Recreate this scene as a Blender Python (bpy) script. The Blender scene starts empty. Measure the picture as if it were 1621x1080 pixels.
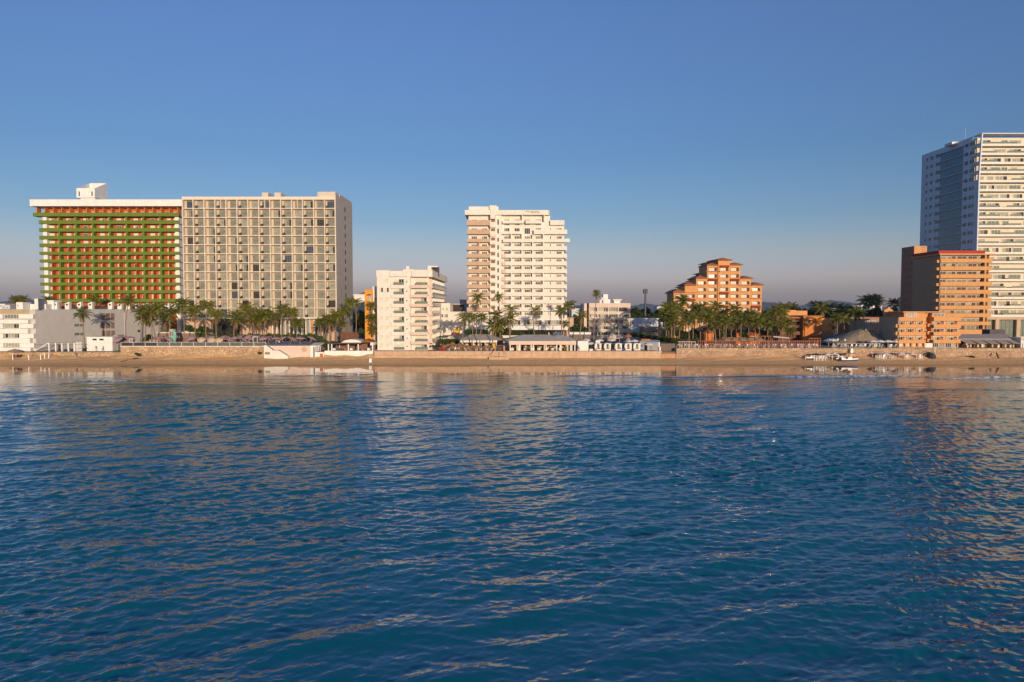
import bpy, math, random
import numpy as np
from mathutils import Vector

random.seed(7)
R = math.radians
sc = bpy.context.scene
col = sc.collection

# ------------------------------------------------------------------ camera, sky, sun, exposure
FPX, CAMH, PITCH = 1150.0, 17.0, math.atan(54 / 1150.0)
cam_d = bpy.data.cameras.new('camera')
cam = bpy.data.objects.new('camera', cam_d)
col.objects.link(cam)
cam.location = (0, 0, CAMH)
cam.rotation_euler = (math.pi / 2 - PITCH, 0, 0)
cam_d.sensor_width = 36
cam_d.lens = FPX / 1621 * 36
cam_d.clip_start, cam_d.clip_end = 0.5, 40000
sc.camera = cam

SUN_EL, SUN_AZ = R(6.0), R(17)            # behind the camera, 17 degrees to its right
w = bpy.data.worlds.new('World')
sc.world = w
w.use_nodes = True
nt = w.node_tree
sky = nt.nodes.new('ShaderNodeTexSky')
sky.sky_type = 'NISHITA'
sky.sun_disc = False
sky.sun_elevation = SUN_EL
sky.sun_rotation = math.pi - SUN_AZ
sky.altitude = 0
sky.air_density = 1.0
sky.dust_density = 0.6
sky.ozone_density = 3.0
# evening air: the sky opposite the low sun turns mauve towards the horizon
wt = nt.nodes.new('ShaderNodeTexCoord')
wx_ = nt.nodes.new('ShaderNodeSeparateXYZ')
nt.links.new(wt.outputs['Generated'], wx_.inputs[0])
wr = nt.nodes.new('ShaderNodeValToRGB')
ST = [(0.0, (.78, .70, 1.42)), (.018, (.86, .78, 1.42)), (.040, (1.14, .90, 1.36)), (.075, (1.10, .87, 1.07)),
      (.117, (.83, .79, .97)), (.20, (.73, .76, .95)), (.36, (.94, .88, 1.12)), (.48, (.74, 1.0, 1.16)), (.72, (.60, 1.05, 1.20))]
while len(wr.color_ramp.elements) < len(ST): wr.color_ramp.elements.new(.5)
for e, (p_, c_) in zip(wr.color_ramp.elements, ST):
    e.position = p_; e.color = (c_[0] / 2, c_[1] / 2, c_[2] / 2, 1)
nt.links.new(wx_.outputs['Z'], wr.inputs[0])
wm = nt.nodes.new('ShaderNodeVectorMath'); wm.operation = 'MULTIPLY'
nt.links.new(sky.outputs[0], wm.inputs[0]); nt.links.new(wr.outputs[0], wm.inputs[1])
ws = nt.nodes.new('ShaderNodeVectorMath'); ws.operation = 'SCALE'; ws.inputs['Scale'].default_value = 2.0   # the ramp holds half values
nt.links.new(wm.outputs[0], ws.inputs[0])
nt.links.new(ws.outputs[0], nt.nodes['Background'].inputs[0])
nt.nodes['Background'].inputs[1].default_value = 0.108
sun_d = bpy.data.lights.new('sun', 'SUN')
sun_d.energy = 2.85
sun_d.angle = R(0.5)
sun_d.color = (1.0, 0.78, 0.55)
sun = bpy.data.objects.new('sun', sun_d)
col.objects.link(sun)
sun_dir = Vector((math.sin(SUN_AZ) * math.cos(SUN_EL), -math.cos(SUN_AZ) * math.cos(SUN_EL), math.sin(SUN_EL)))
sun.rotation_euler = sun_dir.to_track_quat('Z', 'Y').to_euler()
sun.location = (0, -60, 120)
sc.view_settings.view_transform = 'Standard'
sc.view_settings.look = 'None'
sc.view_settings.gamma = 1
sc.view_settings.use_curve_mapping = False
sc.view_settings.exposure = 0.58

# ------------------------------------------------------------------ measuring: photo pixel + distance -> metres
def _d(py):
    v = (540 - py) / FPX
    return v, math.cos(PITCH) + v * math.sin(PITCH)
def X(px, Y, py=486.0):
    v, dy = _d(py)
    return (px - 810.5) / FPX * Y / dy
def Z(py, Y):
    v, dy = _d(py)
    return CAMH + Y * (v * math.cos(PITCH) - math.sin(PITCH)) / dy

# ------------------------------------------------------------------ mesh building
OFF = {}
class MB:
    def __init__(s): s.v, s.f, s.m = [], [], []
    def face(s, pts, m=0):
        n = len(s.v); s.v.extend([tuple(p) for p in pts]); s.f.append(tuple(range(n, n + len(pts)))); s.m.append(m)
    def box(s, x0, x1, y0, y1, z0, z1, m=0):
        if x0 > x1: x0, x1 = x1, x0
        if y0 > y1: y0, y1 = y1, y0
        if z0 > z1: z0, z1 = z1, z0
        n = len(s.v)
        s.v += [(x0,y0,z0),(x1,y0,z0),(x1,y1,z0),(x0,y1,z0),(x0,y0,z1),(x1,y0,z1),(x1,y1,z1),(x0,y1,z1)]
        for q in ((0,3,2,1),(4,5,6,7),(0,1,5,4),(1,2,6,5),(2,3,7,6),(3,0,4,7)):
            s.f.append(tuple(n + i for i in q)); s.m.append(m)
        return s
    def prism(s, poly, z0, z1, m=0):            # poly: list of (x,y), counter-clockwise seen from above
        n, k = len(s.v), len(poly)
        s.v += [(x, y, z0) for x, y in poly] + [(x, y, z1) for x, y in poly]
        s.f.append(tuple(n + i for i in reversed(range(k)))); s.m.append(m)
        s.f.append(tuple(n + k + i for i in range(k))); s.m.append(m)
        for i in range(k):
            j = (i + 1) % k
            s.f.append((n + i, n + j, n + k + j, n + k + i)); s.m.append(m)
        return s
    def prismx(s, poly, x0, x1, m=0):           # poly: list of (y,z)
        n, k = len(s.v), len(poly)
        s.v += [(x0, y, z) for y, z in poly] + [(x1, y, z) for y, z in poly]
        s.f.append(tuple(n + i for i in range(k))); s.m.append(m)
        s.f.append(tuple(n + k + i for i in reversed(range(k)))); s.m.append(m)
        for i in range(k):
            j = (i + 1) % k
            s.f.append((n + j, n + i, n + k + i, n + k + j)); s.m.append(m)
        return s
    def prismy(s, poly, y0, y1, m=0):           # poly: list of (x,z)
        n, k = len(s.v), len(poly)
        s.v += [(x, y0, z) for x, z in poly] + [(x, y1, z) for x, z in poly]
        s.f.append(tuple(n + i for i in range(k))); s.m.append(m)
        s.f.append(tuple(n + k + i for i in reversed(range(k)))); s.m.append(m)
        for i in range(k):
            j = (i + 1) % k
            s.f.append((n + j, n + i, n + k + i, n + k + j)); s.m.append(m)
        return s
    def tube(s, pts, rad, n=6, m=0, cap=True):
        pts = [Vector(p) for p in pts]
        if not hasattr(rad, '__len__'): rad = [rad] * len(pts)
        base = len(s.v)
        for i, p in enumerate(pts):
            a = pts[max(i - 1, 0)]; b = pts[min(i + 1, len(pts) - 1)]
            d = (b - a).normalized()
            u = d.cross(Vector((0, 1, 0)) if abs(d.y) < .9 else Vector((1, 0, 0))).normalized(); v = d.cross(u)
            for k in range(n):
                t = 2 * math.pi * k / n
                s.v.append(tuple(p + (u * math.cos(t) + v * math.sin(t)) * rad[i]))
        for i in range(len(pts) - 1):
            for k in range(n):
                a = base + i * n + k; b = base + i * n + (k + 1) % n
                s.f.append((a, b, b + n, a + n)); s.m.append(m)
        if cap:
            s.f.append(tuple(base + k for k in reversed(range(n)))); s.m.append(m)
            e = base + (len(pts) - 1) * n
            s.f.append(tuple(e + k for k in range(n))); s.m.append(m)
        return s
    def lathe(s, prof, c=(0, 0, 0), n=12, m=0):
        base = len(s.v)
        for r, z in prof:
            for k in range(n):
                t = 2 * math.pi * k / n
                s.v.append((c[0] + r * math.cos(t), c[1] + r * math.sin(t), c[2] + z))
        for i in range(len(prof) - 1):
            for k in range(n):
                a = base + i * n + k; b = base + i * n + (k + 1) % n
                s.f.append((a, b, b + n, a + n)); s.m.append(m)
        return s
    def hip(s, x0, x1, y0, y1, z0, z1, th=.2, m=0, ridge=None):     # hipped roof with an eave board
        ins = min(x1 - x0, y1 - y0) / 2 * .98 if ridge is None else ridge
        n = len(s.v)
        a, b, c, d = x0 + ins, x1 - ins, y0 + ins, y1 - ins
        if a > b: a = b = (x0 + x1) / 2
        if c > d: c = d = (y0 + y1) / 2
        s.v += [(x0,y0,z0),(x1,y0,z0),(x1,y1,z0),(x0,y1,z0),(x0,y0,z0+th),(x1,y0,z0+th),(x1,y1,z0+th),(x0,y1,z0+th),
                (a,c,z1),(b,c,z1),(b,d,z1),(a,d,z1)]
        for q in ((0,3,2,1),(0,1,5,4),(1,2,6,5),(2,3,7,6),(3,0,4,7),(4,5,9,8),(5,6,10,9),(6,7,11,10),(7,4,8,11),(8,9,10,11)):
            s.f.append(tuple(n + i for i in q)); s.m.append(m)
        return s
    def add(s, o, off=(0, 0, 0)):
        n = len(s.v)
        s.v += [(x + off[0], y + off[1], z + off[2]) for x, y, z in o.v]
        s.f += [tuple(n + i for i in q) for q in o.f]; s.m += o.m
        return s
    def mesh(s, name, mats, off=(0, 0, 0), smooth=False):
        me = bpy.data.meshes.new(name)
        me.from_pydata([(x - off[0], y - off[1], z - off[2]) for x, y, z in s.v], [], s.f)
        for m in (mats if isinstance(mats, (list, tuple)) else [mats]): me.materials.append(m)
        me.polygons.foreach_set('material_index', s.m)
        if smooth: me.polygons.foreach_set('use_smooth', [True] * len(s.f))
        me.update()
        return me
    def build(s, name, mats, parent=None, origin=None, smooth=False):
        off = (0, 0, 0)
        if parent is not None: off = OFF.get(parent.name, (0, 0, 0))
        elif origin is not None: off = origin
        o = bpy.data.objects.new(name, s.mesh(name, mats, off, smooth))
        col.objects.link(o)
        if parent is not None:
            o.parent = parent; OFF[o.name] = off
        elif origin is not None: o.location = origin
        return o

def tag(o, label=None, cat=None, group=None, kind=None):
    if label: o['label'] = label
    if cat: o['category'] = cat
    if group: o['group'] = group
    if kind: o['kind'] = kind
    return o
def thing(name, label, cat, loc=(0, 0, 0), group=None, local=False):
    o = bpy.data.objects.new(name, None)
    o.empty_display_size = .5
    col.objects.link(o)
    o.location = loc
    tag(o, label, cat, group)
    OFF[o.name] = (0, 0, 0) if local else tuple(loc)
    return o
def place(name, me, parent, loc):               # one part of a thing: shared mesh at a spot in world metres
    o = bpy.data.objects.new(name, me)
    col.objects.link(o)
    off = OFF.get(parent.name, (0, 0, 0))
    o.parent = parent
    o.location = (loc[0] - off[0], loc[1] - off[1], loc[2] - off[2])
    return o
def copy_tree(o, parent=None):
    c = o.copy(); col.objects.link(c)
    if parent is not None: c.parent = parent
    for ch in list(o.children): copy_tree(ch, c)
    return c
ORD = 'zeroth first second third fourth fifth sixth seventh eighth ninth tenth eleventh twelfth thirteenth fourteenth fifteenth sixteenth seventeenth eighteenth nineteenth twentieth'.split()
TENS = {2: 'twenty', 3: 'thirty', 4: 'forty', 5: 'fifty', 6: 'sixty', 7: 'seventy'}
def ordw(n):
    if n <= 20: return ORD[n]
    if n % 10 == 0: return TENS[n // 10][:-1] + 'ieth'
    return TENS[n // 10] + '-' + ORD[n % 10]

# ------------------------------------------------------------------ materials
MC = {}
def M(name, rgb, rough=.7, var=.08, scale=.6, spec=.3, streak=0.0, bump=0.0, bscale=8, metal=0.0):
    if name in MC: return MC[name]
    m = bpy.data.materials.new(name); m.use_nodes = True
    n, l = m.node_tree.nodes, m.node_tree.links
    p = n['Principled BSDF']
    p.inputs['Roughness'].default_value = rough
    p.inputs['Specular IOR Level'].default_value = spec
    p.inputs['Metallic'].default_value = metal
    tc = n.new('ShaderNodeTexCoord')
    no = n.new('ShaderNodeTexNoise'); no.inputs['Scale'].default_value = scale; no.inputs['Detail'].default_value = 6
    l.new(tc.outputs['Object'], no.inputs['Vector'])
    ra = n.new('ShaderNodeMapRange'); ra.inputs[1].default_value = .25; ra.inputs[2].default_value = .75
    ra.inputs[3].default_value = 1 - var; ra.inputs[4].default_value = 1 + var
    l.new(no.outputs['Fac'], ra.inputs[0])
    val = ra.outputs[0]
    if streak:
        mp = n.new('ShaderNodeMapping'); mp.inputs['Scale'].default_value = (1.3, 1.3, .12)
        l.new(tc.outputs['Object'], mp.inputs['Vector'])
        n2 = n.new('ShaderNodeTexNoise'); n2.inputs['Scale'].default_value = 1.6; n2.inputs['Detail'].default_value = 8
        l.new(mp.outputs[0], n2.inputs['Vector'])
        r2 = n.new('ShaderNodeMapRange'); r2.inputs[1].default_value = .35; r2.inputs[2].default_value = .7
        r2.inputs[3].default_value = 1; r2.inputs[4].default_value = 1 - streak
        l.new(n2.outputs['Fac'], r2.inputs[0])
        mu = n.new('ShaderNodeMath'); mu.operation = 'MULTIPLY'
        l.new(val, mu.inputs[0]); l.new(r2.outputs[0], mu.inputs[1]); val = mu.outputs[0]
    vm = n.new('ShaderNodeVectorMath'); vm.operation = 'SCALE'
    vm.inputs[0].default_value = rgb
    l.new(val, vm.inputs['Scale'])
    l.new(vm.outputs[0], p.inputs['Base Color'])
    if bump:
        nb = n.new('ShaderNodeTexNoise'); nb.inputs['Scale'].default_value = bscale; nb.inputs['Detail'].default_value = 5
        l.new(tc.outputs['Object'], nb.inputs['Vector'])
        b = n.new('ShaderNodeBump'); b.inputs['Strength'].default_value = bump; b.inputs['Distance'].default_value = .1
        l.new(nb.outputs['Fac'], b.inputs['Height']); l.new(b.outputs[0], p.inputs['Normal'])
    MC[name] = m
    return m

white = M('white_paint', (.78, .76, .72), streak=.10)
cream = M('cream_paint', (.75, .70, .62), streak=.10)
condo_c = M('condo_cream', (.75, .69, .61), streak=.12)
beige = M('beige_render', (.60, .53, .44), streak=.06)
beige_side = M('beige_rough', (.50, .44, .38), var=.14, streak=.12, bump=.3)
grey_wall = M('grey_wall_paint', (.54, .52, .50), streak=.10, var=.06)
pink = M('rose_paint', (.66, .52, .43), streak=.08)
tan = M('tan_paint', (.52, .36, .25), streak=.10)
green = M('green_paint', (.135, .185, .022), streak=.10)
orange_red = M('orange_red_paint', (.44, .10, .024), var=.10)
orange = M('orange_paint', (.66, .30, .10), streak=.10)
orange_deep = M('orange_deep_paint', (.60, .21, .045), streak=.12)
orange_tower_p = M('orange_tower_paint', (.60, .31, .115), streak=.10)
terracotta = M('terracotta_paint', (.62, .305, .115), streak=.10)
brick_brown = M('brown_brick', (.34, .18, .12), var=.14, bump=.3)
tower_side = M('side_shade_brown', (.40, .27, .17), var=.10, streak=.15)  # flank shade put into this browner copy of the tower colour
rooftile = M('red_roof_tile', (.40, .145, .06), var=.3, scale=2.5, bump=.5, bscale=5)
redroof = M('red_roof_paint', (.36, .035, .02), var=.12)
awning_red = M('red_awning', (.36, .06, .02), var=.12)
frame_w = M('white_frame', (.72, .70, .66), rough=.4, spec=.5, var=.03)
frame_d = M('dark_frame', (.05, .045, .04), rough=.4, spec=.5, var=.03)
def G(name, rgb, rough=.06, var=.25): return M(name, rgb, rough=rough, var=var, scale=1.2, spec=.6)
gl_curt = G('glass_light_curtain', (.34, .33, .26), .12)
gl_grey = G('glass_grey_curtain', (.20, .20, .16), .1)
gl_dark = G('glass_dark', (.03, .03, .028))
gl_blue = G('glass_blue', (.05, .07, .10), .04)
gl_green = G('glass_green', (.16, .20, .16), .08)
gl_rail = G('railing_glass', (.12, .13, .11), .06)
gl_rail_dark = G('railing_glass_dark', (.05, .045, .045), .08)
mast_m = M('dark_blue_steel', (.06, .075, .085), rough=.5)
steel = M('grey_steel', (.30, .30, .31), rough=.45, spec=.5, metal=.4)
dark = M('dark_void', (.02, .018, .016), var=.1)
thatch = M('palm_thatch', (.36, .27, .185), var=.35, scale=3, bump=.9, bscale=6)
thatch_red = M('thatch_warm', (.30, .17, .085), var=.35, scale=4, bump=.9, bscale=6)
grey_roof = M('grey_membrane', (.42, .37, .34), var=.08)
mauve = M('mauve_canvas', (.40, .25, .27), var=.08)
buff_canvas = M('buff_canvas', (.55, .42, .28), var=.08)
white_canvas = M('white_canvas', (.74, .70, .68), var=.05)
wood = M('brown_wood', (.17, .075, .035), var=.25)
red_wood = M('red_painted_wood', (.36, .12, .05), var=.2)
plastic_w = M('white_plastic', (.75, .74, .72), rough=.4, var=.03, spec=.5)
turq = M('turquoise_paint', (.22, .48, .42), var=.15)
red = M('red_paint', (.55, .02, .02), var=.08)
yellow = M('yellow_paint', (.72, .42, .03), var=.12)
blue = M('blue_paint', (.03, .06, .25), var=.1)
blue_fab = M('blue_fabric', (.06, .07, .16), var=.15)
black = M('black_fabric', (.03, .03, .035), var=.2)
wall_conc = M('sea_wall_concrete', (.55, .375, .24), streak=.22, var=.14, bump=.3)
trunk_m = M('palm_trunk_bark', (.24, .165, .115), var=.3, scale=4, bump=.5)
bark = M('tree_bark', (.12, .085, .06), var=.3, scale=4)

def leaf(name, a, b, trans=.25):
    m = bpy.data.materials.new(name); m.use_nodes = True
    n, l = m.node_tree.nodes, m.node_tree.links
    p = n['Principled BSDF']; p.inputs['Roughness'].default_value = .55; p.inputs['Specular IOR Level'].default_value = .3
    g = n.new('ShaderNodeNewGeometry')
    oi = n.new('ShaderNodeObjectInfo')
    ad = n.new('ShaderNodeMath'); ad.operation = 'MULTIPLY_ADD'; ad.inputs[1].default_value = .65
    sb = n.new('ShaderNodeMath'); sb.operation = 'MULTIPLY'; sb.inputs[1].default_value = .35
    l.new(oi.outputs['Random'], sb.inputs[0])
    l.new(g.outputs['Random Per Island'], ad.inputs[0]); l.new(sb.outputs[0], ad.inputs[2])
    mx = n.new('ShaderNodeMix'); mx.data_type = 'RGBA'
    mx.inputs['A'].default_value = (*a, 1); mx.inputs['B'].default_value = (*b, 1)
    l.new(ad.outputs[0], mx.inputs['Factor'])
    l.new(mx.outputs['Result'], p.inputs['Base Color'])
    t = n.new('ShaderNodeBsdfTranslucent'); l.new(mx.outputs['Result'], t.inputs['Color'])
    ms = n.new('ShaderNodeMixShader'); ms.inputs[0].default_value = trans
    l.new(p.outputs[0], ms.inputs[1]); l.new(t.outputs[0], ms.inputs[2])
    l.new(ms.outputs[0], n['Material Output'].inputs['Surface'])
    return m
palm_leaf = leaf('palm_leaf', (.075, .11, .018), (.36, .335, .06), .38)
palm_dry = leaf('palm_dry_leaf', (.16, .10, .04), (.24, .15, .06))
tree_leaf = leaf('tree_leaf', (.026, .048, .012), (.085, .10, .022))
hedge_leaf = leaf('hedge_leaf', (.03, .06, .012), (.11, .14, .028))

def stone_mat(name, c1, c2, mortar, scale, rw=.5, rh=.25):
    m = bpy.data.materials.new(name); m.use_nodes = True
    n, l = m.node_tree.nodes, m.node_tree.links
    p = n['Principled BSDF']; p.inputs['Roughness'].default_value = .9; p.inputs['Specular IOR Level'].default_value = .15
    tc = n.new('ShaderNodeTexCoord')
    v = n.new('ShaderNodeTexVoronoi'); v.inputs['Scale'].default_value = scale
    mp = n.new('ShaderNodeMapping'); mp.inputs['Scale'].default_value = (1, 1, 1.5)
    l.new(tc.outputs['Object'], mp.inputs[0]); l.new(mp.outputs[0], v.inputs['Vector'])
    v2 = n.new('ShaderNodeTexVoronoi'); v2.feature = 'DISTANCE_TO_EDGE'; v2.inputs['Scale'].default_value = scale
    l.new(mp.outputs[0], v2.inputs['Vector'])
    mx = n.new('ShaderNodeMix'); mx.data_type = 'RGBA'
    mx.inputs['A'].default_value = (*c1, 1); mx.inputs['B'].default_value = (*c2, 1)
    sp = n.new('ShaderNodeSeparateColor'); l.new(v.outputs['Color'], sp.inputs[0]); l.new(sp.outputs[0], mx.inputs['Factor'])
    no = n.new('ShaderNodeTexNoise'); no.inputs['Scale'].default_value = .35; no.inputs['Detail'].default_value = 5
    l.new(tc.outputs['Object'], no.inputs['Vector'])
    ra = n.new('ShaderNodeMapRange'); ra.inputs[1].default_value = .02; ra.inputs[2].default_value = .09
    l.new(v2.outputs['Distance'], ra.inputs[0])
    m2 = n.new('ShaderNodeMix'); m2.data_type = 'RGBA'; m2.inputs['A'].default_value = (*mortar, 1)
    l.new(mx.outputs['Result'], m2.inputs['B']); l.new(ra.outputs[0], m2.inputs['Factor'])
    r2 = n.new('ShaderNodeMapRange'); r2.inputs[1].default_value = .3; r2.inputs[2].default_value = .7; r2.inputs[3].default_value = .75; r2.inputs[4].default_value = 1.15
    l.new(no.outputs['Fac'], r2.inputs[0])
    vm = n.new('ShaderNodeVectorMath'); vm.operation = 'SCALE'
    l.new(m2.outputs['Result'], vm.inputs[0]); l.new(r2.outputs[0], vm.inputs['Scale'])
    l.new(vm.outputs[0], p.inputs['Base Color'])
    b = n.new('ShaderNodeBump'); b.inputs['Strength'].default_value = .8; b.inputs['Distance'].default_value = .12
    l.new(ra.outputs[0], b.inputs['Height']); l.new(b.outputs[0], p.inputs['Normal'])
    return m
rubble = stone_mat('rubble_masonry', (.42, .28, .18), (.60, .42, .30), (.30, .20, .14), 1.7)
block = stone_mat('block_masonry', (.46, .32, .20), (.56, .40, .25), (.36, .25, .16), .9)

# ------------------------------------------------------------------ windows: a frame round recessed panes
WC = {}
def win(w, h, n=2, style='curt', depth=.16, frame=None, fr=.09):
    """window as MB: origin at bottom left of its outer face, panes set back"""
    k = (round(w, 2), round(h, 2), n, style, frame.name if frame else '', fr)
    if k in WC: return WC[k]
    b = MB()
    b.box(0, w, -.06, depth, 0, fr); b.box(0, w, -.06, depth, h - fr, h)
    b.box(0, fr, -.055, depth, fr, h - fr); b.box(w - fr, w, -.055, depth, fr, h - fr)
    iw = (w - 2 * fr) / n
    for i in range(n):
        x0, x1 = fr + i * iw, fr + (i + 1) * iw
        if i: b.box(x0 - fr / 2.6, x0 + fr / 2.6, -.05, depth, fr, h - fr)
        mi = {'curt': 1, 'grey': 2, 'dark': 3, 'blue': 4}.get(style, 1)
        if style == 'half': mi = 1 if i < n / 2 else 3
        if style == 'mix': mi = (1, 3, 2, 1)[(i * 7 + n) % 4]
        b.face([(x0, depth * .12, fr), (x1, depth * .12, fr), (x1, depth * .12, h - fr), (x0, depth * .12, h - fr)], mi)
    WC[k] = b
    return b
WMATS = {}
ME, KEEP = {}, []
def wmesh(b, frame, glass):
    k = (id(b), frame.name, glass[0].name)
    KEEP.append(b)
    if k not in ME: ME[k] = b.mesh('window', [frame] + list(glass))
    return ME[k]
STD_GLASS = [gl_curt, gl_grey, gl_dark, gl_blue]
def windows(root, lst, frame=frame_w, glass=STD_GLASS, name='window', cap=100):
    """lst of (MB, x, y, z). The first hundred stand alone, the rest become one part."""
    for b, x, y, z in lst[:cap]: place(name, wmesh(b, frame, glass), root, (x, y, z))
    if len(lst) > cap:
        r = MB()
        for b, x, y, z in lst[cap:]: r.add(b, (x, y, z))
        o = r.build(name, [frame] + list(glass), root); o['kind'] = 'stuff'
def parts(root, lst, name, mats, cap=100):
    """lst of (key, MB built at its own origin, x, y, z)"""
    for b, x, y, z in lst[:cap]:
        k = (id(b), name); KEEP.append(b)
        if k not in ME: ME[k] = b.mesh(name, mats)
        place(name, ME[k], root, (x, y, z))
    if len(lst) > cap:
        r = MB()
        for b, x, y, z in lst[cap:]: r.add(b, (x, y, z))
        o = r.build(name, mats, root); o['kind'] = 'stuff'

# ------------------------------------------------------------------ the setting: sea, beach, land, hills
SHORE, WALLY = 212.0, 223.0
def smooth(a, b, x):
    t = np.clip((x - a) / (b - a), 0, 1); return t * t * (3 - 2 * t)
def grid_mesh(name, P, nr, nc, mat, smooth_shade=True):
    me = bpy.data.meshes.new(name)
    i = np.arange(nr * nc).reshape(nr, nc)
    q = np.stack([i[:-1, :-1], i[:-1, 1:], i[1:, 1:], i[1:, :-1]], -1).reshape(-1, 4)
    me.vertices.add(nr * nc); me.vertices.foreach_set('co', P.reshape(-1).astype(np.float32))
    me.loops.add(q.size); me.loops.foreach_set('vertex_index', q.reshape(-1).astype(np.int32))
    me.polygons.add(len(q)); me.polygons.foreach_set('loop_start', np.arange(0, q.size, 4, dtype=np.int32))
    me.polygons.foreach_set('use_smooth', np.ones(len(q), bool))
    me.materials.append(mat); me.update(calc_edges=True)
    o = bpy.data.objects.new(name, me); col.objects.link(o)
    return o

def water_mat():
    m = bpy.data.materials.new('sea_water'); m.use_nodes = True
    n, l = m.node_tree.nodes, m.node_tree.links
    p = n['Principled BSDF']
    p.inputs['IOR'].default_value = 1.85
    p.inputs['Roughness'].default_value = .03
    p.inputs['Specular Tint'].default_value = (.66, .94, 1.0, 1)
    g = n.new('ShaderNodeNewGeometry')
    sx = n.new('ShaderNodeSeparateXYZ'); l.new(g.outputs['Position'], sx.inputs[0])
    no = n.new('ShaderNodeTexNoise'); no.inputs['Scale'].default_value = .035; no.inputs['Detail'].default_value = 4
    l.new(g.outputs['Position'], no.inputs['Vector'])
    a = n.new('ShaderNodeMath'); a.operation = 'MULTIPLY_ADD'; a.inputs[1].default_value = 26; l.new(no.outputs['Fac'], a.inputs[0]); l.new(sx.outputs['Y'], a.inputs[2])
    sh = n.new('ShaderNodeMapRange'); sh.interpolation_type = 'SMOOTHSTEP'
    sh.inputs[1].default_value = 186; sh.inputs[2].default_value = 216; l.new(a.outputs[0], sh.inputs[0])
    n3 = n.new('ShaderNodeTexNoise'); n3.inputs['Scale'].default_value = .02; n3.inputs['Detail'].default_value = 3
    l.new(g.outputs['Position'], n3.inputs['Vector'])
    deep = n.new('ShaderNodeMix'); deep.data_type = 'RGBA'
    deep.inputs['A'].default_value = (.0005, .084, .140, 1); deep.inputs['B'].default_value = (.0005, .112, .150, 1)
    l.new(n3.outputs['Fac'], deep.inputs['Factor'])
    mx = n.new('ShaderNodeMix'); mx.data_type = 'RGBA'
    l.new(deep.outputs['Result'], mx.inputs['A']); mx.inputs['B'].default_value = (.20, .125, .08, 1)
    l.new(sh.outputs[0], mx.inputs['Factor'])
    # broken foam on the last small breakers
    fn = n.new('ShaderNodeTexNoise'); fn.inputs['Scale'].default_value = .9; fn.inputs['Detail'].default_value = 6; l.new(g.outputs['Position'], fn.inputs['Vector'])
    fa = n.new('ShaderNodeAttribute'); fa.attribute_name = 'foam'
    s4 = n.new('ShaderNodeMapRange'); s4.inputs[1].default_value = .36; s4.inputs[2].default_value = .56; l.new(fn.outputs['Fac'], s4.inputs[0])
    fo = n.new('ShaderNodeMath'); fo.operation = 'MULTIPLY'; fo.use_clamp = True; l.new(fa.outputs['Fac'], fo.inputs[0]); l.new(s4.outputs[0], fo.inputs[1])
    m3 = n.new('ShaderNodeMix'); m3.data_type = 'RGBA'; l.new(mx.outputs['Result'], m3.inputs['A']); m3.inputs['B'].default_value = (.75, .76, .78, 1)
    l.new(fo.outputs[0], m3.inputs['Factor'])
    l.new(m3.outputs['Result'], p.inputs['Base Color'])
    rr = n.new('ShaderNodeMath'); rr.operation = 'MULTIPLY_ADD'; rr.inputs[1].default_value = .6; rr.inputs[2].default_value = .012
    l.new(fo.outputs[0], rr.inputs[0]); l.new(rr.outputs[0], p.inputs['Roughness'])
    # ripples finer than the mesh
    mp = n.new('ShaderNodeMapping'); mp.inputs['Scale'].default_value = (.55, 1, 1); mp.inputs['Rotation'].default_value = (0, 0, R(12))
    l.new(g.outputs['Position'], mp.inputs[0])
    h1 = n.new('ShaderNodeTexNoise'); h1.inputs['Scale'].default_value = 2.4; h1.inputs['Detail'].default_value = 4; h1.inputs['Roughness'].default_value = .6
    l.new(mp.outputs[0], h1.inputs['Vector'])
    h2 = n.new('ShaderNodeTexNoise'); h2.inputs['Scale'].default_value = .55; h2.inputs['Detail'].default_value = 3
    l.new(mp.outputs[0], h2.inputs['Vector'])
    ha = n.new('ShaderNodeMath'); ha.operation = 'MULTIPLY_ADD'; ha.inputs[1].default_value = .5
    l.new(h2.outputs['Fac'], ha.inputs[0]); l.new(h1.outputs['Fac'], ha.inputs[2])
    fade = n.new('ShaderNodeMapRange'); fade.interpolation_type = 'SMOOTHSTEP'
    fade.inputs[1].default_value = 150; fade.inputs[2].default_value = 194; fade.inputs[3].default_value = 1; fade.inputs[4].default_value = .045
    l.new(sx.outputs['Y'], fade.inputs[0])
    b = n.new('ShaderNodeBump'); b.inputs['Distance'].default_value = .10
    st = n.new('ShaderNodeMath'); st.operation = 'MULTIPLY'; l.new(fade.outputs[0], st.inputs[0])
    near = n.new('ShaderNodeMapRange'); near.inputs[1].default_value = 40; near.inputs[2].default_value = 110; near.inputs[3].default_value = .10; near.inputs[4].default_value = .42
    l.new(sx.outputs['Y'], near.inputs[0]); l.new(near.outputs[0], st.inputs[1])
    l.new(st.outputs[0], b.inputs['Strength'])
    l.new(ha.outputs[0], b.inputs['Height']); l.new(b.outputs[0], p.inputs['Normal'])
    return m

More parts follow.
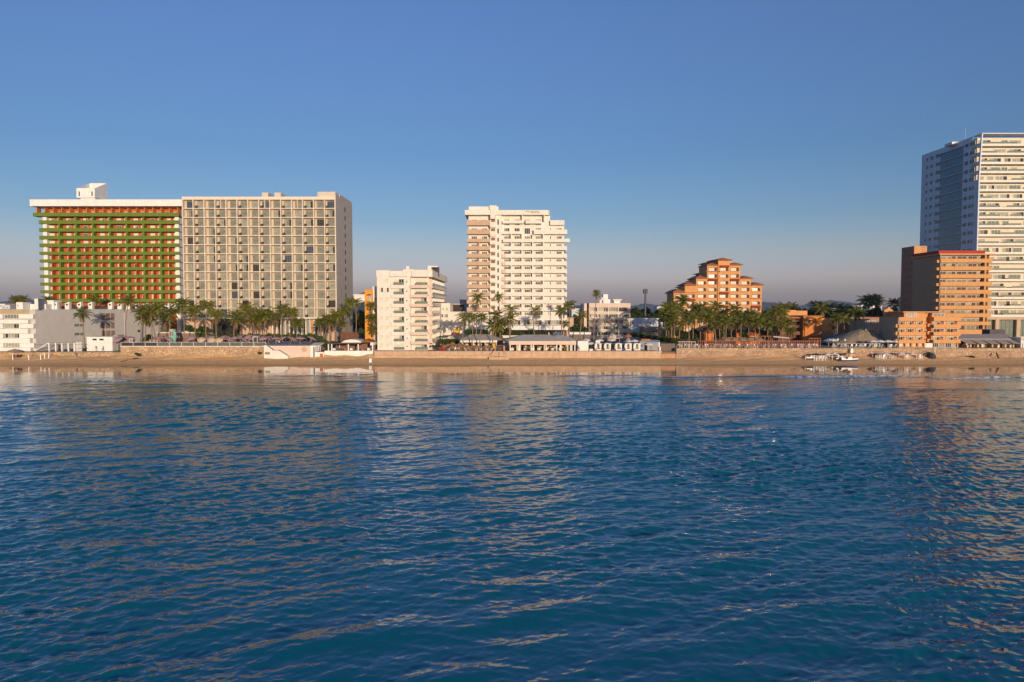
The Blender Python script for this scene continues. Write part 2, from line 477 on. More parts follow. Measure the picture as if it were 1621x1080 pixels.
def build_sea():
    rng = np.random.default_rng(11)
    ny, nx = 1050, 1200
    ys = 27 * (SHORE + 3 - 0) ** 0
    ys = 27 * np.power((SHORE + 3) / 27.0, np.linspace(0, 1, ny))
    ys = np.concatenate([[-4000, -1200, -400, -150, -60, -20, 5, 18], ys])
    u = np.linspace(-1, 1, nx)
    rows = []
    xs = np.zeros((len(ys), nx + 8)); 
    for i, y in enumerate(ys):
        half = .76 * max(y, 27) + 14
        xs[i, 4:-4] = u * half
        xs[i, :4] = np.array([-5000, -1500, -600, -half - 60]); xs[i, -4:] = np.array([half + 60, 600, 1500, 5000])
    Yg = np.repeat(ys[:, None], nx + 8, 1)
    Xg = xs.copy()
    dy = np.gradient(ys); dx = 2 * (.76 * np.maximum(ys, 27) + 14) / nx
    sp = np.maximum(dy, dx)[:, None]
    amp = 1 - .72 * smooth(120, 176, Yg); amp *= 1 - .97 * smooth(174, 193, Yg)
    amp = amp * smooth(10, 24, Yg)
    amp[:, :4] = 0; amp[:, -4:] = 0
    patch = np.zeros_like(Xg)
    for _ in range(9):
        k = 2 * np.pi / rng.uniform(28, 80); t = rng.uniform(0, 2 * np.pi)
        patch += np.sin(k * (np.cos(t) * Xg * .6 + np.sin(t) * Yg) + rng.uniform(0, 6.28))
    patch = np.clip(.92 + patch / 3 * .36, .4, 1.5)
    zz = np.zeros_like(Xg); dX = np.zeros_like(Xg); dY = np.zeros_like(Xg)
    N = 130
    lam = np.exp(np.linspace(math.log(.24), math.log(9.5), N))
    for L in lam:
        t = R(90) + R(14) + rng.normal(0, R(42) if L < 2 else R(26))
        k = 2 * np.pi / L
        slope = .0290 * (1.0 if L < .45 else 1.22 if L < 1.7 else .85 if L < 3.0 else .55 if L < 5.5 else .34)
        a = slope / k
        f = amp * np.clip((L / sp - 2.4) / 2.6, 0, 1)
        if L < 3: f = f * patch
        ph = k * (np.cos(t) * Xg + np.sin(t) * Yg) + rng.uniform(0, 6.28)
        zz += a * f * np.sin(ph)
        c = a * f * np.cos(ph) * .9
        dX += c * np.cos(t); dY += c * np.sin(t)
    # low long swells running in, and the few small breakers that carry foam
    for _ in range(34):
        x0, y0, ln = rng.uniform(-150, 150), rng.uniform(95, 182), rng.uniform(9, 34)
        yc = y0 + 1.2 * np.sin(Xg / ln * 2.2 + rng.uniform(0, 6)) + .5 * np.sin(Xg / ln * 6 + rng.uniform(0, 6))
        d = Yg - yc
        zz += rng.uniform(.10, .20) * np.exp(-(d / np.where(d < 0, .75, 1.8)) ** 2) * np.exp(-((Xg - x0) / ln) ** 2) * (np.abs(Xg) < 400)
    foam = np.zeros_like(Xg)
    for x0, x1, y0, h, sl in ((-103, -84, 166.0, .30, .02), (-152, -128, 160.5, .16, 0), (62, 104, 175.0, .24, .05), (96, 138, 172.0, .22, .03), (28, 52, 171, .14, 0), (-60, -40, 178, .12, 0)):
        yc = y0 + sl * (Xg - x0) + .8 * np.sin(Xg * .23) + .35 * np.sin(Xg * .71); d = Yg - yc
        m = smooth(x0, x0 + 6, Xg) * (1 - smooth(x1 - 6, x1, Xg))
        zz += h * m * np.exp(-(d / np.where(d < 0, .6, 1.5)) ** 2)
        foam = np.maximum(foam, m * np.exp(-((d + .15) / .85) ** 2) * (1.2 if h > .2 else .7))
    P = np.stack([Xg + dX, Yg + dY, zz], -1)
    o = grid_mesh('sea', P, len(ys), nx + 8, water_mat())
    at = o.data.attributes.new('foam', 'FLOAT', 'POINT'); at.data.foreach_set('value', foam.reshape(-1).astype(np.float32))
    tag(o, 'deep teal sea with small waves mirroring the sunlit hotels', 'sea', kind='structure')
build_sea()

def sand_mat():
    m = bpy.data.materials.new('beach_sand'); m.use_nodes = True
    n, l = m.node_tree.nodes, m.node_tree.links
    p = n['Principled BSDF']
    g = n.new('ShaderNodeNewGeometry'); sx = n.new('ShaderNodeSeparateXYZ'); l.new(g.outputs['Position'], sx.inputs[0])
    mp = n.new('ShaderNodeMapping'); mp.inputs['Scale'].default_value = (.06, .5, 1); l.new(g.outputs['Position'], mp.inputs[0])
    no = n.new('ShaderNodeTexNoise'); no.inputs['Scale'].default_value = 1; no.inputs['Detail'].default_value = 6; l.new(mp.outputs[0], no.inputs['Vector'])
    a = n.new('ShaderNodeMath'); a.operation = 'MULTIPLY_ADD'; a.inputs[1].default_value = 3.5; l.new(no.outputs['Fac'], a.inputs[0]); l.new(sx.outputs['Y'], a.inputs[2])
    wet = n.new('ShaderNodeMapRange'); wet.interpolation_type = 'SMOOTHSTEP'
    wet.inputs[1].default_value = 214.0; wet.inputs[2].default_value = 217.4; l.new(a.outputs[0], wet.inputs[0])
    n2 = n.new('ShaderNodeTexNoise'); n2.inputs['Scale'].default_value = 1.1; n2.inputs['Detail'].default_value = 8; l.new(g.outputs['Position'], n2.inputs['Vector'])
    dry = n.new('ShaderNodeMix'); dry.data_type = 'RGBA'
    dry.inputs['A'].default_value = (.72, .405, .18, 1); dry.inputs['B'].default_value = (.86, .55, .28, 1)
    rr = n.new('ShaderNodeMapRange'); rr.inputs[1].default_value = .32; rr.inputs[2].default_value = .68; l.new(n2.outputs['Fac'], rr.inputs[0])
    l.new(rr.outputs[0], dry.inputs['Factor'])
    mx = n.new('ShaderNodeMix'); mx.data_type = 'RGBA'
    mx.inputs['A'].default_value = (.66, .35, .15, 1); l.new(dry.outputs['Result'], mx.inputs['B']); l.new(wet.outputs[0], mx.inputs['Factor'])
    l.new(mx.outputs['Result'], p.inputs['Base Color'])
    ro = n.new('ShaderNodeMapRange'); ro.inputs[3].default_value = .55; ro.inputs[4].default_value = .95; l.new(wet.outputs[0], ro.inputs[0]); l.new(ro.outputs[0], p.inputs['Roughness'])
    p.inputs['Specular IOR Level'].default_value = .2
    b = n.new('ShaderNodeBump'); b.inputs['Strength'].default_value = .6; b.inputs['Distance'].default_value = .25
    bm = n.new('ShaderNodeMath'); bm.operation = 'MULTIPLY'; l.new(n2.outputs['Fac'], bm.inputs[0]); l.new(wet.outputs[0], bm.inputs[1])
    l.new(bm.outputs[0], b.inputs['Height']); l.new(b.outputs[0], p.inputs['Normal'])
    return m
def build_beach():
    rng = np.random.default_rng(3)
    ys = np.concatenate([np.linspace(196, 210, 8), np.linspace(210.6, 226, 46)])
    xs = np.concatenate([[-5000, -1500, -500], np.linspace(-230, 230, 461), [500, 1500, 5000]])
    Xg, Yg = np.meshgrid(xs, ys)
    sh = SHORE + 1.1 * np.sin(Xg * .021 + 1) + .7 * np.sin(Xg * .057) + .35 * np.sin(Xg * .13 + 2)
    t = (Yg - sh) / (WALLY - SHORE)
    z = np.where(t < 0, t * .9, 1.40 * np.clip(t, 0, 1.2) ** .9)
    bank = np.clip((t - .55) / .5, 0, 1) ** 1.5 * (.55 + .35 * np.sin(Xg * .11) + .25 * np.sin(Xg * .31 + 1) + .15 * np.sin(Xg * .83))
    bank = np.clip(bank, 0, 1.2) * np.where(Xg < -42, 1.0, np.where(Xg > 50, .9, .12))
    z = z + bank
    z = z + np.clip(t, 0, 1) * (.05 * np.sin(Xg * .9 + Yg) + .06 * np.sin(Xg * .37 - 1.7 * Yg) + .03 * rng.normal(size=Xg.shape))
    o = grid_mesh('beach', np.stack([Xg, Yg, z], -1), len(ys), len(xs), sand_mat())
    tag(o, 'narrow strip of tan sand, damp and dark along the water', 'beach', kind='structure')
build_beach()

ground_m = M('town_ground', (.16, .13, .10), rough=.95, var=.3, scale=.05)
paving = M('terrace_paving', (.40, .32, .26), rough=.9, var=.12)
g = MB(); g.box(-6000, 6000, WALLY + .6, 9000, -1, 3.25)
tag(g.build('ground', ground_m), 'flat town ground behind the sea walls', 'ground', kind='structure')
ZL, ZC, ZR = Z(548, WALLY), Z(556, WALLY), Z(551.5, WALLY)       # heights of the three terraces
def deck(px0, px1, z, d0, d1, label):
    b = MB(); x0, x1 = X(px0, WALLY), X(px1, WALLY); b.box(x0, x1, WALLY + d0, WALLY + d1, 2.9, z - .02)
    tag(b.build('terrace', paving), label, 'terrace', kind='structure')
deck(189, 497, ZL, .5, 50, 'paved pool terrace in front of the green and beige hotels')
deck(592, 1049, ZC, .5, 22, 'paved terrace behind the long plain sea wall')
deck(1071, 1850, ZR, .5, 60, 'paved terrace behind the rubble sea wall')

def hills():
    m = M('distant_hill', (.035, .05, .065), var=.3, scale=.002, rough=1)
    rng = random.Random(5)
    def ridge(px0, px1, Y, prof, label):
        b = MB(); n = 40; depth = 900
        rows = []
        for j in range(5):
            f = (0, .45, .8, 1, .3)[j]; row = []
            for i in range(n + 1):
                t = i / n; px = px0 + (px1 - px0) * t
                k = t * (len(prof) - 1); a = int(min(k, len(prof) - 2)); q = k - a; q = q * q * (3 - 2 * q)
                py = prof[a] * (1 - q) + prof[a + 1] * q
                z = (Z(py, Y) - 3) * f + 3 + math.sin(i * 2.1 + j * 1.3) * 5 * f
                row.append((X(px, Y), Y + depth * j / 4, z if f > 0 else 2.0))
            rows.append(row)
        for j in range(4):
            for i in range(n): b.face([rows[j][i], rows[j][i + 1], rows[j + 1][i + 1], rows[j + 1][i]])
        o = b.build('hills', m, smooth=True)
        tag(o, label, 'hills', kind='structure')
    ridge(1195, 1460, 6500, [489, 483, 477, 481, 484, 476.5, 474.5, 479, 485, 489], 'low blue hills on the horizon between the orange hotels')
    ridge(1000, 1120, 7200, [488, 484, 480, 483, 481, 486, 489], 'faint hills behind the telecom mast')
    ridge(-90, 60, 5200, [478, 474, 474.5, 476, 483, 489], 'dark blue headland at the left edge')
    ridge(560, 720, 7600, [489, 485, 483, 485, 489], 'faint hill between the condo and the tall central tower')
hills()

# ------------------------------------------------------------------ the hotels
def green_hotel():
    Y = 283; x = lambda px, py=410: X(px, Y, py); z = lambda py: Z(py, Y)
    xl, xr = x(68), x(283)
    t = thing('hotel', 'wide hotel with lime green balcony bands and orange rooms under a white roof slab', 'hotel', ((xl + xr) / 2, Y, 3.25))
    b = MB(); zt = z(328)
    b.box(xl, xr, Y + 2.603, Y + 17, 3.0, zt, 0)
    b.box(xl + 1.2, xr - 1.2, Y + 2.5, Y + 2.6, 3.1, zt - .1, 1)
    b.box(xl, xl + 1.5, Y + .5, Y + 2.6, 3.0, z(341), 0); b.box(xr - 1.5, xr, Y + .5, Y + 2.6, 3.0, z(341), 0)
    b.build('wall', [white, orange_red], t)
    b = MB(); b.box(X(47, Y - 2.2, 320), X(287.5, Y - 2.2, 320), Y - 2.2, Y + 19, z(327.6), z(317.2)); b.build('roof_slab', white, t)
    # lift tower: a box with an open, raised back
    e = MB(); ex0, ex1 = X(121, Y + 5, 305), X(150, Y + 5, 305); ya, yb = Y + 5, Y + 14
    e.box(ex0 + 1, ex1 - .5, ya + 1, yb, z(318), Z(313, ya))
    za, zb, zc = Z(313, ya), Z(298, ya), Z(290.5, yb)
    e.box(ex0, ex1, ya, ya + .4, za, zb); e.prismx([(ya + .4, za), (yb, za), (yb, zc), (ya + .4, zb)], ex1 - .4, ex1)
    e.prismx([(ya + .4, za), (yb, za), (yb, zc), (ya + .4, zb)], ex0, ex0 + .4)
    e.box(ex0 + .4, ex1 - .4, yb - .4, yb - .003, za, zc); e.box(ex0 + .4, ex1 - .4, ya + .4, yb - .4, za, za + .3)
    tw = e.build('lift_tower', white, t)
    for q in (.12, .82):
        s = MB(); sx = ex0 + (ex1 - ex0) * q; s.box(sx, sx + .45, ya - .04, ya + .1, za + .6, za + 2.4); s.build('vent', dark, tw)
    # balcony bands
    bands = [(337.4, 343, 0)] + [(349.8 + 12.2 * i, 354.6 + 12.2 * i, 1 if i < 4 else 0) for i in range(10)] + [(473.3, 478.6, 0)]
    pz = []
    for k, (p0, p1, rail) in enumerate(bands):
        b = MB(); z1, z0 = z(p0), z(p1)
        y0 = Y - .9 if k == 0 else Y
        a0, a1 = (x(56.5), x(286.5)) if k == 0 else (x(63 - (62 - 61) * k * .1), x(284.5))
        if rail:
            b.box(a0, a1, y0, y0 + .2, z0, z0 + .42)
            b.box(a0, a1, y0, y0 + .16, z1 - .1, z1 + .22); b.box(a0 + .1, a1 - .1, y0 + .05, y0 + .09, z0 + .42, z1 - .1, 1)
        else: b.box(a0, a1, y0, y0 + .2, z0, z1)
        b.box(a0, a1, y0 + .2, Y + 2.5, z0, z0 + .18)
        b.build('balcony', [green, green], t); pz.append((z0, z1))
    zb0 = pz[-1][0]
    edges = [x(68 + 26.7 * i) for i in range(9)]
    edges[-1] = x(279)
    for i in range(1, 8):
        b = MB(); b.box(edges[i] - .55, edges[i] + .15, Y + .204, Y + 2.5, zb0 + .2, pz[0][0]); b.build('partition', green, t)
    for i in range(8):
        m_ = (edges[i] + edges[i + 1]) / 2
        b = MB()
        for k in range(5, 12): b.box(m_ - .12, m_ + .12, Y + .206, Y + 2.5, pz[k][0] + .19, pz[k - 1][0] - .002)
        b.build('room_divider', orange_red, t)
    lst = []; rnd = random.Random(2)
    for k in range(11, 0, -1):
        h = pz[k - 1][0] - pz[k][0] - .62
        for i in range(8):
            a, c = edges[i] + .2, edges[i + 1] - .5; m_ = (edges[i] + edges[i + 1]) / 2
            for lo, hi in ((a + 1.3, m_ + .0), (m_ + 1.2, c + .2)):
                lst.append((win(hi - lo, h, 3 if k < 5 else 2, rnd.choice(['curt'] * 6 + ['half', 'mix', 'mix', 'dark'])), lo, Y + 2.40, pz[k][0] + .19))
    rnd.shuffle(lst); windows(t, lst, frame_w, [M('bright_curtain', (.62, .58, .46), rough=.35, var=.2, scale=1.5), gl_curt, gl_dark, gl_blue])
    n = 17; l2 = []
    for i in range(n + 1):
        xx = x(60.5) + (x(283) - x(60.5)) * i / n
        MB().box(xx - .12, xx + .12, Y - .1, Y + 2.5, pz[0][0] + .19, zt - .03).build('top_partition', orange_deep, t)
        if i < n: l2.append((win(2.0, 2.0, 2, rnd.choice(['curt', 'half', 'dark', 'grey'])), xx + .6, Y + 2.40, pz[0][0] + .2))
    for q in l2: place('top_window', wmesh(q[0], frame_w, STD_GLASS), t, q[1:])
green_hotel()

def beige_hotel():
    Y = 255; x = lambda px, py=400: X(px, Y, py); z = lambda py: Z(py, Y)
    xl, xr = x(289.5), x(531.5)
    t = thing('hotel', 'broad beige hotel with a square grid of recessed balconies and a blank side wall', 'hotel', ((xl + xr) / 2, Y, 3.25))
    cols = [xl + (xr - xl) * i / 14 for i in range(15)]
    rows = [z(316.2 + 14.35 * i) for i in range(14)]
    rows[13] = z(503.5)
    zt = z(311.5)
    D = 26
    b = MB()
    b.box(xl, xr, Y + 1.7, Y + D, rows[13] - .4, zt - .02, 0)
    b.box(xr, xr + .2, Y + .0, Y + D, 3.0, z(308), 1)
    b.build('wall', [M('beige_recess_render', (.52, .435, .33), streak=.05), beige_side], t)
    b = MB()
    for i in range(15):
        a = cols[i]; lo, hi = (a, a + .27) if i == 0 else (a - .27, a - .002) if i == 14 else (a - .13, a + .13)
        b.box(lo, hi, Y, Y + 1.69, rows[13], rows[0] - .003)
    b.box(xl, xr, Y + .0, Y + 1.697, rows[0], zt)
    for r in range(1, 14):
        for i in range(14): b.box(cols[i] + (.27 if i == 0 else .13) + .001, cols[i + 1] - (.27 if i == 13 else .13) - .001, Y + .02, Y + 1.69, rows[r] - .0, rows[r] + .26)
    for i in (3, 7, 10): b.box(cols[i] + 1.9, cols[i] + 2.1, Y + .03, Y + 1.69, rows[1] + .3, rows[0] - .004)
    b.build('balcony_grid', M('beige_grid_paint', (.72, .63, .51), streak=.05), t)
    lst = []; rnd = random.Random(9); rl = []; ac = []
    acb = MB(); acb.box(0, .9, 0, .5, 0, .75); acb.box(.1, .45, -.1, .1, .1, .5); acb.box(.5, .8, -.05, .3, .7, 1.0)
    rb = MB(); rb.box(0, 3.4, 0, .03, .08, 1.0)
    for r in range(13):
        for i in range(14):
            h = rows[r] - rows[r + 1] - .3 - .34
            off = .30 + 1.5 * abs((cols[i] + cols[i + 1]) / 2) / Y * 1.0 + (.12 if i % 2 == 0 else 0)
            st = rnd.choice(['grey'] * 9 + ['curt'] * 3 + ['half', 'mix', 'blue', 'dark'])
            if r > 8 and rnd.random() < .4: st = 'curt'
            wdt = cols[i + 1] - .16 - (cols[i] + off) - .25
            lst.append((win(wdt, h, 3, st, fr=.07), cols[i] + off, Y + 1.56, rows[r + 1] + .30))
            if i % 2 == 1: ac.append((acb, cols[i] + .22, Y + .9, rows[r + 1] + .30))
    rnd.shuffle(lst); windows(t, lst, M('bronze_frame', (.10, .085, .06), rough=.4, spec=.5), [M('curtain_glass_beige', (.30, .295, .24), rough=.1, spec=.6, var=.3, scale=1.2), M('curtain_glass_olive', (.205, .205, .165), rough=.1, spec=.6, var=.3, scale=1.2), gl_dark, gl_blue])
    parts(t, ac, 'balcony_unit', [black])
    rl = [(MB().box(0, 3.35, 0, .025, 0, .85), cols[i] + .24, Y + .10, rows[r + 1] + .35) for r in range(13) for i in range(14)]
    # slits of the side wall
    for r in range(12):
        s = MB(); s.box(xr + .17, xr + .24, Y + 13.2, Y + 14.4, rows[r + 1] + .6, rows[r + 1] + 2.3); s.build('slit_window', dark, t)
    # roof boxes and penthouse
    for p0, p1 in ((414.5, 424.5), (434.5, 444.5)):
        b = MB(); b.box(X(p0, Y + 3, 308), X(p1, Y + 3, 308), Y + 3, Y + 9, zt - .1, z(302.8)); b.build('roof_box', beige, t)
    b = MB(); b.box(X(502.5, Y + .3, 308), xr - .003, Y + .3, Y + 16, zt + .003, z(303.5)); b.box(xr - .002, xr + .21, Y + 6, Y + D - 1, z(308) + .002, z(303.5) - .002, 1)
    b.build('penthouse', [beige, beige_side], t)
    b = MB(); b.tube([(X(439, Y + 6, 300), Y + 6, zt), (X(439, Y + 6, 300), Y + 6, z(290))], .07); b.build('antenna', steel, t)
    # ground floor: salmon wall, dark lobby glass, tall white fins
    zg, z5 = rows[13] - .4, 4.6
    b = MB(); b.box(xl, x(330), Y + .6, Y + D, 3.0, zg - .003); b.box(x(372), xr, Y + 3.2, Y + D, 3.0, zg - .003); b.box(x(330), x(372), Y + 6, Y + D, 3, zg - .003)
    b.build('ground_floor_wall', M('salmon_paint', (.58, .40, .27), streak=.1), t)
    b = MB(); b.box(xl, xr, Y - .6, Y + 3.19, zg + .003, zg + .38); b.build('canopy_slab', beige, t)
    for i in range(6):
        a0 = x(330) + (x(372) - x(330)) * i / 6; a1 = x(330) + (x(372) - x(330)) * (i + 1) / 6
        place('lobby_window', wmesh(win(a1 - a0, 6.4, 1, 'dark'), frame_d, STD_GLASS), t, (a0, Y + 2.5, zg - 6.6))
    for i in range(13):
        a0 = x(428) + (x(514) - x(428)) * i / 13; a1 = x(428) + (x(514) - x(428)) * (i + 1) / 13
        f = MB(); f.box(a0 - .16, a0 + .16, Y + 1.2, Y + 2.6, 3.3, zg - .003); f.build('fin', white, t)
        if i in (0, 9, 11):
            q = MB(); q.box(a0 + .2, a1 - .2, Y + 2.7, Y + 3.1, 3.3, zg - .005); q.build('orange_panel', orange, t)
        else: place('tall_window', wmesh(win(a1 - a0 - .4, zg - 5.2, 2, ('grey', 'dark', 'half')[i % 3]), frame_d, STD_GLASS), t, (a0 + .2, Y + 2.8, 5))
beige_hotel()

def cream_condo():
    Y = 228; x = lambda px, py=490: X(px, Y, py); z = lambda py: Z(py, Y)
    xl, xr = x(597), x(678); D = 52
    t = thing('apartment_block', 'cream eight storey apartment block with balconies along its receding right side', 'apartment block', ((xl + xr) / 2, Y, 3.25))
    zt, zb = z(428.5), ZC - .1
    b = MB(); b.box(xl, x(650), Y, Y + D, zb, zt - 1.2); b.box(x(650) + .002, xr, Y + 1.6, Y + D, zb, zt - 1.2)
    b.build('wall', condo_c, t)
    p = MB(); p.box(xl - .12, x(618), Y - .15, Y + D, z(438), z(428)); p.box(x(618) + .002, x(645), Y - .75, Y + D, z(438), z(429.3)); p.box(x(645) + .002, x(653), Y - .3, Y + D, z(438), z(429))
    p.box(x(653) + .002, xr + .0, Y - .9, Y + D, z(438.5), z(427.5)); p.box(xr + .002, xr + 1.3, Y + .5, Y + D + .5, z(438.5), z(427.5))
    p.build('parapet', condo_c, t)
    pit = 14.85; rnd = random.Random(4); lst = []
    grail = MB()
    for r in range(8):
        pf = 438 + 14 * 1.0 + pit * r          # floor line in the photo
        zf = z(pf) if r < 7 else ZC + .05
        # small windows
        for a, c in ((600.2, 607), (609.4, 616.2)):
            if r == 0 and a < 605: continue
            lst.append((win(x(c) - x(a), 1.55, 2, rnd.choice(['curt', 'curt', 'curt', 'half'])), x(a), Y - .08, zf + .75))
        s = MB(); s.box(x(644) - .15, x(644) + .15, Y - .02, Y + .1, zf + .9, zf + 1.3); s.build('slit_window', dark, t)
        # front balcony with its recess
        lst.append((win(x(640) - x(623.8), 2.0, 4, rnd.choice(['mix', 'half', 'curt'])), x(623.8), Y - .09, zf + .02))
        bl = MB(); bl.box(x(619.5), x(642), Y - .72, Y - .001, zf - .95, zf); bl.box(x(619.5), x(642), Y - .72, Y - .6, zf, zf + .12)
        bo = bl.build('balcony', condo_c, t)
        rr = MB(); rr.box(x(624), x(640.5), Y - .70, Y - .67, zf + .12, zf + .95); rr.build('glass_rail', gl_green, bo)
        # right bay: rose parapet
        lst.append((win(x(675) - x(656.5), 2.15, 4, rnd.choice(['curt', 'half', 'mix'])), x(656.5), Y + 1.5, zf + .02))
        bl = MB(); bl.box(x(649.8), xr, Y - .75, Y - .55, zf - .85, zf + .12); bl.box(x(649.8), xr, Y - .55, Y + 1.59, zf - .3, zf)
        bl.box(x(649.8), x(650) + .1, Y - .55, Y - .003, zf - .85, zf + .12)
        bo = bl.build('balcony', pink, t)
        rr = MB(); rr.box(x(659), x(677.5), Y - .7, Y - .67, zf + .12, zf + .95); rr.build('glass_rail', gl_green, bo)
        # the side balconies, six to a floor, stepping back along the wall
        for k in range(6):
            ya = Y + 2 + k * 8.2; yb = ya + 7.9
            bl = MB(); bl.box(xr + .002, xr + 1.25, ya, yb, zf - .75, zf - .35); bl.box(xr + 1.1, xr + 1.25, ya, yb, zf - .35, zf + .12)
            bl.box(xr + .002, xr + 1.0, ya, ya + .3, zf - .35, zf + 2.1)
            bo = bl.build('side_balcony', pink if k < 1 else condo_c, t)
            rr = MB(); rr.box(xr + 1.17, xr + 1.2, ya + .1, yb - .1, zf + .12, zf + .9); rr.box(xr + .004, xr + .03, ya + 1.5, yb - 1.2, zf, zf + 2.05, 1)
            rr.build('glass_rail', [gl_green, gl_dark], bo)
    windows(t, lst, frame_w, [M('bright_curtain', (.62, .58, .46), rough=.35, var=.2, scale=1.5), gl_curt, gl_dark, gl_blue])
    # roof: stair box with a dark opening, small red roof, tank
    b = MB(); bx0, bx1 = X(677, Y + 14, 425), X(693, Y + 14, 425); b.box(bx0, bx0 + 1.2, Y + 14, Y + 20, zt - 1.1, Z(420.8, Y + 14)); b.box(bx0 + 1.2, bx1, Y + 14, Y + 20, Z(423, Y + 14), Z(421, Y + 14))
    b.box(bx0 + 1.2, bx1, Y + 18, Y + 20, zt - 1.1, Z(423, Y + 14) - .01, 1); b.build('stair_box', [condo_c, gl_dark], t)
    b = MB(); b.hip(X(668, Y + 9, 428), X(677, Y + 9, 428), Y + 9, Y + 13, Z(430, Y + 9), Z(426.5, Y + 9), m=0); b.build('small_roof', redroof, t)
    b = MB(); b.box(X(638, Y + 8, 428), X(655, Y + 8, 428), Y + 8, Y + 13, zt - 1.1, Z(426.5, Y + 8)); b.box(X(643, Y + 9, 425), X(648, Y + 9, 425), Y + 9, Y + 11, Z(426.4, Y + 9), Z(421.5, Y + 9)); b.build('roof_box', condo_c, t)
cream_condo()

def center_tower():
    Y = 275; x = lambda px, py=420: X(px, Y, py); z = lambda py: Z(py, Y)
    zx = lambda q: 310 + q / 7.2
    t = thing('apartment_tower', 'tall cream apartment tower with tan balconies on its left bay', 'apartment tower', (x(818), Y, 3.25))
    zb = z(503)
    b = MB(); zt = z(340.6)
    b.box(x(741.5), x(776), Y + 1.9, Y + 22, 3.2, zt); b.box(x(776) + .002, x(794), Y + .4, Y + 22, 3.2, zt)
    b.box(x(794) + .002, x(871), Y + 2.0, Y + 22, 3.2, zt); b.box(x(871) + .002, x(893.5), Y + 2.2, Y + 22, 3.2, z(348.5)); 
    b.build('wall', cream, t)
    # crown with its rounded right end, and the upper box
    poly = [(x(736, 336), Y - .6), (x(863, 336), Y - .6), (x(868, 336), Y - .1), (x(870.5, 336), Y + 1.2), (x(870.5, 336), Y + 14), (x(736, 336), Y + 14)]
    c = MB(); c.prism(poly, z(340.5), z(333)); cr = c.build('crown', cream, t)
    c = MB(); c.box(x(742, 330), x(789, 330), Y + .8, Y + 16, z(333) - .02, z(326.6)); c.box(x(775, 330), x(786, 330), Y - .3, Y + .79, z(333) + .002, z(325.5)); c.build('upper_box', cream, t)
    c = MB(); c.prism([(x(776.5), Y - 1.0), (x(783.5), Y - 1.0), (x(785), Y + .39), (x(775), Y + .39)], z(347), z(332)); c.build('rounded_bay', cream, t)
    # lettering on the crown
    for k, (txt, p0, p1, py) in enumerate((('RIVIERA  BEACHFRONT', 832, 854.3, 335.1), ('RESIDENCE  CLUB', 840, 854.2, 337.1))):
        cu = bpy.data.curves.new('lettering', 'FONT'); cu.body = txt; cu.size = 1; cu.extrude = .03
        o = bpy.data.objects.new('lettering', cu); col.objects.link(o)
        dg = bpy.context.evaluated_depsgraph_get(); me = bpy.data.meshes.new_from_object(o.evaluated_get(dg)); bpy.data.objects.remove(o)
        xs = [v.co.x for v in me.vertices]; wd = max(xs) - min(xs); s = (x(p1, 336) - x(p0, 336)) / wd; hz = .42
        for v in me.vertices: v.co = Vector(((v.co.x - min(xs)) * s, v.co.z, v.co.y / .72 * hz))
        me.transform(__import__('mathutils').Matrix.Rotation(0, 4, 'X'))
        me.materials.clear(); me.materials.append(frame_d)
        place('lettering', me, t, (x(p0, 336), Y - .64, z(py) - .2))
    # top three storeys
    lst = []; rnd = random.Random(12)
    def band(p0, p1, q0, q1, y0=None, m=cream, nm='balcony', left_m=None):
        y0 = Y if y0 is None else y0
        bb = MB(); bb.box(x(p0, q0), x(p1, q0), y0, y0 + .2, z(q1), z(q0)); bb.box(x(p0, q0), x(p1, q0), y0 + .2, Y + 1.9, z(q1), z(q1) + .2)
        if left_m is not None:
            bb.box(x(p0, q0) - .01, x(left_m, q0), y0 - .03, y0 + .1, z(q1) - .005, z(q0) + .005, 1)
        return bb.build(nm, [m, pink], t)
    fl = [(zx(280), zx(338)), (zx(385), zx(438)), (zx(490), zx(530))] + [(zx(575 + 87.2 * i), zx(620 + 87.2 * i)) for i in range(12)]
    for i, (q0, q1) in enumerate(fl):
        if q1 > 497: continue
        band(739, 776, q0, q1, Y - .2, tan)
        top = 340.5 if i == 0 else fl[i - 1][1]
        h = z(top) - z(q1) - .25
        for a, c in ((746, 755.2), (762.5, 771.2)):
            lst.append((win(x(c) - x(a), min(h, 2.2), 3, rnd.choice(['mix', 'half', 'curt', 'grey'])), x(a), Y + 1.75, z(q1) + .2))
        if i > 2:
            f = MB(); f.box(x(757.4), x(758.6), Y + .05, Y + 1.9, z(q1) + .21, z(top) - .003); f.build('partition', tan, t)
            # little loggias on the far left edge
            s = MB(); s.box(x(738), x(741.4), Y + 3, Y + 6, z(q1), z(q0)); s.build('side_balcony', pink, t)
        # stair core: landing opening + slot window
        qc = (q0 + q1) / 2
        s = MB(); s.box(x(777.3), x(783.8), Y + .30, Y + .42, z(q0 + 2.5), z(q0 - 2.2), 0); s.build('landing_opening', M('landing_shadow_brown', (.22, .14, .07)), t)
        s = MB(); s.box(x(775.6), x(785), Y - .5, Y + .39, z(q1 + 3), z(q0 + 3.2)); s.build('landing_parapet', cream, t)
        s = MB(); s.box(x(787.4), x(789.6), Y + .34, Y + .44, z(q1 - 1), z(q0 - 1.5)); s.build('slot_window', gl_dark, t)
    # right part
    band(795.5, 829, fl[0][0], fl[0][1] - 3.2); band(832, 856, fl[0][0], fl[0][1] - 3.0)
    band(793, 826, zx(405), zx(438)); band(845, 898, zx(385), zx(438))
    band(796, 902, zx(490), zx(530))
    for i, (q0, q1) in enumerate(fl[3:]):
        if q1 > 508: continue
        band(794.5, 897.5, q0, q1, None, cream, 'balcony', 800.5 if i > 0 else None)
        s = MB(); s.box(x(895), x(898.3), Y + 2.5, Y + 8, z(q1 + 1.5), z(q0 + 1.5)); s.build('side_balcony', cream, t)
    cols_ = [(798, 806.8), (814.5, 823), (830.5, 839.5), (848, 856.8), (864.8, 873), (881.5, 890)]
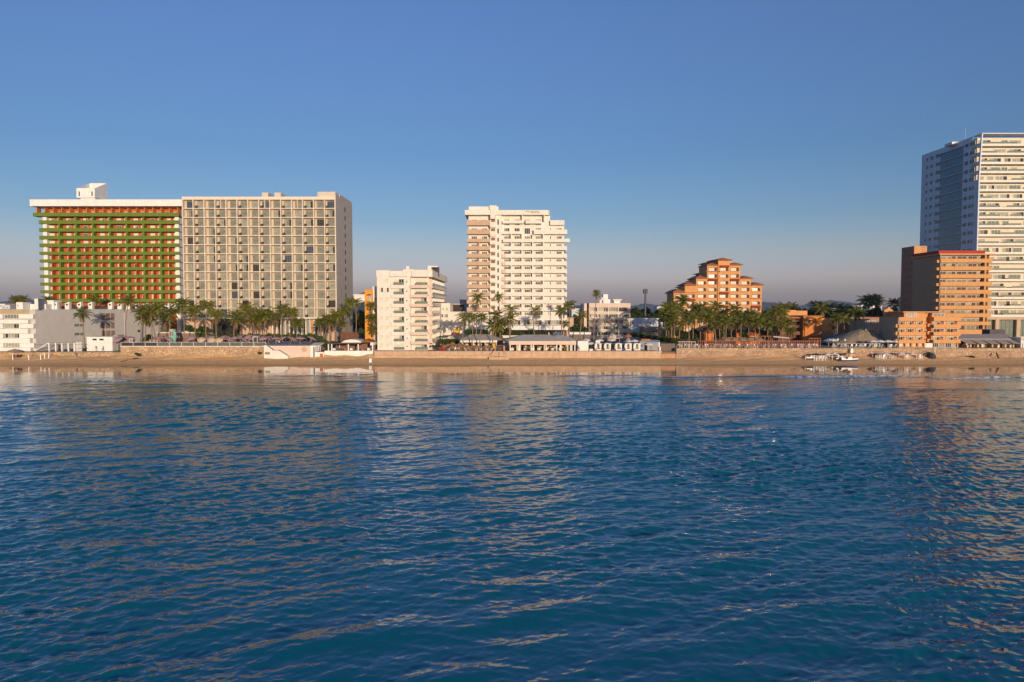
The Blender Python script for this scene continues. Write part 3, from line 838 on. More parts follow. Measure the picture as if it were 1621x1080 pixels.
    for i in range(len(fl)):
        q1 = fl[i][1]; top = 340.5 if i == 0 else fl[i - 1][1]
        if q1 > 508: continue
        h = min(z(top) - z(q1) - .3, 2.3)
        for j, (a, c) in enumerate(cols_):
            if i == 0 and j > 3: continue
            lst.append((win(x(c) - x(a), h, 3, rnd.choice(['mix', 'half', 'grey', 'dark', 'curt'])), x(a), Y + 1.84 + (.2 if j > 3 else 0), z(q1) + .2))
    for j, px in enumerate((809.3, 826.3, 843.2, 860)):
        f = MB()
        for i in range(2, len(fl)):
            q1 = fl[i][1]
            if q1 > 508: continue
            f.box(x(px - .8), x(px + .8), Y + .21, Y + 1.99, z(q1) + .21, z(fl[i - 1][1]) - .003)
        f.build('fin', cream, t)
    rnd.shuffle(lst); windows(t, lst, frame_w, [gl_grey, M('glass_olive_dark', (.09, .09, .065), rough=.08, spec=.6), gl_dark, gl_blue])
    for a in (826, 860.5):
        s = MB(); s.box(x(a), x(a + 1.6), Y + .1, Y + 1.95, z(350), z(340.6)); s.build('column', cream, t)
    b = MB(); b.box(x(871), x(893.5), Y + .6, Y + 2.19, z(356), z(348.5)); b.build('terrace_parapet', cream, t)
    # podium: window strip, white fascia, dark glass
    b = MB(); b.box(x(776), x(898), Y - .3, Y + 1.85, z(515), zb - .3); b.build('podium_wall', cream, t)
    for a, c in ((797, 824), (829, 858), (862, 890)):
        place('podium_window', wmesh(win(x(c) - x(a), 1.9, 6, 'mix'), frame_w, STD_GLASS), t, (x(a), Y - .38, z(514.6)))
    b = MB(); b.box(x(776), x(898), Y - 3.5, Y - .32, z(522), z(515.4)); b.build('fascia', white, t)
    b = MB(); b.box(x(790), x(892), Y - 1.2, Y - .6, z(530), z(522) - .02); b.build('dark_glazing', gl_dark, t)
    b = MB(); b.box(x(736), x(775.5), Y - 6, Y + 1.85, 3.2, z(514.5)); b.build('left_podium', white, t)
    b = MB(); b.box(x(748), x(773), Y - 6.15, Y - 5.9, z(529), z(521)); b.build('podium_opening', dark, t)
center_tower()

def small_hotel():
    Y = 300; x = lambda px, py=500: X(px, Y, py); z = lambda py: Z(py, Y); zq = lambda q: 440 + q / 7.715
    t = thing('hotel', 'plain six storey tan hotel with ribbon windows and water tanks on its roof', 'hotel', (x(965), Y, 3.25))
    b = MB(); b.box(x(932.5), x(998), Y + .9, Y + 14, 3.2, z(480)); b.box(x(994.5), x(998), Y, Y + .897, 3.2, z(480)); b.box(x(924.5), x(929), Y, Y + 14, 3.2, z(480.5), 1); b.box(x(929) + .003, x(932.5) - .003, Y + 3, Y + 14, 3.2, z(480.5), 2)
    b.build('wall', [M('low_hotel_beige', (.62, .52, .41), streak=.1), pink, M('brown_dark_render', (.10, .07, .05))], t)
    prev = None; lst = []; rnd = random.Random(3)
    bands = [(310, 362, 1), (414, 446, 1), (482, 516, 0), (556, 592, 0), (630, 666, 0), (702, 742, 1)]
    for i, (a, c, m) in enumerate(bands):
        q = MB(); q.box(x(932.5), x(994.4), Y, Y + .896, z(zq(c)), z(zq(a))); q.build('spandrel', pink if m else M('low_hotel_beige', (.62, .52, .41), streak=.1), t)
        if i < 5:
            h = z(zq(c)) - z(zq(bands[i + 1][0]))
            for j in range(4):
                a0 = 933.3 + 15.6 * j - (0 if j < 1 else 1.6); a1 = a0 + (12.5 if j == 0 else 14.6)
                lst.append((win(x(a1) - x(a0), h, 5, rnd.choice(['mix', 'half', 'grey', 'dark'])), x(a0), Y + .7, z(zq(bands[i + 1][0])) + .003))
    windows(t, lst, frame_w, STD_GLASS)
    for j in range(6):
        a0 = 934 + 10 * j; place('ground_window', wmesh(win(x(a0 + 8) - x(a0), 3.0, 2, 'half'), frame_w, STD_GLASS), t, (x(a0), Y + .8, z(zq(742)) - 3.2))
    for px in (946, 963, 979):
        q = MB(); q.box(x(px - .5), x(px + .5), Y - .05, Y + .85, z(zq(742)), z(zq(362)) - .004); q.build('mullion', cream, t)
    b = MB(); b.box(X(955, Y + 4, 470), X(962.5, Y + 4, 470), Y + 4, Y + 9, z(480.5), Z(466, Y + 4)); b.box(X(962.6, Y + 4, 470), X(966, Y + 4, 470), Y + 4, Y + 9, z(480.5), Z(474, Y + 4)); b.build('roof_box', white, t)
    b = MB(); b.box(X(970, Y + 4, 470), X(984, Y + 4, 470), Y + 3, Y + 9, Z(475.5, Y + 4), Z(474, Y + 4)); b.box(X(972, Y + 4, 470), X(982, Y + 4, 470), Y + 4, Y + 8, z(480.5), Z(475.6, Y + 4)); b.build('roof_pavilion', white, t)
    b = MB(); b.lathe([(0, 1.6), (.5, 1.5), (.7, 1.2), (.7, 0)], (X(950.5, Y + 4, 475), Y + 4, z(480)), 10); b.lathe([(0, 1.4), (.4, 1.3), (.6, 1), (.6, 0)], (X(953.3, Y + 5, 475), Y + 5, z(480) + 1.2), 10); b.build('water_tank', cream, t)
small_hotel()

def pyramid_hotel():
    Y = 320; x = lambda px, py=450: X(px, Y, py); z = lambda py: Z(py, Y)
    px9 = lambda q: 1040 + q / 9; py9 = lambda q: 400 + q / 9
    t = thing('hotel', 'stepped orange hotel like a pyramid with red tiled roofs on every tier', 'hotel', (x(1136), Y, 3.25))
    ed = [240, 398, 558, 712, 865, 1030, 1185, 1340, 1497]
    tops = [568, 472, 374, 186, 118, 184, 376, 470]       # eaves per column
    D = 14; lst = []; rnd = random.Random(8)
    for i in range(8):
        b = MB(); a, c = x(px9(ed[i])), x(px9(ed[i + 1])); zt = z(py9(tops[i]))
        y0 = Y - .5 if i == 4 else Y
        b.box(a + .002, c - .002, y0, Y + D, 3.2, zt); b.build('wall', terracotta, t)
    # tiled roofs, one over each step
    for i, (a, c, q, dz) in enumerate(((225, 398, 560, 3.0), (382, 558, 462, 3.0), (540, 712, 368, 3.2), (700, 865, 180, 2.6), (845, 1055, 112, 2.8), (1030, 1220, 176, 2.6), (1185, 1368, 372, 3.0), (1335, 1522, 465, 3.0))):
        b = MB(); y0 = Y - (1.5 if i == 4 else 1.0)
        b.hip(x(px9(a)), x(px9(c)), y0 + .01 * i, Y + D + 1 - .01 * i, z(py9(q)) - .1 + .004 * i, z(py9(q)) + dz * .46, .22, 0); b.build('roof', rooftile, t)
    # cornices
    for a, c, q in ((690, 888, 268), (1160, 1345, 470), (1325, 1497, 655), (228, 575, 572)):
        b = MB(); b.box(x(px9(a)), x(px9(c)), Y - .5, Y - .003, z(py9(q)) - .15, z(py9(q)) + .12); b.build('cornice', rooftile, t)
    # stepped wing behind, its shaded left flanks rising tier by tier
    wing = ((145, 300, 580), (290, 440, 492), (440, 600, 402), (545, 740, 295), (622, 760, 150), (745, 960, 104))
    for i, (a, c, q) in enumerate(wing):
        yy = Y + D + .05 + i * .02; b = MB()
        b.box(X(px9(a), yy + 10), X(px9(c), yy + 10), yy, yy + 10, 3.2, Z(py9(q), yy)); b.build('rear_wall', terracotta, t)
        r = MB(); r.hip(X(px9(a - 34), yy + 10), X(px9(c + 10), yy + 10), yy - 1, yy + 11.5, Z(py9(q + 4), yy), Z(py9(q - 30), yy), .22); r.build('roof', rooftile, t)
    b = MB(); xx = X(px9(815), Y + 20); b.tube([(xx, Y + 20, Z(py9(72), Y + 20)), (xx, Y + 20, Z(py9(50), Y + 20))], [.12, .03], 6); b.build('finial', rooftile, t)
    # windows: pale shutters on flat shade-brown panels, some arched, some under red awnings
    first = [5, 4, 2, 0, 0, 0, 2, 3]; cx = [325, 477, 638, 790, 948, 1102, 1256, 1410]
    awn = {(1, 5), (3, 2), (5, 2), (4, 0), (4, 4), (4, 6), (5, 7), (7, 6), (7, 7), (3, 7)}
    arch = {(0, 5), (1, 5), (2, 2), (2, 3), (2, 5), (3, 3), (4, 1), (5, 3), (6, 2), (6, 4), (6, 6), (7, 3), (7, 5)}
    for i in range(8):
        for r in range(first[i] if i else 4, 10):
            q = 240 + 95.5 * r
            if i == 0 and r < 4: continue
            y0 = Y - .5 if i == 4 else Y
            zc = z(py9(q)); wl = x(px9(cx[i] - 58)); wr = x(px9(cx[i] + 62))
            o = MB(); h0, h1 = zc - .75, zc + .80
            # flat arched or square panel, the opening's shade put into its brown
            if (i, r) in arch:
                pts = [(wl, h0), (wr, h0), (wr, h0 + .8)] + [(wr - (wr - wl) * .3 * (1 - math.cos(k * math.pi / 8)), h0 + .8 + .75 * math.sin(k * math.pi / 8)) for k in range(1, 5)] + [(wl + (wr - wl) * .3 * (1 - math.cos(k * math.pi / 8)), h0 + .8 + .75 * math.sin(k * math.pi / 8)) for k in range(4, 0, -1)] + [(wl, h0 + .8)]
                o.prismy(pts, y0 - .03, y0 - .004, 0)
            else: o.box(wl, wr, y0 - .03, y0 - .004, h0, h1, 0)
            ww = (wr - wl) * .68
            o.box(wl + .1, wl + ww, y0 - .05, y0 - .031, h0 + .08, h1 - .18, 1)
            for k in range(1, 4): o.box(wl + ww * k / 4 - .03, wl + ww * k / 4 + .03, y0 - .07, y0 - .051, h0 + .08, h1 - .18, 2)
            wo = o.build('window', [M('loggia_shade_brown', (.075, .035, .02)), gl_curt if rnd.random() < .35 else M('pale_blind', (.50, .43, .33), rough=.4), frame_w], t)
            s = MB(); s.box(wl - .1, wr + .1, y0 - .28, y0 - .003, h0 - .35, h0 - .02); s.build('sill', terracotta, wo)
            if (i, r) in awn:
                s = MB(); s.prismx([(y0 - .003, h1 + .1), (y0 - .003, h1 + 1.0), (y0 - 1.1, h1 + .1)], wl - .2, wr + .25); s.build('awning', awning_red, wo)
pyramid_hotel()

def orange_tower():
    Y = 262; x = lambda px, py=460: X(px, Y, py); z = lambda py: Z(py, Y); zq = lambda q: 360 + q / 4.697
    t = thing('hotel_tower', 'orange balcony tower with a red roof parapet and a dark shaded left flank', 'hotel tower', (x(1530), Y, 3.25))
    xl, xr = x(1488.5), x(1570); D = 18
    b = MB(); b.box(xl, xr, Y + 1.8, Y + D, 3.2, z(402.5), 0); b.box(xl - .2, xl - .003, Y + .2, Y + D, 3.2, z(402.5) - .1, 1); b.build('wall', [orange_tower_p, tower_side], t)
    b = MB(); b.box(x(1488.5, 400), x(1562, 400), Y + .9, Y + D + .3, z(401.6), z(396.5)); b.build('roof_parapet', redroof, t)
    b = MB(); b.box(xl - .8, xr + .5, Y - .5, Y + D, z(403.8), z(401.7)); b.build('cornice', orange_tower_p, t)
    b = MB(); b.box(X(1446.5, Y + 20, 440), X(1466, Y + 20, 440), Y + 20, Y + 29, 3.2, Z(389.5, Y + 20)); b.box(X(1446.5, Y + 20, 440) - .15, X(1446.5, Y + 20, 440) - .003, Y + 20.003, Y + 29, 3.2, Z(389.5, Y + 20) - .05, 1)
    lt = b.build('lift_tower', [orange_tower_p, brick_brown], t)
    b = MB()
    for k in range(3): b.box(X(1460, Y + 19.8, 400), X(1465.5, Y + 19.8, 400), Y + 19.7, Y + 19.98, Z(392 + 3 * k, Y + 20), Z(391.4 + 3 * k, Y + 20))
    b.build('ladder', brick_brown, lt)
    for r in range(11):
        for k in range(2):
            s = MB(); zz = 8 + r * 2.9; s.box(X(1446.5, Y + 20, 440) - .19, X(1446.5, Y + 20, 440) - .14, Y + 22 + k * 3, Y + 22.4 + k * 3, zz, zz + .5); s.build('vent', dark, lt)
    rows = [(234, 263), (291, 319), (349, 377), (406, 436), (466, 494), (524, 553), (582, 611), (640, 668), (702, 727), (760, 778)]
    lst = []; rnd = random.Random(6); prevb = 205
    for r, (a, c) in enumerate(rows):
        q = MB(); q.box(xl, xr, Y, Y + .2, z(zq(c)), z(zq(a))); q.box(xl, xr, Y + .2, Y + 1.79, z(zq(c)), z(zq(c)) + .2); bo = q.build('balcony', orange_tower_p, t)
        q = MB(); q.box(xl + .3, xr - .3, Y + .05, Y + .1, z(zq(a)) + .18, z(zq(a)) + .24); q.build('handrail', brick_brown, bo)
        h = min(z(zq(prevb)) - z(zq(c)) - .35, 2.3)
        for j in range(5):
            a0, a1 = ((518, 568), (576, 640), (648, 722), (730, 798), (803, 838))[j]
            X0, X1 = x(1380 + a0 / 4.697), x(1380 + a1 / 4.697)
            lst.append((win(X1 - X0, h, max(2, int((X1 - X0) / 1.4)), rnd.choice(['mix', 'half', 'dark', 'dark', 'grey'])), X0, Y + 1.65, z(zq(c)) + .2))
        q = MB(); q.box(x(1561.5), xr - .3, Y + 1.7, Y + 1.795, z(zq(c)) + .2, z(zq(c)) + .2 + h); q.build('corner_opening', M('loggia_shade_brown', (.075, .035, .02)), t)
        q = MB(); q.box(x(1558.3), x(1561), Y + .21, Y + 1.79, z(zq(c)) + .21, z(zq(prevb)) - .003); q.build('pier', orange_tower_p, t)
        s = MB(); s.box(xl - 1.1, xl - .202, Y + .6, Y + 2.4, z(zq(c)), z(zq(c)) + 1.0); s.build('side_balcony', orange_tower_p, t)
        prevb = c
    windows(t, lst, frame_w, [gl_curt, gl_grey, gl_dark, gl_blue])
    b = MB(); b.box(xl, xr, Y + .3, Y + 1.79, 3.2, z(525)); b.build('base_wall', orange_tower_p, t)
orange_tower()

def white_tower():
    Y = 284; x = lambda px, py=420: X(px, Y, py); z = lambda py: Z(py, Y)
    xl = x(1546.5, 395); xr = xl + 47; D = 40
    t = thing('apartment_tower', 'tallest white tower with long balcony bands and a shaded flank of blue glass', 'apartment tower', (xl + 20, Y, 3.25))
    zt = z(212); W = M('tower_shade_blue', (.65, .71, .82), streak=.04)  # white blued so the flank's shade sits in the colour
    b = MB(); b.box(xl + .4, xr, Y + 2.4, Y + D, 3.2, zt - 1.0); b.build('wall', M('tower_recess_shade', (.66, .60, .48), streak=.04), t)  # recess shade put into this darker cream
    fl = [zt - 1.0]; 
    zlast = z(500.5); n = 20
    base = zlast; fh = (zt - .8 - base) / n
    # flank: solid, with a cut corner of openings on the five top floors
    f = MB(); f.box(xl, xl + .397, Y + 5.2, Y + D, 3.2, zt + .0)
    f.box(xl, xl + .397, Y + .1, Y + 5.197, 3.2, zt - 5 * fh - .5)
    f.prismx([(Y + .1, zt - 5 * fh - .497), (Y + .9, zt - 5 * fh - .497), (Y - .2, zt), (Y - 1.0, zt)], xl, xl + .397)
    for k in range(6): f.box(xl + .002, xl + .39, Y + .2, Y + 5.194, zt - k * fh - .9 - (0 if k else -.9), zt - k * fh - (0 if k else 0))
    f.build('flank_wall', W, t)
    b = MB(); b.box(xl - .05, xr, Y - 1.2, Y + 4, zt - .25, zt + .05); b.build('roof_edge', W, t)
    b = MB(); b.box(X(1507, 298, 225), X(1520, 298, 225), 298, 303, zt - .9, Z(224.5, 298)); b.build('roof_box', white, t)
    b = MB(); xx = X(1528, 300, 220); b.tube([(xx, 300, zt - 1), (xx, 300, Z(203, 300))], .06); b.build('antenna', steel, t)
    # flank glass between its thin floor slabs
    gy0, gy1 = X(1, 1), 0
    ya, yb = Y * 0 + xl / (1517 - 810.5) * FPX, xl / (1482 - 810.5) * FPX
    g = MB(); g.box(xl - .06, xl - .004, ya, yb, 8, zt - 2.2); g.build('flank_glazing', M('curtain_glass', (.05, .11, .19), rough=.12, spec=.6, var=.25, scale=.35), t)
    for k in range(n):
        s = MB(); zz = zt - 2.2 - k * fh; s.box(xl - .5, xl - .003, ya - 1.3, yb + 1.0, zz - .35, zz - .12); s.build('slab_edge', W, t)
    lst = []; rnd = random.Random(1)
    wb = {}
    for k in range(n):
        zz = zt - 3.6 - k * fh
        for p, wl in ((1459.5, 1.6), (1466, 2.2), (1474.5, 2.4), (1479.5, 1.5), (1520, 2.2), (1527.5, 1.6), (1532.5, 1.2)):
            yy = xl / (p - 810.5) * FPX
            bb = wb.get(wl) or wb.setdefault(wl, MB().box(-.03, .05, 0, wl, 0, 1.7, 0).box(-.05, -.031, .12, wl - .12, .12, 1.58, 1))
            lst.append((bb, xl - .02, yy - wl, zz))
    parts(t, lst, 'flank_window', [frame_w, gl_dark])
    # sea front: bands, glass rails, windows
    wl2 = []; rails = []
    for k in range(n):
        zf = zt - .8 - (k + 1) * fh
        b = MB(); b.box(xl + .4, xr, Y, Y + .25, zf - .35, zf + .55); b.box(xl + .4, xr, Y + .25, Y + 2.39, zf - .1, zf + .25)
        bo = b.build('balcony', cream, t)
        r_ = MB(); pos = xl + .6
        while pos < xr - 5:
            ln = rnd.choice([4.5, 6, 8, 11]); 
            if rnd.random() < .72: r_.box(pos, pos + ln, Y + .08, Y + .12, zf + .55, zf + 1.25)
            pos += ln + rnd.choice([0, 0, 2.5, 4])
        r_.build('glass_rail', gl_green, bo)
        pos = xl + .9
        while pos < xr - 5:
            ln = rnd.choice([2.4, 3.6, 4.6])
            if rnd.random() < .85: wl2.append((win(ln, fh - 1.3, 3 if ln > 3 else 2, rnd.choice(['grey', 'mix', 'half', 'curt'])), pos, Y + 2.26, zf + .25))
            pos += ln + rnd.choice([.5, .7, 1.4])
    vis = [q for q in wl2 if q[1] < xl + 22]; rest = [q for q in wl2 if q[1] >= xl + 22]
    windows(t, vis + rest, frame_w, [gl_curt, gl_green, gl_dark, gl_blue])
    # tall glazed base between sand coloured piers
    sandp = M('sand_stone_paint', (.50, .38, .27), streak=.08)
    b = MB(); b.box(xl, xr, Y + .3, Y + 2.38, zlast - 1.4, zlast - .36); b.build('base_beam', sandp, t)
    for k in range(6):
        b = MB(); xx = xl + .2 + k * 8.3; b.box(xx, xx + 1.5, Y + .5, Y + 2.38, 3.2, zlast - 1.403); b.build('pier', sandp, t)
        place('base_window', wmesh(win(6.4, zlast - 7, 4, 'grey'), frame_d, [gl_curt, gl_green, gl_dark, gl_blue]), t, (xx + 1.7, Y + 1.9, 5.4))
white_tower()

# ------------------------------------------------------------------ low buildings on the front and behind
def left_condo():
    Y = 224.5; x = lambda px, py=520: X(px, Y, py); z = lambda py: Z(py, Y); zq = lambda q: 460 + q / 9.82
    xr, D, zb = x(51.5), 60, 3.0
    zt = z(490)
    t = thing('apartment_block', 'white four storey beach block with a long grey receding side wall', 'apartment block', (x(20), Y, 3.0))
    # the side wall runs back and slightly to the right
    xe, ye = X(268, 281), 281.0
    b = MB(); b.prism([(x(-150), Y + 1.5), (xr, Y + 1.5), (xe, ye), (x(-150), ye)], zb, zt); b.build('wall', [grey_wall], t)
    b = MB(); b.prism([(x(-150), Y + 1.35), (x(42), Y + 1.35), (x(42), Y + 1.497), (x(-150), Y + 1.497)], z(497), zt + .05); b.build('roof_band', M('ochre_paint', (.42, .34, .20), streak=.1), t)
    for i, (a, c) in enumerate(((455, 515), (595, 668), (745, 820), (890, 945))):
        s = MB(); s.box(x(-150), x((45, 44, 47, 47.5)[i]), Y - .1, Y + 1.49, z(zq(c)), z(zq(a))); s.build('balcony', white, t)
    for i, (a, c) in enumerate(((370, 440), (520, 590), (672, 742), (822, 888))):
        s = MB(); s.box(x(28.5), xr, Y + .4, Y + 1.48, z(zq(c)), z(zq(a))); s.box(x(-150), x(3), Y + .4, Y + 1.48, z(zq(c)), z(zq(a))); s.build('upper_parapet', white, t)
        place('window', wmesh(win(x(28) - x(3.5), z(zq(a)) - z(zq(c)), 5, ('grey', 'half', 'mix', 'curt')[i]), frame_w, STD_GLASS), t, (x(3.5), Y + 1.2, z(zq(c))))
    # windows set in the slanting side wall
    d = Vector((xe - xr, ye - Y - 1.5, 0)).normalized(); nn = Vector((d.y, -d.x, 0))
    def on_wall(px):
        k = (px - 810.5) / FPX; s = (k * (Y + 1.5) - xr) / (d.x - k * d.y); return s
    def panel(p0, p1, q0, q1, mat, nm):
        s0, s1 = on_wall(p0), on_wall(p1); ym = Y + 1.5 + d.y * (s0 + s1) / 2
        z0, z1 = Z(q1, ym), Z(q0, ym); a = Vector((xr, Y + 1.5, 0)) + d * s0 + nn * .02; c = Vector((xr, Y + 1.5, 0)) + d * s1 + nn * .02
        b = MB(); e = nn * .06
        b.prism([(a.x + e.x, a.y + e.y), (c.x + e.x, c.y + e.y), (c.x, c.y), (a.x, a.y)], z0, z1); return b.build(nm, mat, t)
    for q0, q1 in ((495.5, 501.5), (513, 517), (527, 531)):
        for p0, p1 in ((117.5, 125), (126.5, 132.5)): panel(p0, p1, q0, q1, gl_green, 'side_window')
    for q0, q1 in ((496, 507), (510.5, 520), (523.5, 533)):
        for p0, p1 in ((160.5, 166), (167.5, 174), (175.5, 181)): panel(p0, p1, q0, q1, M('brown_blind', (.27, .19, .15)), 'side_window')
    panel(196.8, 197.6, 494, 532, white, 'downpipe'); panel(217.5, 221, 522.5, 526, gl_dark, 'side_window')
    # things on its roof
    b = MB(); b.box(x(15, 480), x(25.5, 480), Y + 3, Y + 7, zt - .01, z(478.6)); b.box(x(17, 480), x(18.6, 480), Y + 2.95, Y + 3.1, z(485), z(483.2), 1); b.build('roof_box', [white, redroof], t)
    b = MB(); b.box(x(27, 480), x(53, 480), Y + 6, Y + 12, zt - .01, z(481.5)); b.box(x(43, 480), x(56, 480), Y + 9, Y + 13, zt - .01, Z(475.5, Y + 9)); b.build('roof_box', white, t)
    b = MB(); x0, x1 = x(53.2, 480), x(59, 480); x2, x3 = X(71, Y + 8, 480), X(64, Y + 8, 480); b.prism([(x0, Y + .4), (x1, Y + .4), (x2, Y + 8), (x3, Y + 8)], zt - .01, z(473), 0); b.prism([(x1 + .02, Y + .42), (x2 + .02, Y + 8), (x2 + .001, Y + 8), (x1 + .001, Y + .42)], zt, z(473) - .02, 1); b.build('stair_box', [white, grey_wall], t)
    # the row of slant-topped white fins with a round dark eye
    for p in (87, 106, 125, 142.5, 174, 189, 202.5, 217, 229.5, 241.5, 253, 264, 275):
        s = on_wall(min(p, 262)) * .93; ym = min(Y + 1.5 + d.y * s + 2, 270); 
        f = MB(); w2 = 3.3 * ym / FPX; xx = X(p, ym, 483); zz = Z(489.8, ym); zh = Z(477.8 if p < 180 else 479.5, ym)
        f.prismy([(xx - w2, zz), (xx + w2, zz), (xx + w2, zh), (xx - w2, zh - .55)], ym, ym + 1.3)
        fo = f.build('roof_fin', white, t)
        e = MB(); e.tube([(xx, ym - .04, (zz + zh) / 2 + .3), (xx, ym + .05, (zz + zh) / 2 + .3)], .34, 10); e.build('round_opening', dark, fo)
    b = MB(); ym = 272; b.box(X(76, ym), X(283, ym), ym, ym + .3, zt - .01, Z(484.5, ym)); b.build('terrace_screen', M('dark_screen', (.05, .045, .05)), t)
    b = MB(); ym = 273; b.box(X(236, ym), X(286, ym), ym, ym + 6, zt - .01, Z(483, ym)); b.build('terrace_bar', white, t)
    u = thing('garden_umbrella', 'cream parasol open on the roof terrace beside the white fins', 'parasol', (X(78, 240), 240, zt))
    q = MB(); q.lathe([(2.3, 2.0), (1.2, 2.45), (0, 2.75)], (X(78, 240), 240, zt), 8); q.lathe([(2.28, 1.97), (0, 2.6)], (X(78, 240), 240, zt), 8); q.build('canopy', buff_canvas, u)
    q = MB(); q.tube([(X(78, 240), 240, zt), (X(78, 240), 240, zt + 2.7)], .06, 6); q.build('pole', wood, u)
left_condo()

def low_box(name, label, cat, px0, px1, p0, p1, Y, D, mat, wins=(), base=None, roof=None, flat=None):
    """plain low building: front face from px0..px1, roof at p0, foot at p1 or at base metres"""
    z0 = base if base is not None else Z(p1, Y); z1 = Z(p0, Y); pm = (p0 + p1) / 2
    x0, x1 = X(px0, Y, pm), X(px1, Y, pm)
    t = thing(name, label, cat, ((x0 + x1) / 2, Y, z0))
    MB().box(x0, x1, Y, Y + D, z0, z1).build('wall', mat, t)
    if flat: MB().box(x0 - .3, x1 + .3, Y - .3, Y + D + .3, z1 + .003, z1 + flat[0]).build('roof', flat[1], t)
    if roof: MB().hip(x0 - .5, x1 + .5, Y - .5, Y + D + .5, z1 + .003, z1 + roof[0], .15).build('roof', roof[1], t)
    for a, c, q0, q1, n, st in wins:
        place('window', wmesh(win(X(c, Y, pm) - X(a, Y, pm), Z(q0, Y) - Z(q1, Y), n, st), frame_w, STD_GLASS), t, (X(a, Y, pm), Y - .08, Z(q1, Y)))
    return t
# beside the long grey wall
low_box('store_room', 'small white flat store room at the foot of the grey side wall', 'store room', 137.3, 178, 534, 553, 226, 4.5, white, [(146.5, 154, 535.8, 539.4, 1, 'dark'), (157.2, 165, 535.8, 539.4, 1, 'dark')], base=3.0, flat=(.15, white))
t = low_box('plant_room', 'grey green plant room beside the white store room', 'plant room', 179, 186.5, 531, 548, 229, 4, M('grey_green_paint', (.34, .36, .30)), base=3.0)
low_box('kiosk', 'flat roofed bar with a pale roof behind the palms of the pool', 'pool bar', 249, 310, 527.5, 545, 243, 6, M('bar_brown', (.25, .16, .11)), base=3.2, flat=(.3, white))
low_box('tank_house', 'small white tank box on the pool bar roof line', 'tank house', 291, 297, 521, 528, 247, 3, white, base=3.2)
# between the beige hotel and the condo
low_box('apartment_house', 'slim bright orange house with two brick coloured awnings', 'house', 577.6, 589.5, 458.5, 531, 234, 12, M('bright_orange', (.70, .30, .03), streak=.1), [(582.5, 587.5, 467.5, 476, 2, 'curt'), (584, 588.5, 493, 501, 2, 'grey')], base=3.2)
for q in (467.5, 491, 514):
    MB().prismx([(233.95, Z(q, 234)), (233.95, Z(q - 1.6, 234)), (232.9, Z(q, 234))], X(582, 234), X(588, 234)).build('awning', awning_red, bpy.data.objects['apartment_house'])
low_box('apartment_house', 'cream house with a chamfered roof line squeezed behind the condo', 'house', 590, 600, 453.5, 545, 235, 14, cream, [(592, 597, 471, 477, 2, 'half'), (592, 597, 488, 494, 2, 'dark')], base=3.2)
low_box('villa', 'far white villa with red roofs left of the bright orange house', 'villa', 560, 580, 467, 500, 330, 16, white, [(564, 568, 474, 478, 2, 'grey')], base=3.2, flat=(.3, white))
low_box('villa', 'upper white block with a red roof behind the bright orange house', 'villa', 568.5, 582, 466.5, 500, 342, 10, white, [], base=3.2, roof=(1.2, rooftile))
low_box('villa', 'low white villa in shade at the end of the side street', 'villa', 558, 578, 505, 522, 300, 10, M('shade_white', (.55, .55, .57)), [(561, 565, 508, 512, 2, 'dark'), (569, 573, 512, 516, 2, 'dark')], base=3.2)
# slatted gate and restaurant
def slat_fence():
    Y = 238; x0, x1 = X(539, Y, 530), X(568, Y, 530)
    t = thing('slat_fence', 'tall brown timber slat fence closing the side street', 'fence', ((x0 + x1) / 2, Y, 3.2))
    b = MB(); n = 26
    for i in range(n):
        a = x0 + (x1 - x0) * i / n; b.box(a, a + (x1 - x0) / n * .72, Y, Y + .1, 4.0, Z(526 - (i % 3) * .2, Y))
    b.build('slat_panel', wood, t)
    MB().box(x0, x1, Y + .104, Y + .2, 5.2, 5.4).box(x0, x1, Y + .104, Y + .2, 8, 8.2).build('rail', wood, t)
    MB().box(x0, x1, Y + .0, Y + .3, 3.2, 3.99).build('plinth', tan, t)
slat_fence()
def pavilion():
    Y = 224.6; x = lambda px, py=545: X(px, Y, py); z = lambda py: Z(py, Y)
    t = thing('restaurant', 'open beach restaurant with a pale tent roof over dark beams and white posts', 'restaurant', (x(555), Y, 2.6))
    MB().box(x(515), x(591.5), Y - 1.1, Y + 9, 1.2, z(555.2)).build('base_wall', white, t)
    b = MB(); zr = z(543)
    for px in (520.5, 525.8, 552, 567.5, 590.2): 
        MB().box(x(px - .8), x(px + .8), Y - .6, Y - .2, z(555.2) + .003, zr - .3).build('post', white, t)
    for px in (530, 541, 560, 580): MB().box(x(px - .5), x(px + .5), Y + 6, Y + 6.4, z(555.2) + .003, zr - .3).build('rear_post', white, t)
    MB().box(x(520), x(573), Y - 1.2, Y + 8, zr - .28, zr + .1).build('beam_roof', M('dark_beam', (.07, .05, .035)), t)
    b = MB(); b.prismy([(x(540), zr + .12), (x(572), zr + .12), (x(571), zr + .5), (x(566), z(538.2)), (x(556), z(537.3)), (x(547), z(538.8))], Y - .4, Y + 7); b.build('tent_roof', white_canvas, t)
    b = MB(); b.hip(x(566), x(588), Y + 1.5, Y + 9, zr + .12, z(537.5), .12); b.build('tile_roof', rooftile, t)
    MB().box(x(586), x(591), Y + .2, Y + 8, z(547), zr + .1).build('side_roof', white, t)
    MB().box(x(520), x(590), Y + 8.6, Y + 8.9, z(555), z(545)).build('rear_wall', M('restaurant_inner', (.20, .12, .08)), t)
    for i in range(7): MB().box(x(524 + i * 9.2), x(528 + i * 9.2), Y + 2, Y + 3, z(555.2) + .003, z(552)).build('table', (white_canvas, wood, red_wood)[i % 3], t)
pavilion()
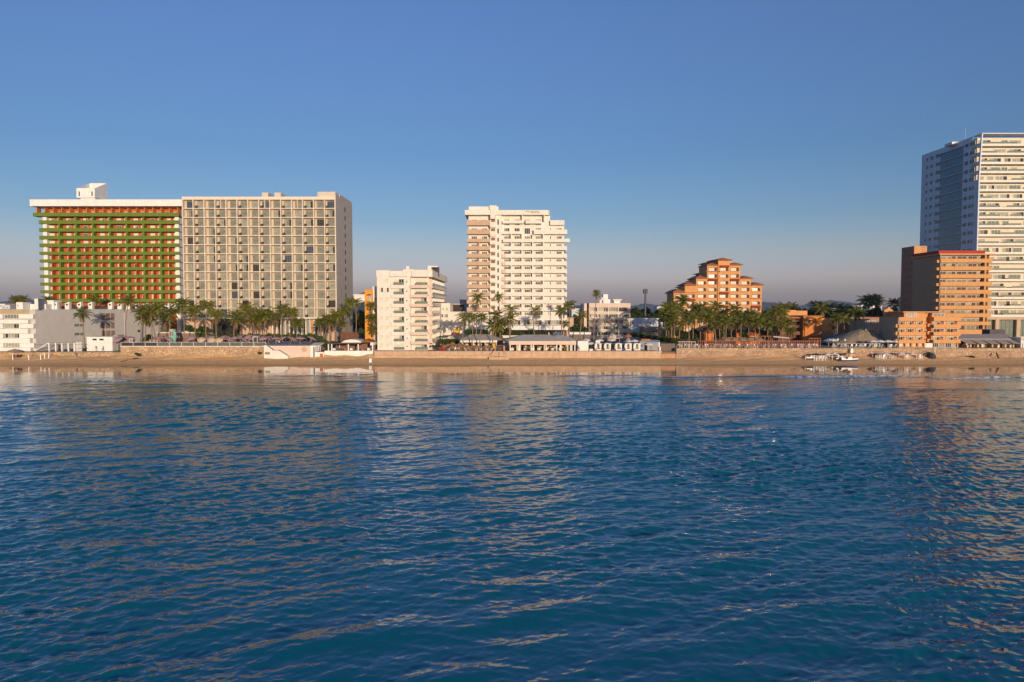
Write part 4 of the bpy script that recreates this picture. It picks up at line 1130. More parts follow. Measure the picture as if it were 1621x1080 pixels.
def gatehouse():
    Y = 223.6; x = lambda px, py=552: X(px, Y, py); z = lambda py: Z(py, Y)
    t = thing('gatehouse', 'small white sloping roofed stair house beside the beach restaurant', 'gatehouse', (x(502), Y, 1.6))
    MB().prismy([(x(493), 1.4), (x(501), 1.4), (x(501), z(547.5)), (x(493), z(547))], Y - 1.5, Y + 3).build('wall', white, t)
    MB().prismx([(Y - 1.7, z(548)), (Y - 1.7, z(547)), (Y + 4, z(543.5)), (Y + 4, z(545))], x(492.4), x(508)).build('roof', white, t)
    MB().box(x(498.2), x(500), Y - 1.56, Y - 1.503, 1.7, z(549)).build('door', dark, t)
    for px in (502.5, 505, 507.6): MB().box(x(px), x(px + .9), Y - 1, Y - .7, z(556), z(547)).build('post', white, t)
    MB().box(x(501) + .003, x(514), Y - 1.4, Y + 2, 1.2, z(557.2)).build('plinth', white, t)
    MB().box(x(509), x(513), Y - 2.0, Y - 1.403, 1.2, z(559.5)).build('step', rooftile, t)
gatehouse()
def beach_stair():
    Y = 222.4; x = lambda px, py=560: X(px, Y, py); z = lambda py: Z(py, Y)
    t = thing('beach_stair', 'white solid stair block running down to the sand from the pool terrace', 'stair', (x(440), Y, 1.4))
    MB().prismy([(x(420.3), 1.2), (x(458), 1.2), (x(458), z(563.5)), (x(444), z(555)), (x(434.5), z(554.5)), (x(424), z(546.5)), (x(420.3), z(546.5))], Y - 1.4, Y + .45).build('stair_wall', cream, t)
    b = MB(); b.tube([(x(421), Y - 1.3, z(545)), (x(434.5), Y - 1.3, z(552.5))], .05); b.tube([(x(443.5), Y - 1.3, z(553)), (x(457.5), Y - 1.3, z(561.5))], .05)
    for px, a, c in ((422, 546.5, 545), (434, 554, 552), (444, 555, 553), (457.4, 563.5, 561)): b.tube([(x(px), Y - 1.3, z(a)), (x(px), Y - 1.3, z(c))], .04)
    b.build('handrail', frame_d, t)
    for px in (422, 426): MB().tube([(x(px + 1.8), Y - 1.46, z(559)), (x(px + 1.8), Y - 1.38, z(559))], .45, 12).build('round_sign', M('olive_sign', (.22, .22, .14)), t)
beach_stair()

# right of the condo
t = low_box('shop_building', 'cream blank walled building with a painted parrot like mural', 'building', 712, 741, 494.5, 545, 258, 14, condo_c, base=3.2, flat=(.2, cream))
low_box('shop_building', 'cream upper block with two pairs of windows beside the condo', 'building', 697.5, 712.6, 480, 545, 257.5, 14, condo_c, [(700.5, 703.5, 487, 492, 2, 'curt'), (706, 709.5, 487, 492, 2, 'curt'), (698.5, 702, 497, 503, 2, 'dark'), (703.5, 709.2, 497, 503, 3, 'mix')], base=3.2)
Yg = 257.9
mo = MB()
mu = [(X(a, Yg), Z(b, Yg)) for a, b in ((721, 518.5), (724, 517.6), (727, 518.3), (728, 524), (727, 530), (724.5, 530.8), (721.5, 530.2), (720.4, 524))]
mo.prismy(list(reversed(mu)), Yg - .05, Yg + .09); mo.build('yellow_mural', yellow, t)
mo = MB(); mu = [(X(a, Yg), Z(b, Yg)) for a, b in ((713.2, 531), (716.8, 531), (720.2, 525), (717.8, 525), (715.4, 526.6))]
mo.prismy(mu, Yg - .08, Yg + .09); mo.build('red_mural', red, t)
cu = bpy.data.curves.new('lettering', 'FONT'); cu.body = 'GUACAMAYA'; cu.extrude = .02
o = bpy.data.objects.new('lettering', cu); col.objects.link(o)
me = bpy.data.meshes.new_from_object(o.evaluated_get(bpy.context.evaluated_depsgraph_get())); bpy.data.objects.remove(o)
xs = [v.co.x for v in me.vertices]; s = (X(730.2, Yg) - X(716, Yg)) / (max(xs) - min(xs))
for v in me.vertices: v.co = Vector(((v.co.x - min(xs)) * s, v.co.z, v.co.y * .75))
me.materials.clear(); me.materials.append(frame_d); place('lettering', me, t, (X(716, Yg), Yg - .12, Z(523.6, Yg)))
MB().box(X(702, 254), X(714, 254), 250, 257, Z(531.8, 254), Z(531, 254)).build('dark_canopy', frame_d, t)
for px in (703, 707.5, 713): MB().box(X(px, 250), X(px + .6, 250), 250.1, 250.3, 3.3, Z(531.8, 254) - .003).build('canopy_post', frame_d, t)
low_box('house', 'house with a dark slatted roof screen behind the mural wall', 'house', 713, 732, 482.5, 500, 286, 8, M('dark_brown_screen', (.05, .035, .03)), base=3.2, flat=(.4, steel))
low_box('house', 'white and blue modern house behind the tower foot', 'house', 728, 742, 475.5, 505, 300, 12, M('pale_blue_render', (.52, .56, .62)), [(733, 739, 476.5, 480, 2, 'dark'), (728.5, 732, 478, 480, 1, 'dark')], base=3.2, flat=(.3, white))
c_ = MB(); c_.lathe([(.55, 0), (.55, 9.3), (0, 9.4)], (X(738.5, 256.5), 256.5, 3.3), 12)
tag(c_.build('round_column', white, None, (X(738.5, 256.5), 256.5, 3.3)), 'plain white round column at the edge of the mural wall', 'column')

def bar_roof():
    Y = 232; x = lambda px, py=535: X(px, Y, py); z = lambda py: Z(py, Y)
    t = thing('beach_bar', 'beach bar with a low grey hipped roof on white posts', 'bar', (x(760), Y, ZC))
    b = MB(); x0, x1 = x(726), x(797); xa, xb = x(744), x(775); ze, zr = z(539), z(530.2)
    b.v += [(x0, Y, ze), (x1, Y, ze), (x1, Y + 12, ze), (x0, Y + 12, ze), (xa, Y + 5, zr), (xb, Y + 5, zr)]
    for q in ((0, 1, 5, 4), (1, 2, 5), (2, 3, 4, 5), (3, 0, 4), (0, 3, 2, 1)): b.f.append(q); b.m.append(0)
    b.build('roof', grey_roof, t)
    MB().box(x(727), x(787), Y + .1, Y + .4, z(542.3), ze - .01).build('fascia', white, t)
    for px in (731, 749, 767.5, 785): MB().box(x(px), x(px + 1), Y + .15, Y + .4, ZC, z(542.3) - .003).build('post', white, t)
    MB().box(x(727), x(796), Y + 9, Y + 11, ZC, ze - .02).build('rear_wall', tan, t)
    for i in range(5): MB().box(x(733 + i * 11), x(739 + i * 11), Y + 6, Y + 6.5, ZC, z(545)).build('counter', (buff_canvas, yellow, white)[i % 3], t)
bar_roof()
def beach_restaurant():
    Y = 224.4; x = lambda px, py=545: X(px, Y, py); z = lambda py: Z(py, Y); zq = lambda q: 480 + q / 10.13
    t = thing('restaurant', 'long rose fronted restaurant with grey hipped roofs and open bays on the sea wall', 'restaurant', (x(858), Y, ZC))
    xl, xr = x(806), x(912)
    MB().box(xl, xr, Y, Y + .5, z(zq(668)), z(zq(606))).build('fascia', pink, t)
    b = MB(); x0, x1, ze = x(798), x(914), z(zq(600)); xa, xb, zr = X(828, Y + 8), X(890, Y + 8), Z(zq(505), Y + 8)
    b.v += [(x0, Y - .5, ze), (x1, Y - .5, ze), (x1, Y + 16, ze), (x0, Y + 16, ze), (xa, Y + 8, zr), (xb, Y + 8, zr)]
    for q in ((0, 1, 5, 4), (1, 2, 5), (2, 3, 4, 5), (3, 0, 4), (0, 3, 2, 1)): b.f.append(q); b.m.append(0)
    b.build('roof', M('pale_roof', (.60, .54, .50), var=.1), t)
    b = MB(); b.hip(X(838, Y + 2, 535), X(884, Y + 2, 535), Y + 2, Y + 9, Z(zq(588), Y + 2), Z(zq(505), Y + 5), .25); b.build('upper_roof', grey_roof, t)
    b = MB(); cx_ = X(882, Y + 6, 533); b.lathe([(0, .2), (1.1, .4), (1.4, 1.2), (1.1, 2.0), (0, 2.3)], (cx_, Y + 6, Z(zq(572), Y + 6)), 12); b.build('roof_tank', M('mirror_steel', (.5, .5, .5), rough=.2, metal=.9), t)
    b = MB(); b.box(X(870, Y + 5, 530), X(879, Y + 5, 530), Y + 5, Y + 7, Z(zq(550), Y + 5), Z(zq(520), Y + 5)); b.build('roof_unit', frame_d, t)
    b = MB(); b.box(X(868, Y + 6, 528), X(870, Y + 6, 528), Y + 6, Y + 7, Z(zq(545), Y + 6), Z(zq(470), Y + 6)); b.build('chimney', tan, t)
    MB().box(xl, xr, Y + 9, Y + 14, ZC, ze - .01).build('rear_wall', M('warm_inner', (.55, .40, .20), var=.25), t)
    for q in (272, 415, 430, 610, 645, 850, 1020, 1075, 1240, 1262, 1310): 
        MB().box(x(780 + q / 10.13), x(780 + q / 10.13 + 1.5), Y + .1, Y + .45, ZC, z(zq(668)) - .003).build('post', white, t)
    for q in (380, 600, 820, 1085, 1190):
        MB().box(x(780 + q / 10.13), x(780 + q / 10.13 + 2.6), Y + .6, Y + .9, ZC, z(zq(668)) - .003).build('curtain', M('buff_curtain', (.60, .46, .27)), t)
    rnd = random.Random(5)
    for i in range(9):
        px = 810 + i * 11; MB().lathe([(.7, .0), (.75, .74), (0, .76)], (x(px), Y + 3 + (i % 3), ZC), 10).build('table', white_canvas, t)
    for i in range(8):
        px = 812 + i * 12; MB().box(x(px), x(px + 7), Y + 8.6, Y + 8.9, ZC, z(zq(700 + 25 * (i % 2)))).build('inner_screen', (M('dark_inner', (.06, .045, .03)), yellow, wood)[i % 3] if i % 3 != 1 else M('dark_inner', (.06, .045, .03)), t)
beach_restaurant()
low_box('shed', 'plain white flat topped shed right of the rose fronted restaurant', 'shed', 914.5, 931.5, 540, 555.5, 225, 5, white, base=ZC)
low_box('service_building', 'long low white service roof behind the rose fronted restaurant', 'service building', 903, 934, 529.5, 545, 242, 6, M('grey_brown_wall', (.16, .13, .11)), base=3.2, flat=(.7, white))
def white_annexe():
    t = thing('annexe', 'white walled annexe in shade at the right end of the daybed terrace', 'annexe', (X(1026, 228), 228, ZC))
    b = MB(); b.prism([(X(1013, 232), 232), (X(1043.2, 225.5), 225.5), (X(1045, 225.5), 225.5), (X(1045, 242), 242), (X(1013, 242), 242)], ZC, Z(541, 230)); b.build('wall', white, t)
    d = Vector((X(1043.2, 225.5) - X(1013, 232), -6.5, 0)).normalized(); nn = Vector((d.y, -d.x, 0)); a = Vector((X(1013, 232), 232, 0))
    b = MB(); p, q = a + d * 2.2 + nn * .003, a + d * 3.3 + nn * .003; b.prism([(p.x + nn.x * .05, p.y + nn.y * .05), (q.x + nn.x * .05, q.y + nn.y * .05), (q.x, q.y), (p.x, p.y)], ZC, ZC + 2.2); b.build('door', dark, t)
    MB().box(X(1044, 225.3), X(1046.3, 225.3), 225.0, 225.49, ZC - .3, Z(549, 225)).build('pier', white, t)
    MB().box(X(1016, 236), X(1030, 236), 236, 241, Z(541, 230) + .003, Z(541, 230) + .5).build('roof_tile_edge', rooftile, t)
white_annexe()
low_box('house', 'pale blue white house in shade left of the palms', 'house', 998.5, 1042, 505, 523, 300, 12, M('pale_blue_render', (.52, .56, .62)), [(1000, 1003, 510, 514, 1, 'dark'), (1012, 1014, 509, 514, 1, 'dark'), (1028, 1031, 509, 514, 2, 'dark')], base=3.2, flat=(.25, white))
low_box('house', 'brown shaded house with a long dark window at the palm grove', 'house', 1020, 1052, 518, 536, 290, 12, M('brown_house', (.30, .21, .15)), [(1030, 1041, 523, 527, 3, 'dark'), (1044, 1046.5, 523, 527, 1, 'curt')], base=3.2)
# retaining bank behind the annexe
b = MB(); b.prism([(X(1046, 226), 226), (X(1070, 226), 226), (X(1070, 262), 262), (X(1004, 262), 262), (X(1004, 258), 258)], 3.0, 5.6)
tag(b.build('retaining_wall', M('dark_brown_wall', (.17, .12, .09), streak=.15), None, (X(1055, 226), 226, 3)), 'dark brown retaining wall between the annexe and the rubble wall', 'wall')

# the town behind: scattered pale houses
rnd = random.Random(21)
far = [(903, 920, 484, 320, 'white'), (905, 916, 489.5, 300, 'pale'), (893, 903, 486, 340, 'white'), (897, 908, 504, 290, 'tan'), (1040, 1052, 486, 420, 'white'), (1058, 1066, 485.5, 440, 'white'), (1350, 1362, 484.5, 520, 'white'), (1363, 1370, 483, 540, 'pale'), (1376, 1386, 486, 470, 'white'), (1382, 1396, 484.5, 500, 'white'), (1316, 1330, 487.5, 480, 'pale'), (1218, 1226, 488, 460, 'white'), (2, 16, 484, 330, 'pale'), (-20, 8, 482, 360, 'white')]
adj = ['with a flat parapet', 'with a stepped roof', 'half hidden by trees', 'catching the low sun', 'with a plain blank front', 'with two dark windows', 'on the skyline']
whr = ['behind the gap right of the central tower', 'beside the street trees near the tan hotel', 'close behind the central tower', 'low beside the street at the central tower', 'above the palm grove left of the stepped hotel', 'just left of the stepped orange hotel', 'under the right hand hill', 'right of the highest hill', 'left of the dark palm clump', 'between the dark palms and the brown lift tower', 'on the skyline under the left hill', 'right beside the stepped orange hotel', 'in the far left corner', 'cut off by the left edge of the photo']
for i, (a, c, p, Yh, k) in enumerate(far):
    m_ = {'white': white, 'pale': M('pale_blue_render', (.52, .56, .62)), 'tan': tan}[k]
    ws = [(a + (c - a) * .2, a + (c - a) * .4, p + 2, p + 4, 1, 'dark'), (a + (c - a) * .6, a + (c - a) * .8, p + 2, p + 4, 1, 'grey')]
    low_box('house', '%s house %s' % ({'white': 'small white', 'pale': 'small pale', 'tan': 'small tan'}[k], whr[i]), 'house', a, c, p, 500, Yh, 9, m_, ws, base=3.2, flat=(.3, m_))

def mast():
    Y = 330; x0 = X(1021.5, Y); t = thing('telecom_mast', 'slim dark telecom mast with a crown of antennas on the skyline', 'mast', (x0, Y, 3.2))
    MB().tube([(x0, Y, 3.2), (x0, Y, Z(457.5, Y))], [.55, .38], 10).build('pole', mast_m, t)
    for k in range(6):
        a = k * math.pi / 3; q = MB(); cx_, cy_ = x0 + .9 * math.cos(a), Y + .9 * math.sin(a)
        q.box(cx_ - .22, cx_ + .22, cy_ - .15, cy_ + .15, Z(465, Y), Z(457.6, Y)); q.build('antenna_panel', mast_m, t)
    b = MB(); b.lathe([(.5, 0), (1.0, .1), (1.0, .3), (.5, .4)], (x0, Y, Z(463.5, Y)), 12); b.build('ring', mast_m, t)
mast()

# right side
def orange_annexe():
    Y = 262; x = lambda px, py=515: X(px, Y, py); z = lambda py: Z(py, Y); zq = lambda q: 440 + q / 6.754
    t = thing('hotel_annexe', 'low orange hotel annexe with one bold blank orange wall and shaded balconies', 'hotel annexe', (x(1285), Y, 3.2))
    MB().box(x(1271.5), x(1301), Y, Y + 12, 3.2, z(zq(414))).build('orange_block', orange_deep, t)
    MB().box(x(1301) + .003, x(1319), Y + 1.2, Y + 12, 3.2, z(zq(430))).build('right_block', orange, t)
    for a, c in ((485, 512), (552, 586)): MB().box(x(1316), x(1323.3), Y + .3, Y + 6, z(zq(c)), z(zq(a))).build('balcony', orange, t)
    MB().box(x(1274), x(1285), Y - .06, Y - .003, z(zq(492)), z(zq(447))).build('recess', orange, t)
    MB().box(x(1279.5), x(1283), Y - .09, Y - .062, z(zq(478)), z(zq(447)) - .1).build('recess_window', dark, t)
    MB().box(x(1273), x(1287), Y - .5, Y - .003, z(zq(497)), z(zq(490))).build('ledge', orange_deep, t)
    b = MB(); b.box(x(1238), x(1271.4), Y + 3.6, Y + 16, 3.2, z(zq(435))); b.build('left_wing', M('shade_brown_render', (.13, .065, .04)), t)  # wing and galleries: their shade is put into the browns
    for a, c in ((440, 470), (505, 535), (575, 610)): MB().box(x(1238), x(1271.4), Y + 1.6, Y + 3.597, z(zq(c)), z(zq(a))).build('gallery', M('gallery_shade_brown', (.19, .09, .05)), t)
    MB().box(x(1236), x(1272), Y + 1.2, Y + 16, z(zq(434)), z(zq(418))).build('roof', rooftile, t)
    b = MB(); b.hip(x(1271), x(1302), Y - .6, Y + 12.5, z(zq(412)), z(zq(405)), .25); b.build('block_roof', orange_deep, t)
    b = MB(); b.box(X(1240, Y + 26, 495), X(1260, Y + 26, 495), Y + 26, Y + 36, 3.2, Z(491, Y + 26)); b.box(X(1260, Y + 26, 495) + .003, X(1278, Y + 26, 495), Y + 26, Y + 36, 3.2, Z(492, Y + 26)); b.build('upper_block', orange, t)
    b = MB(); b.hip(x(1282), x(1318), Y - 6, Y - .7, z(zq(620)), z(zq(570)), .2); b.build('porch_roof', rooftile, t)
    for px in (1283, 1294, 1305, 1316): MB().box(x(px), x(px + .8), Y - 5.8, Y - 5.5, ZR, z(zq(620)) - .01).build('porch_post', orange, t)
orange_annexe()
low_box('villa', 'long shaded brown villa wing behind the palm roof', 'villa', 1345, 1398, 503.5, 530, 262, 10, M('brown_house', (.30, .21, .15)), [(1370, 1376, 508, 512, 2, 'dark'), (1380, 1386, 508, 512, 2, 'dark')], base=3.2, flat=(.3, rooftile))
def palapa(px0, px1, pk, pe, pp, Y, D, mat, label, cat, tier=None, posts=4):
    x0, x1 = X(px0, Y, pe), X(px1, Y, pe); xk = X(pk, Y + D / 2, pp)
    t = thing('palapa', label, cat, ((x0 + x1) / 2, Y + D / 2, ZR))
    ze, zk = Z(pe, Y), Z(pp, Y + D / 2); rnd = random.Random(int(px0)); b = MB()
    ny, n = 7, 44
    def rim(k):
        a = 2 * math.pi * k / n; c, s = math.cos(a), math.sin(a); e = 3.2
        r = (abs(c) ** e + abs(s) ** e) ** (-1 / e)
        return c * r, s * r
    rows = []
    for j in range(ny):
        f = j / (ny - 1); row = []
        for k in range(n):
            c, s = rim(k); sag = f ** 1.12
            xx = xk * (1 - f) + ((x0 + x1) / 2) * f + c * (x1 - x0) / 2 * f; yy = Y + D / 2 + s * D / 2 * f
            zz = zk + (ze - zk) * sag + (rnd.uniform(-.12, .12) if j else 0)
            row.append((xx, yy, zz))
        rows.append(row)
    for j in range(ny - 1):
        for k in range(n): b.face([rows[j][k], rows[j + 1][k], rows[j + 1][(k + 1) % n], rows[j][(k + 1) % n]])
    for k in range(n):
        p, q = rows[-1][k], rows[-1][(k + 1) % n]; dz = rnd.uniform(.25, .5)
        b.face([p, (p[0], p[1], p[2] - dz), (q[0], q[1], q[2] - dz), q])
    b.build('thatched_roof', mat, t)
    if tier:
        c = MB(); tx, tw, tp0, tp1, td = tier
        c.hip(X(tx - tw, Y + D / 2, tp0), X(tx + tw, Y + D / 2, tp0), Y + D / 2 - td, Y + D / 2 + td, Z(tp0, Y + D / 2), Z(tp1, Y + D / 2), .3, ridge=td * .8); c.build('ridge_cap', mat, t)
    for i in range(posts):
        for yy in (Y + .8, Y + D - .8):
            xx = x0 + 1 + (x1 - x0 - 2) * i / (posts - 1); MB().tube([(xx, yy, ZR), (xx, yy, ze + .3)], .13, 7).build('post', red_wood, t)
    MB().box(x0 + 2, x1 - 2, Y + D - 2.4, Y + D - 2, ZR, ZR + 2.1).build('rear_screen', M('dark_inner', (.06, .045, .03)), t)
    return t
palapa(1323, 1419, 1372.5, 543.5, 518.5, 232, 17, thatch, 'large grey brown thatched palapa roof over the terrace dining', 'palapa', (1373, 9.5, 523, 513.5, 2.6), 6)
palapa(1308, 1338, 1325.5, 541, 527, 242, 9, M('slate_canvas', (.13, .12, .13)), 'smaller dark pyramid roof left of the big thatched palapa', 'pavilion', None, 3)
def terracotta_block():
    Y = 226; x = lambda px, py=520: X(px, Y, py); z = lambda py: Z(py, Y); zq = lambda q: 360 + q / 4.697; D = 12
    t = thing('apartment_block', 'low terracotta block of three balconied floors with a curved gable and shaded grey flank', 'apartment block', (x(1470), Y, ZR))
    xa, xb, xc, xd = x(1423.3), x(1466), x(1478.3), x(1521.5)
    MB().box(xa, xb, Y + 1.3, Y + D, 3.2, z(zq(668))).box(xb + .003, xc - .003, Y + 3, Y + D, 3.2, z(zq(640))).box(xc, xd, Y + 1.3, Y + D, 3.2, z(zq(660))).build('wall', terracotta, t)
    MB().box(xa - .2, xa - .003, Y + .3, Y + D, 3.2, z(zq(672))).build('flank_wall', M('flank_shade_taupe', (.36, .29, .23), streak=.1), t)  # shade on the left side put into its greyish colour
    rows = [(722, 748), (778, 805), (836, 862)]; pv = [(690, 722), (748, 778), (805, 836)]
    rnd = random.Random(14)
    for i, (a, c) in enumerate(rows):
        for p, q in ((xa, xb), (xc, xd)):
            MB().box(p, q, Y, Y + .2, z(zq(c)), z(zq(a))).box(p, q, Y + .2, Y + 1.297, z(zq(c)), z(zq(c)) + .2).build('balcony', terracotta, t)
            n = 3 if p == xa else 2
            for j in range(n):
                w0 = (q - p) / n
                place('window', wmesh(win(w0 * .8, z(zq(pv[i][0])) - z(zq(c)) - .45, 3, rnd.choice(['grey', 'mix', 'half', 'dark'])), frame_w, STD_GLASS), t, (p + w0 * j + w0 * .1, Y + 1.15, z(zq(c)) + .21))
                MB().box(p + w0 * (j + .45), p + w0 * (j + .75), Y + .5, Y + .9, z(zq(a)) - .3, z(zq(a)) + .55).build('planter', rooftile, t)
        s = MB(); s.box(xa - .75, xa - .203, Y + .5, Y + 2, z(zq(c)) + .1, z(zq(a)) + .1); s.build('side_balcony', terracotta, t)
        s = MB(); s.box(xc - 1.0, xc - .003, Y + 1.6, Y + 2.9, z(zq(c)) + .3, z(zq(a)) + .2); s.build('side_balcony', terracotta, t)
    for p, q in ((xa, xb), (xc, xd)): MB().box(p, q, Y + .1, Y + 1.297, z(zq(697)), z(zq(668))).build('top_beam', terracotta, t)
    # penthouse and curved gable
    MB().box(x(1436), x(1469), Y + 2, Y + 10, z(zq(668)), z(zq(636))).build('penthouse', terracotta, t)
    place('penthouse_window', wmesh(win(x(1456) - x(1439), 1.45, 4, 'curt'), frame_w, STD_GLASS), t, (x(1439), Y + 1.9, z(zq(672)) + .1))
    MB().box(x(1479), x(1500), Y + 1.5, Y + 9, z(zq(668)), z(zq(640))).build('penthouse', terracotta, t)
    place('penthouse_window', wmesh(win(x(1499) - x(1481), 1.3, 3, 'grey'), frame_w, STD_GLASS), t, (x(1481), Y + 1.4, z(zq(674)) + .1))
    MB().box(x(1432), x(1507), Y + 1.0, Y + 10.2, z(zq(634)), z(zq(626))).build('flat_roof', terracotta, t)
    b = MB()
    for k in range(5): b.box(x(1502 + 4.3 * k), x(1502.8 + 4.3 * k), Y + 1.4, Y + 1.8, z(zq(686)), z(zq(664)))
    b.box(xc + 5, xd, Y + 1.35, Y + 1.85, z(zq(664)) , z(zq(660))); b.build('roof_balustrade', terracotta, t)
    g = MB(); yy = Y + D + .01; gx = lambda px: X(px, yy, 490); gz = lambda q: Z(zq(q), yy)
    g.prismy([(gx(1400), gz(662)), (gx(1423), gz(662)), (gx(1421), gz(640)), (gx(1416), gz(632)), (gx(1413), gz(615)), (gx(1410), gz(607)), (gx(1407), gz(590)), (gx(1404), gz(607)), (gx(1400), gz(615))], yy, yy + .8); g.build('curved_gable', terracotta, t)
    # ground floor: piers, shutters, glazing
    for k in range(5): MB().box(x(1424 + 10 * k), x(1426.4 + 10 * k), Y + .2, Y + 1.297, ZR, z(zq(862)) - .003).build('pier', terracotta, t)
    MB().box(xa, xb, Y + .4, Y + .7, ZR, z(zq(886))).build('low_wall', terracotta, t)
    for k in range(4): place('shutter_window', wmesh(win(1.4, 1.0, 2, 'curt'), frame_w, [M('pale_blind', (.62, .56, .46), rough=.4), gl_grey, gl_dark, gl_blue]), t, (x(1427 + 10 * k), Y + .9, z(zq(884))))
    for k in range(4): place('ground_glazing', wmesh(win(x(1488.5) - x(1479), 1.9, 3, ('dark', 'grey', 'dark', 'half')[k]), frame_w, STD_GLASS), t, (x(1480 + 10.2 * k), Y + 1.1, ZR + .02))
    MB().box(xb, xc, Y + .6, Y + .9, ZR, z(zq(862))).build('white_panel', white, t)
terracotta_block()
def awning_restaurant():
    Y = 226.5; x = lambda px, py=540: X(px, Y, py); z = lambda py: Z(py, Y)
    t = thing('restaurant', 'terrace restaurant with a grey sloped roof and a row of tilted canvas awnings', 'restaurant', (x(1570), Y, ZR))
    MB().box(x(1523), x(1617), Y - 1.5, Y - 1.1, ZR - .2, z(551.2)).build('low_wall', white, t)
    b = MB(); b.v += [(x(1522), Y + 2, z(537)), (x(1609), Y + 2, z(537)), (X(1597, Y + 9), Y + 9, Z(529, Y + 9)), (X(1522, Y + 9), Y + 9, Z(529, Y + 9)), (x(1522), Y + 2, z(537) - .3), (x(1609), Y + 2, z(537) - .3), (X(1597, Y + 9), Y + 9, Z(529, Y + 9) - .3), (X(1522, Y + 9), Y + 9, Z(529, Y + 9) - .3)]
    for q in ((0, 1, 2, 3), (0, 4, 5, 1), (1, 5, 6, 2), (2, 6, 7, 3), (3, 7, 4, 0), (7, 6, 5, 4)): b.f.append(q); b.m.append(0)
    b.build('roof', grey_roof, t)
    for k in range(5):
        a, c = x(1523 + 18 * k), x(1538.5 + 18 * k); d_ = .9; b = MB()
        b.v += [(a, Y + 1.9, z(537.8)), (c + .3, Y + 1.9, z(537.8)), (c + d_, Y - 1.2, z(544.3)), (a + d_, Y - 1.2, z(543.8)), (a, Y + 1.9, z(537.8) - .05), (c + .3, Y + 1.9, z(537.8) - .05), (c + d_, Y - 1.2, z(544.3) - .05), (a + d_, Y - 1.2, z(543.8) - .05)]
        for q in ((3, 2, 1, 0), (2, 3, 7, 6), (4, 5, 6, 7), (1, 2, 6, 5), (0, 4, 7, 3)): b.f.append(q); b.m.append(0)
        b.build('awning', M('taupe_awning', (.36, .29, .24)), t)
        MB().tube([(c + d_, Y - 1.1, ZR), (c + d_, Y - 1.1, z(544.3))], .05).build('post', frame_d, t)
    MB().box(x(1523), x(1612), Y + 6, Y + 8, ZR, z(537) - .31).build('rear_wall', M('dark_inner', (.06, .045, .03)), t)
    rnd = random.Random(2)
    for k in range(16):
        px = 1526 + 5.4 * k; MB().box(x(px), x(px + 2.6), Y + rnd.uniform(0, 3), Y + 3.6, ZR, ZR + rnd.uniform(.8, 1.5)).build('table', (wood, buff_canvas, white_canvas, tan)[k % 4], t)
    MB().box(X(1568, Y + 12), X(1592, Y + 12), Y + 12, Y + 16, 3.2, Z(522, Y + 12)).build('kitchen_block', M('plum_grey', (.10, .075, .085)), t)
    MB().box(x(1612.5), x(1622), Y - 1.0, Y + 5, ZR, z(534.5)).build('side_kiosk', cream, t)
    MB().box(x(1613.5), x(1622), Y - 1.06, Y - 1.004, z(538.5), z(536)).build('kiosk_sign', M('pale_teal', (.28, .40, .42)), t)
awning_restaurant()

# ------------------------------------------------------------------ palms, trees, hedges
def frond(b, rnd, az, el, L, droop, wid, m=0, base=(0, 0, 0), nl=15):
    d = Vector((math.cos(az), math.sin(az), 0)); p = Vector(base); ang = el; pts = [p.copy()]
    n = 8
    for i in range(n):
        p = p + (d * math.cos(ang) + Vector((0, 0, math.sin(ang)))) * (L / n); ang -= droop / n * (0.5 + i / n); pts.append(p.copy())
    side = Vector((-d.y, d.x, 0))
    for i in range(n):
        w0 = .05 * (1 - i / n) + .015; w1 = .05 * (1 - (i + 1) / n) + .015
        b.face([pts[i] - side * w0, pts[i] + side * w0, pts[i + 1] + side * w1, pts[i + 1] - side * w1], m)
    for k in range(1, nl + 1):
        f = .12 + .88 * k / nl; q = f * n; i = min(int(q), n - 1); c = pts[i].lerp(pts[i + 1], q - i)
        t = (pts[i + 1] - pts[i]).normalized()
        ll = wid * (math.sin(math.pi * min(1, f * .9 + .08)) ** .6) * rnd.uniform(.8, 1.1)
        for s in (-1, 1):
            o = (side * s * .82 + t * .45 + Vector((0, 0, -.38 - .35 * f + rnd.uniform(-.15, .15)))).normalized() * ll
            wv = t * .085
            b.face([c - wv, c + wv, c + o * .6 + wv * .7, c + o, c + o * .6 - wv * .7], m)
def crown(seed, n, L, kind='coconut'):
    rnd = random.Random(seed); b = MB()
    for i in range(n):
        f = i / n; az = i * 2.39996 + rnd.uniform(-.25, .25)
        if kind == 'coconut': el = R(82 - 112 * f + rnd.uniform(-9, 9)); dr = R(95 - 20 * f + rnd.uniform(-15, 15)); l_ = L * rnd.uniform(.85, 1.1) * (1 - .12 * (f > .8)); wd = .95
        elif kind == 'wind': el = R(75 - 95 * f); dr = R(105); az = az * .5 + rnd.uniform(-.8, .4); l_ = L * rnd.uniform(.8, 1.15); wd = .9
        else: el = R(80 - 120 * f + rnd.uniform(-8, 8)); dr = R(55); l_ = L * rnd.uniform(.85, 1.05); wd = .62
        dry = f > .86 and rnd.random() < .55
        if dry: el -= R(25)
        frond(b, rnd, az, el, l_, dr, wd, 1 if dry else 0, (0, 0, .1))
    for k in range(7):
        a = k * .9; b.lathe([(0, -.16), (.15, -.06), (.15, .06), (0, .16)], (.28 * math.cos(a), .28 * math.sin(a), -.22 - .1 * (k % 2)), 6, 2)
    return b.mesh('crown', [palm_leaf, palm_dry, trunk_m])
CROWNS = [crown(1, 27, 3.3), crown(2, 24, 3.5), crown(3, 30, 3.1), crown(4, 22, 3.6), crown(5, 26, 3.0), crown(6, 24, 3.3, 'wind'), crown(7, 30, 2.1, 'fan'), crown(8, 26, 2.4, 'fan'), crown(9, 16, 3.4), crown(10, 18, 3.6)]
prn = random.Random(77)
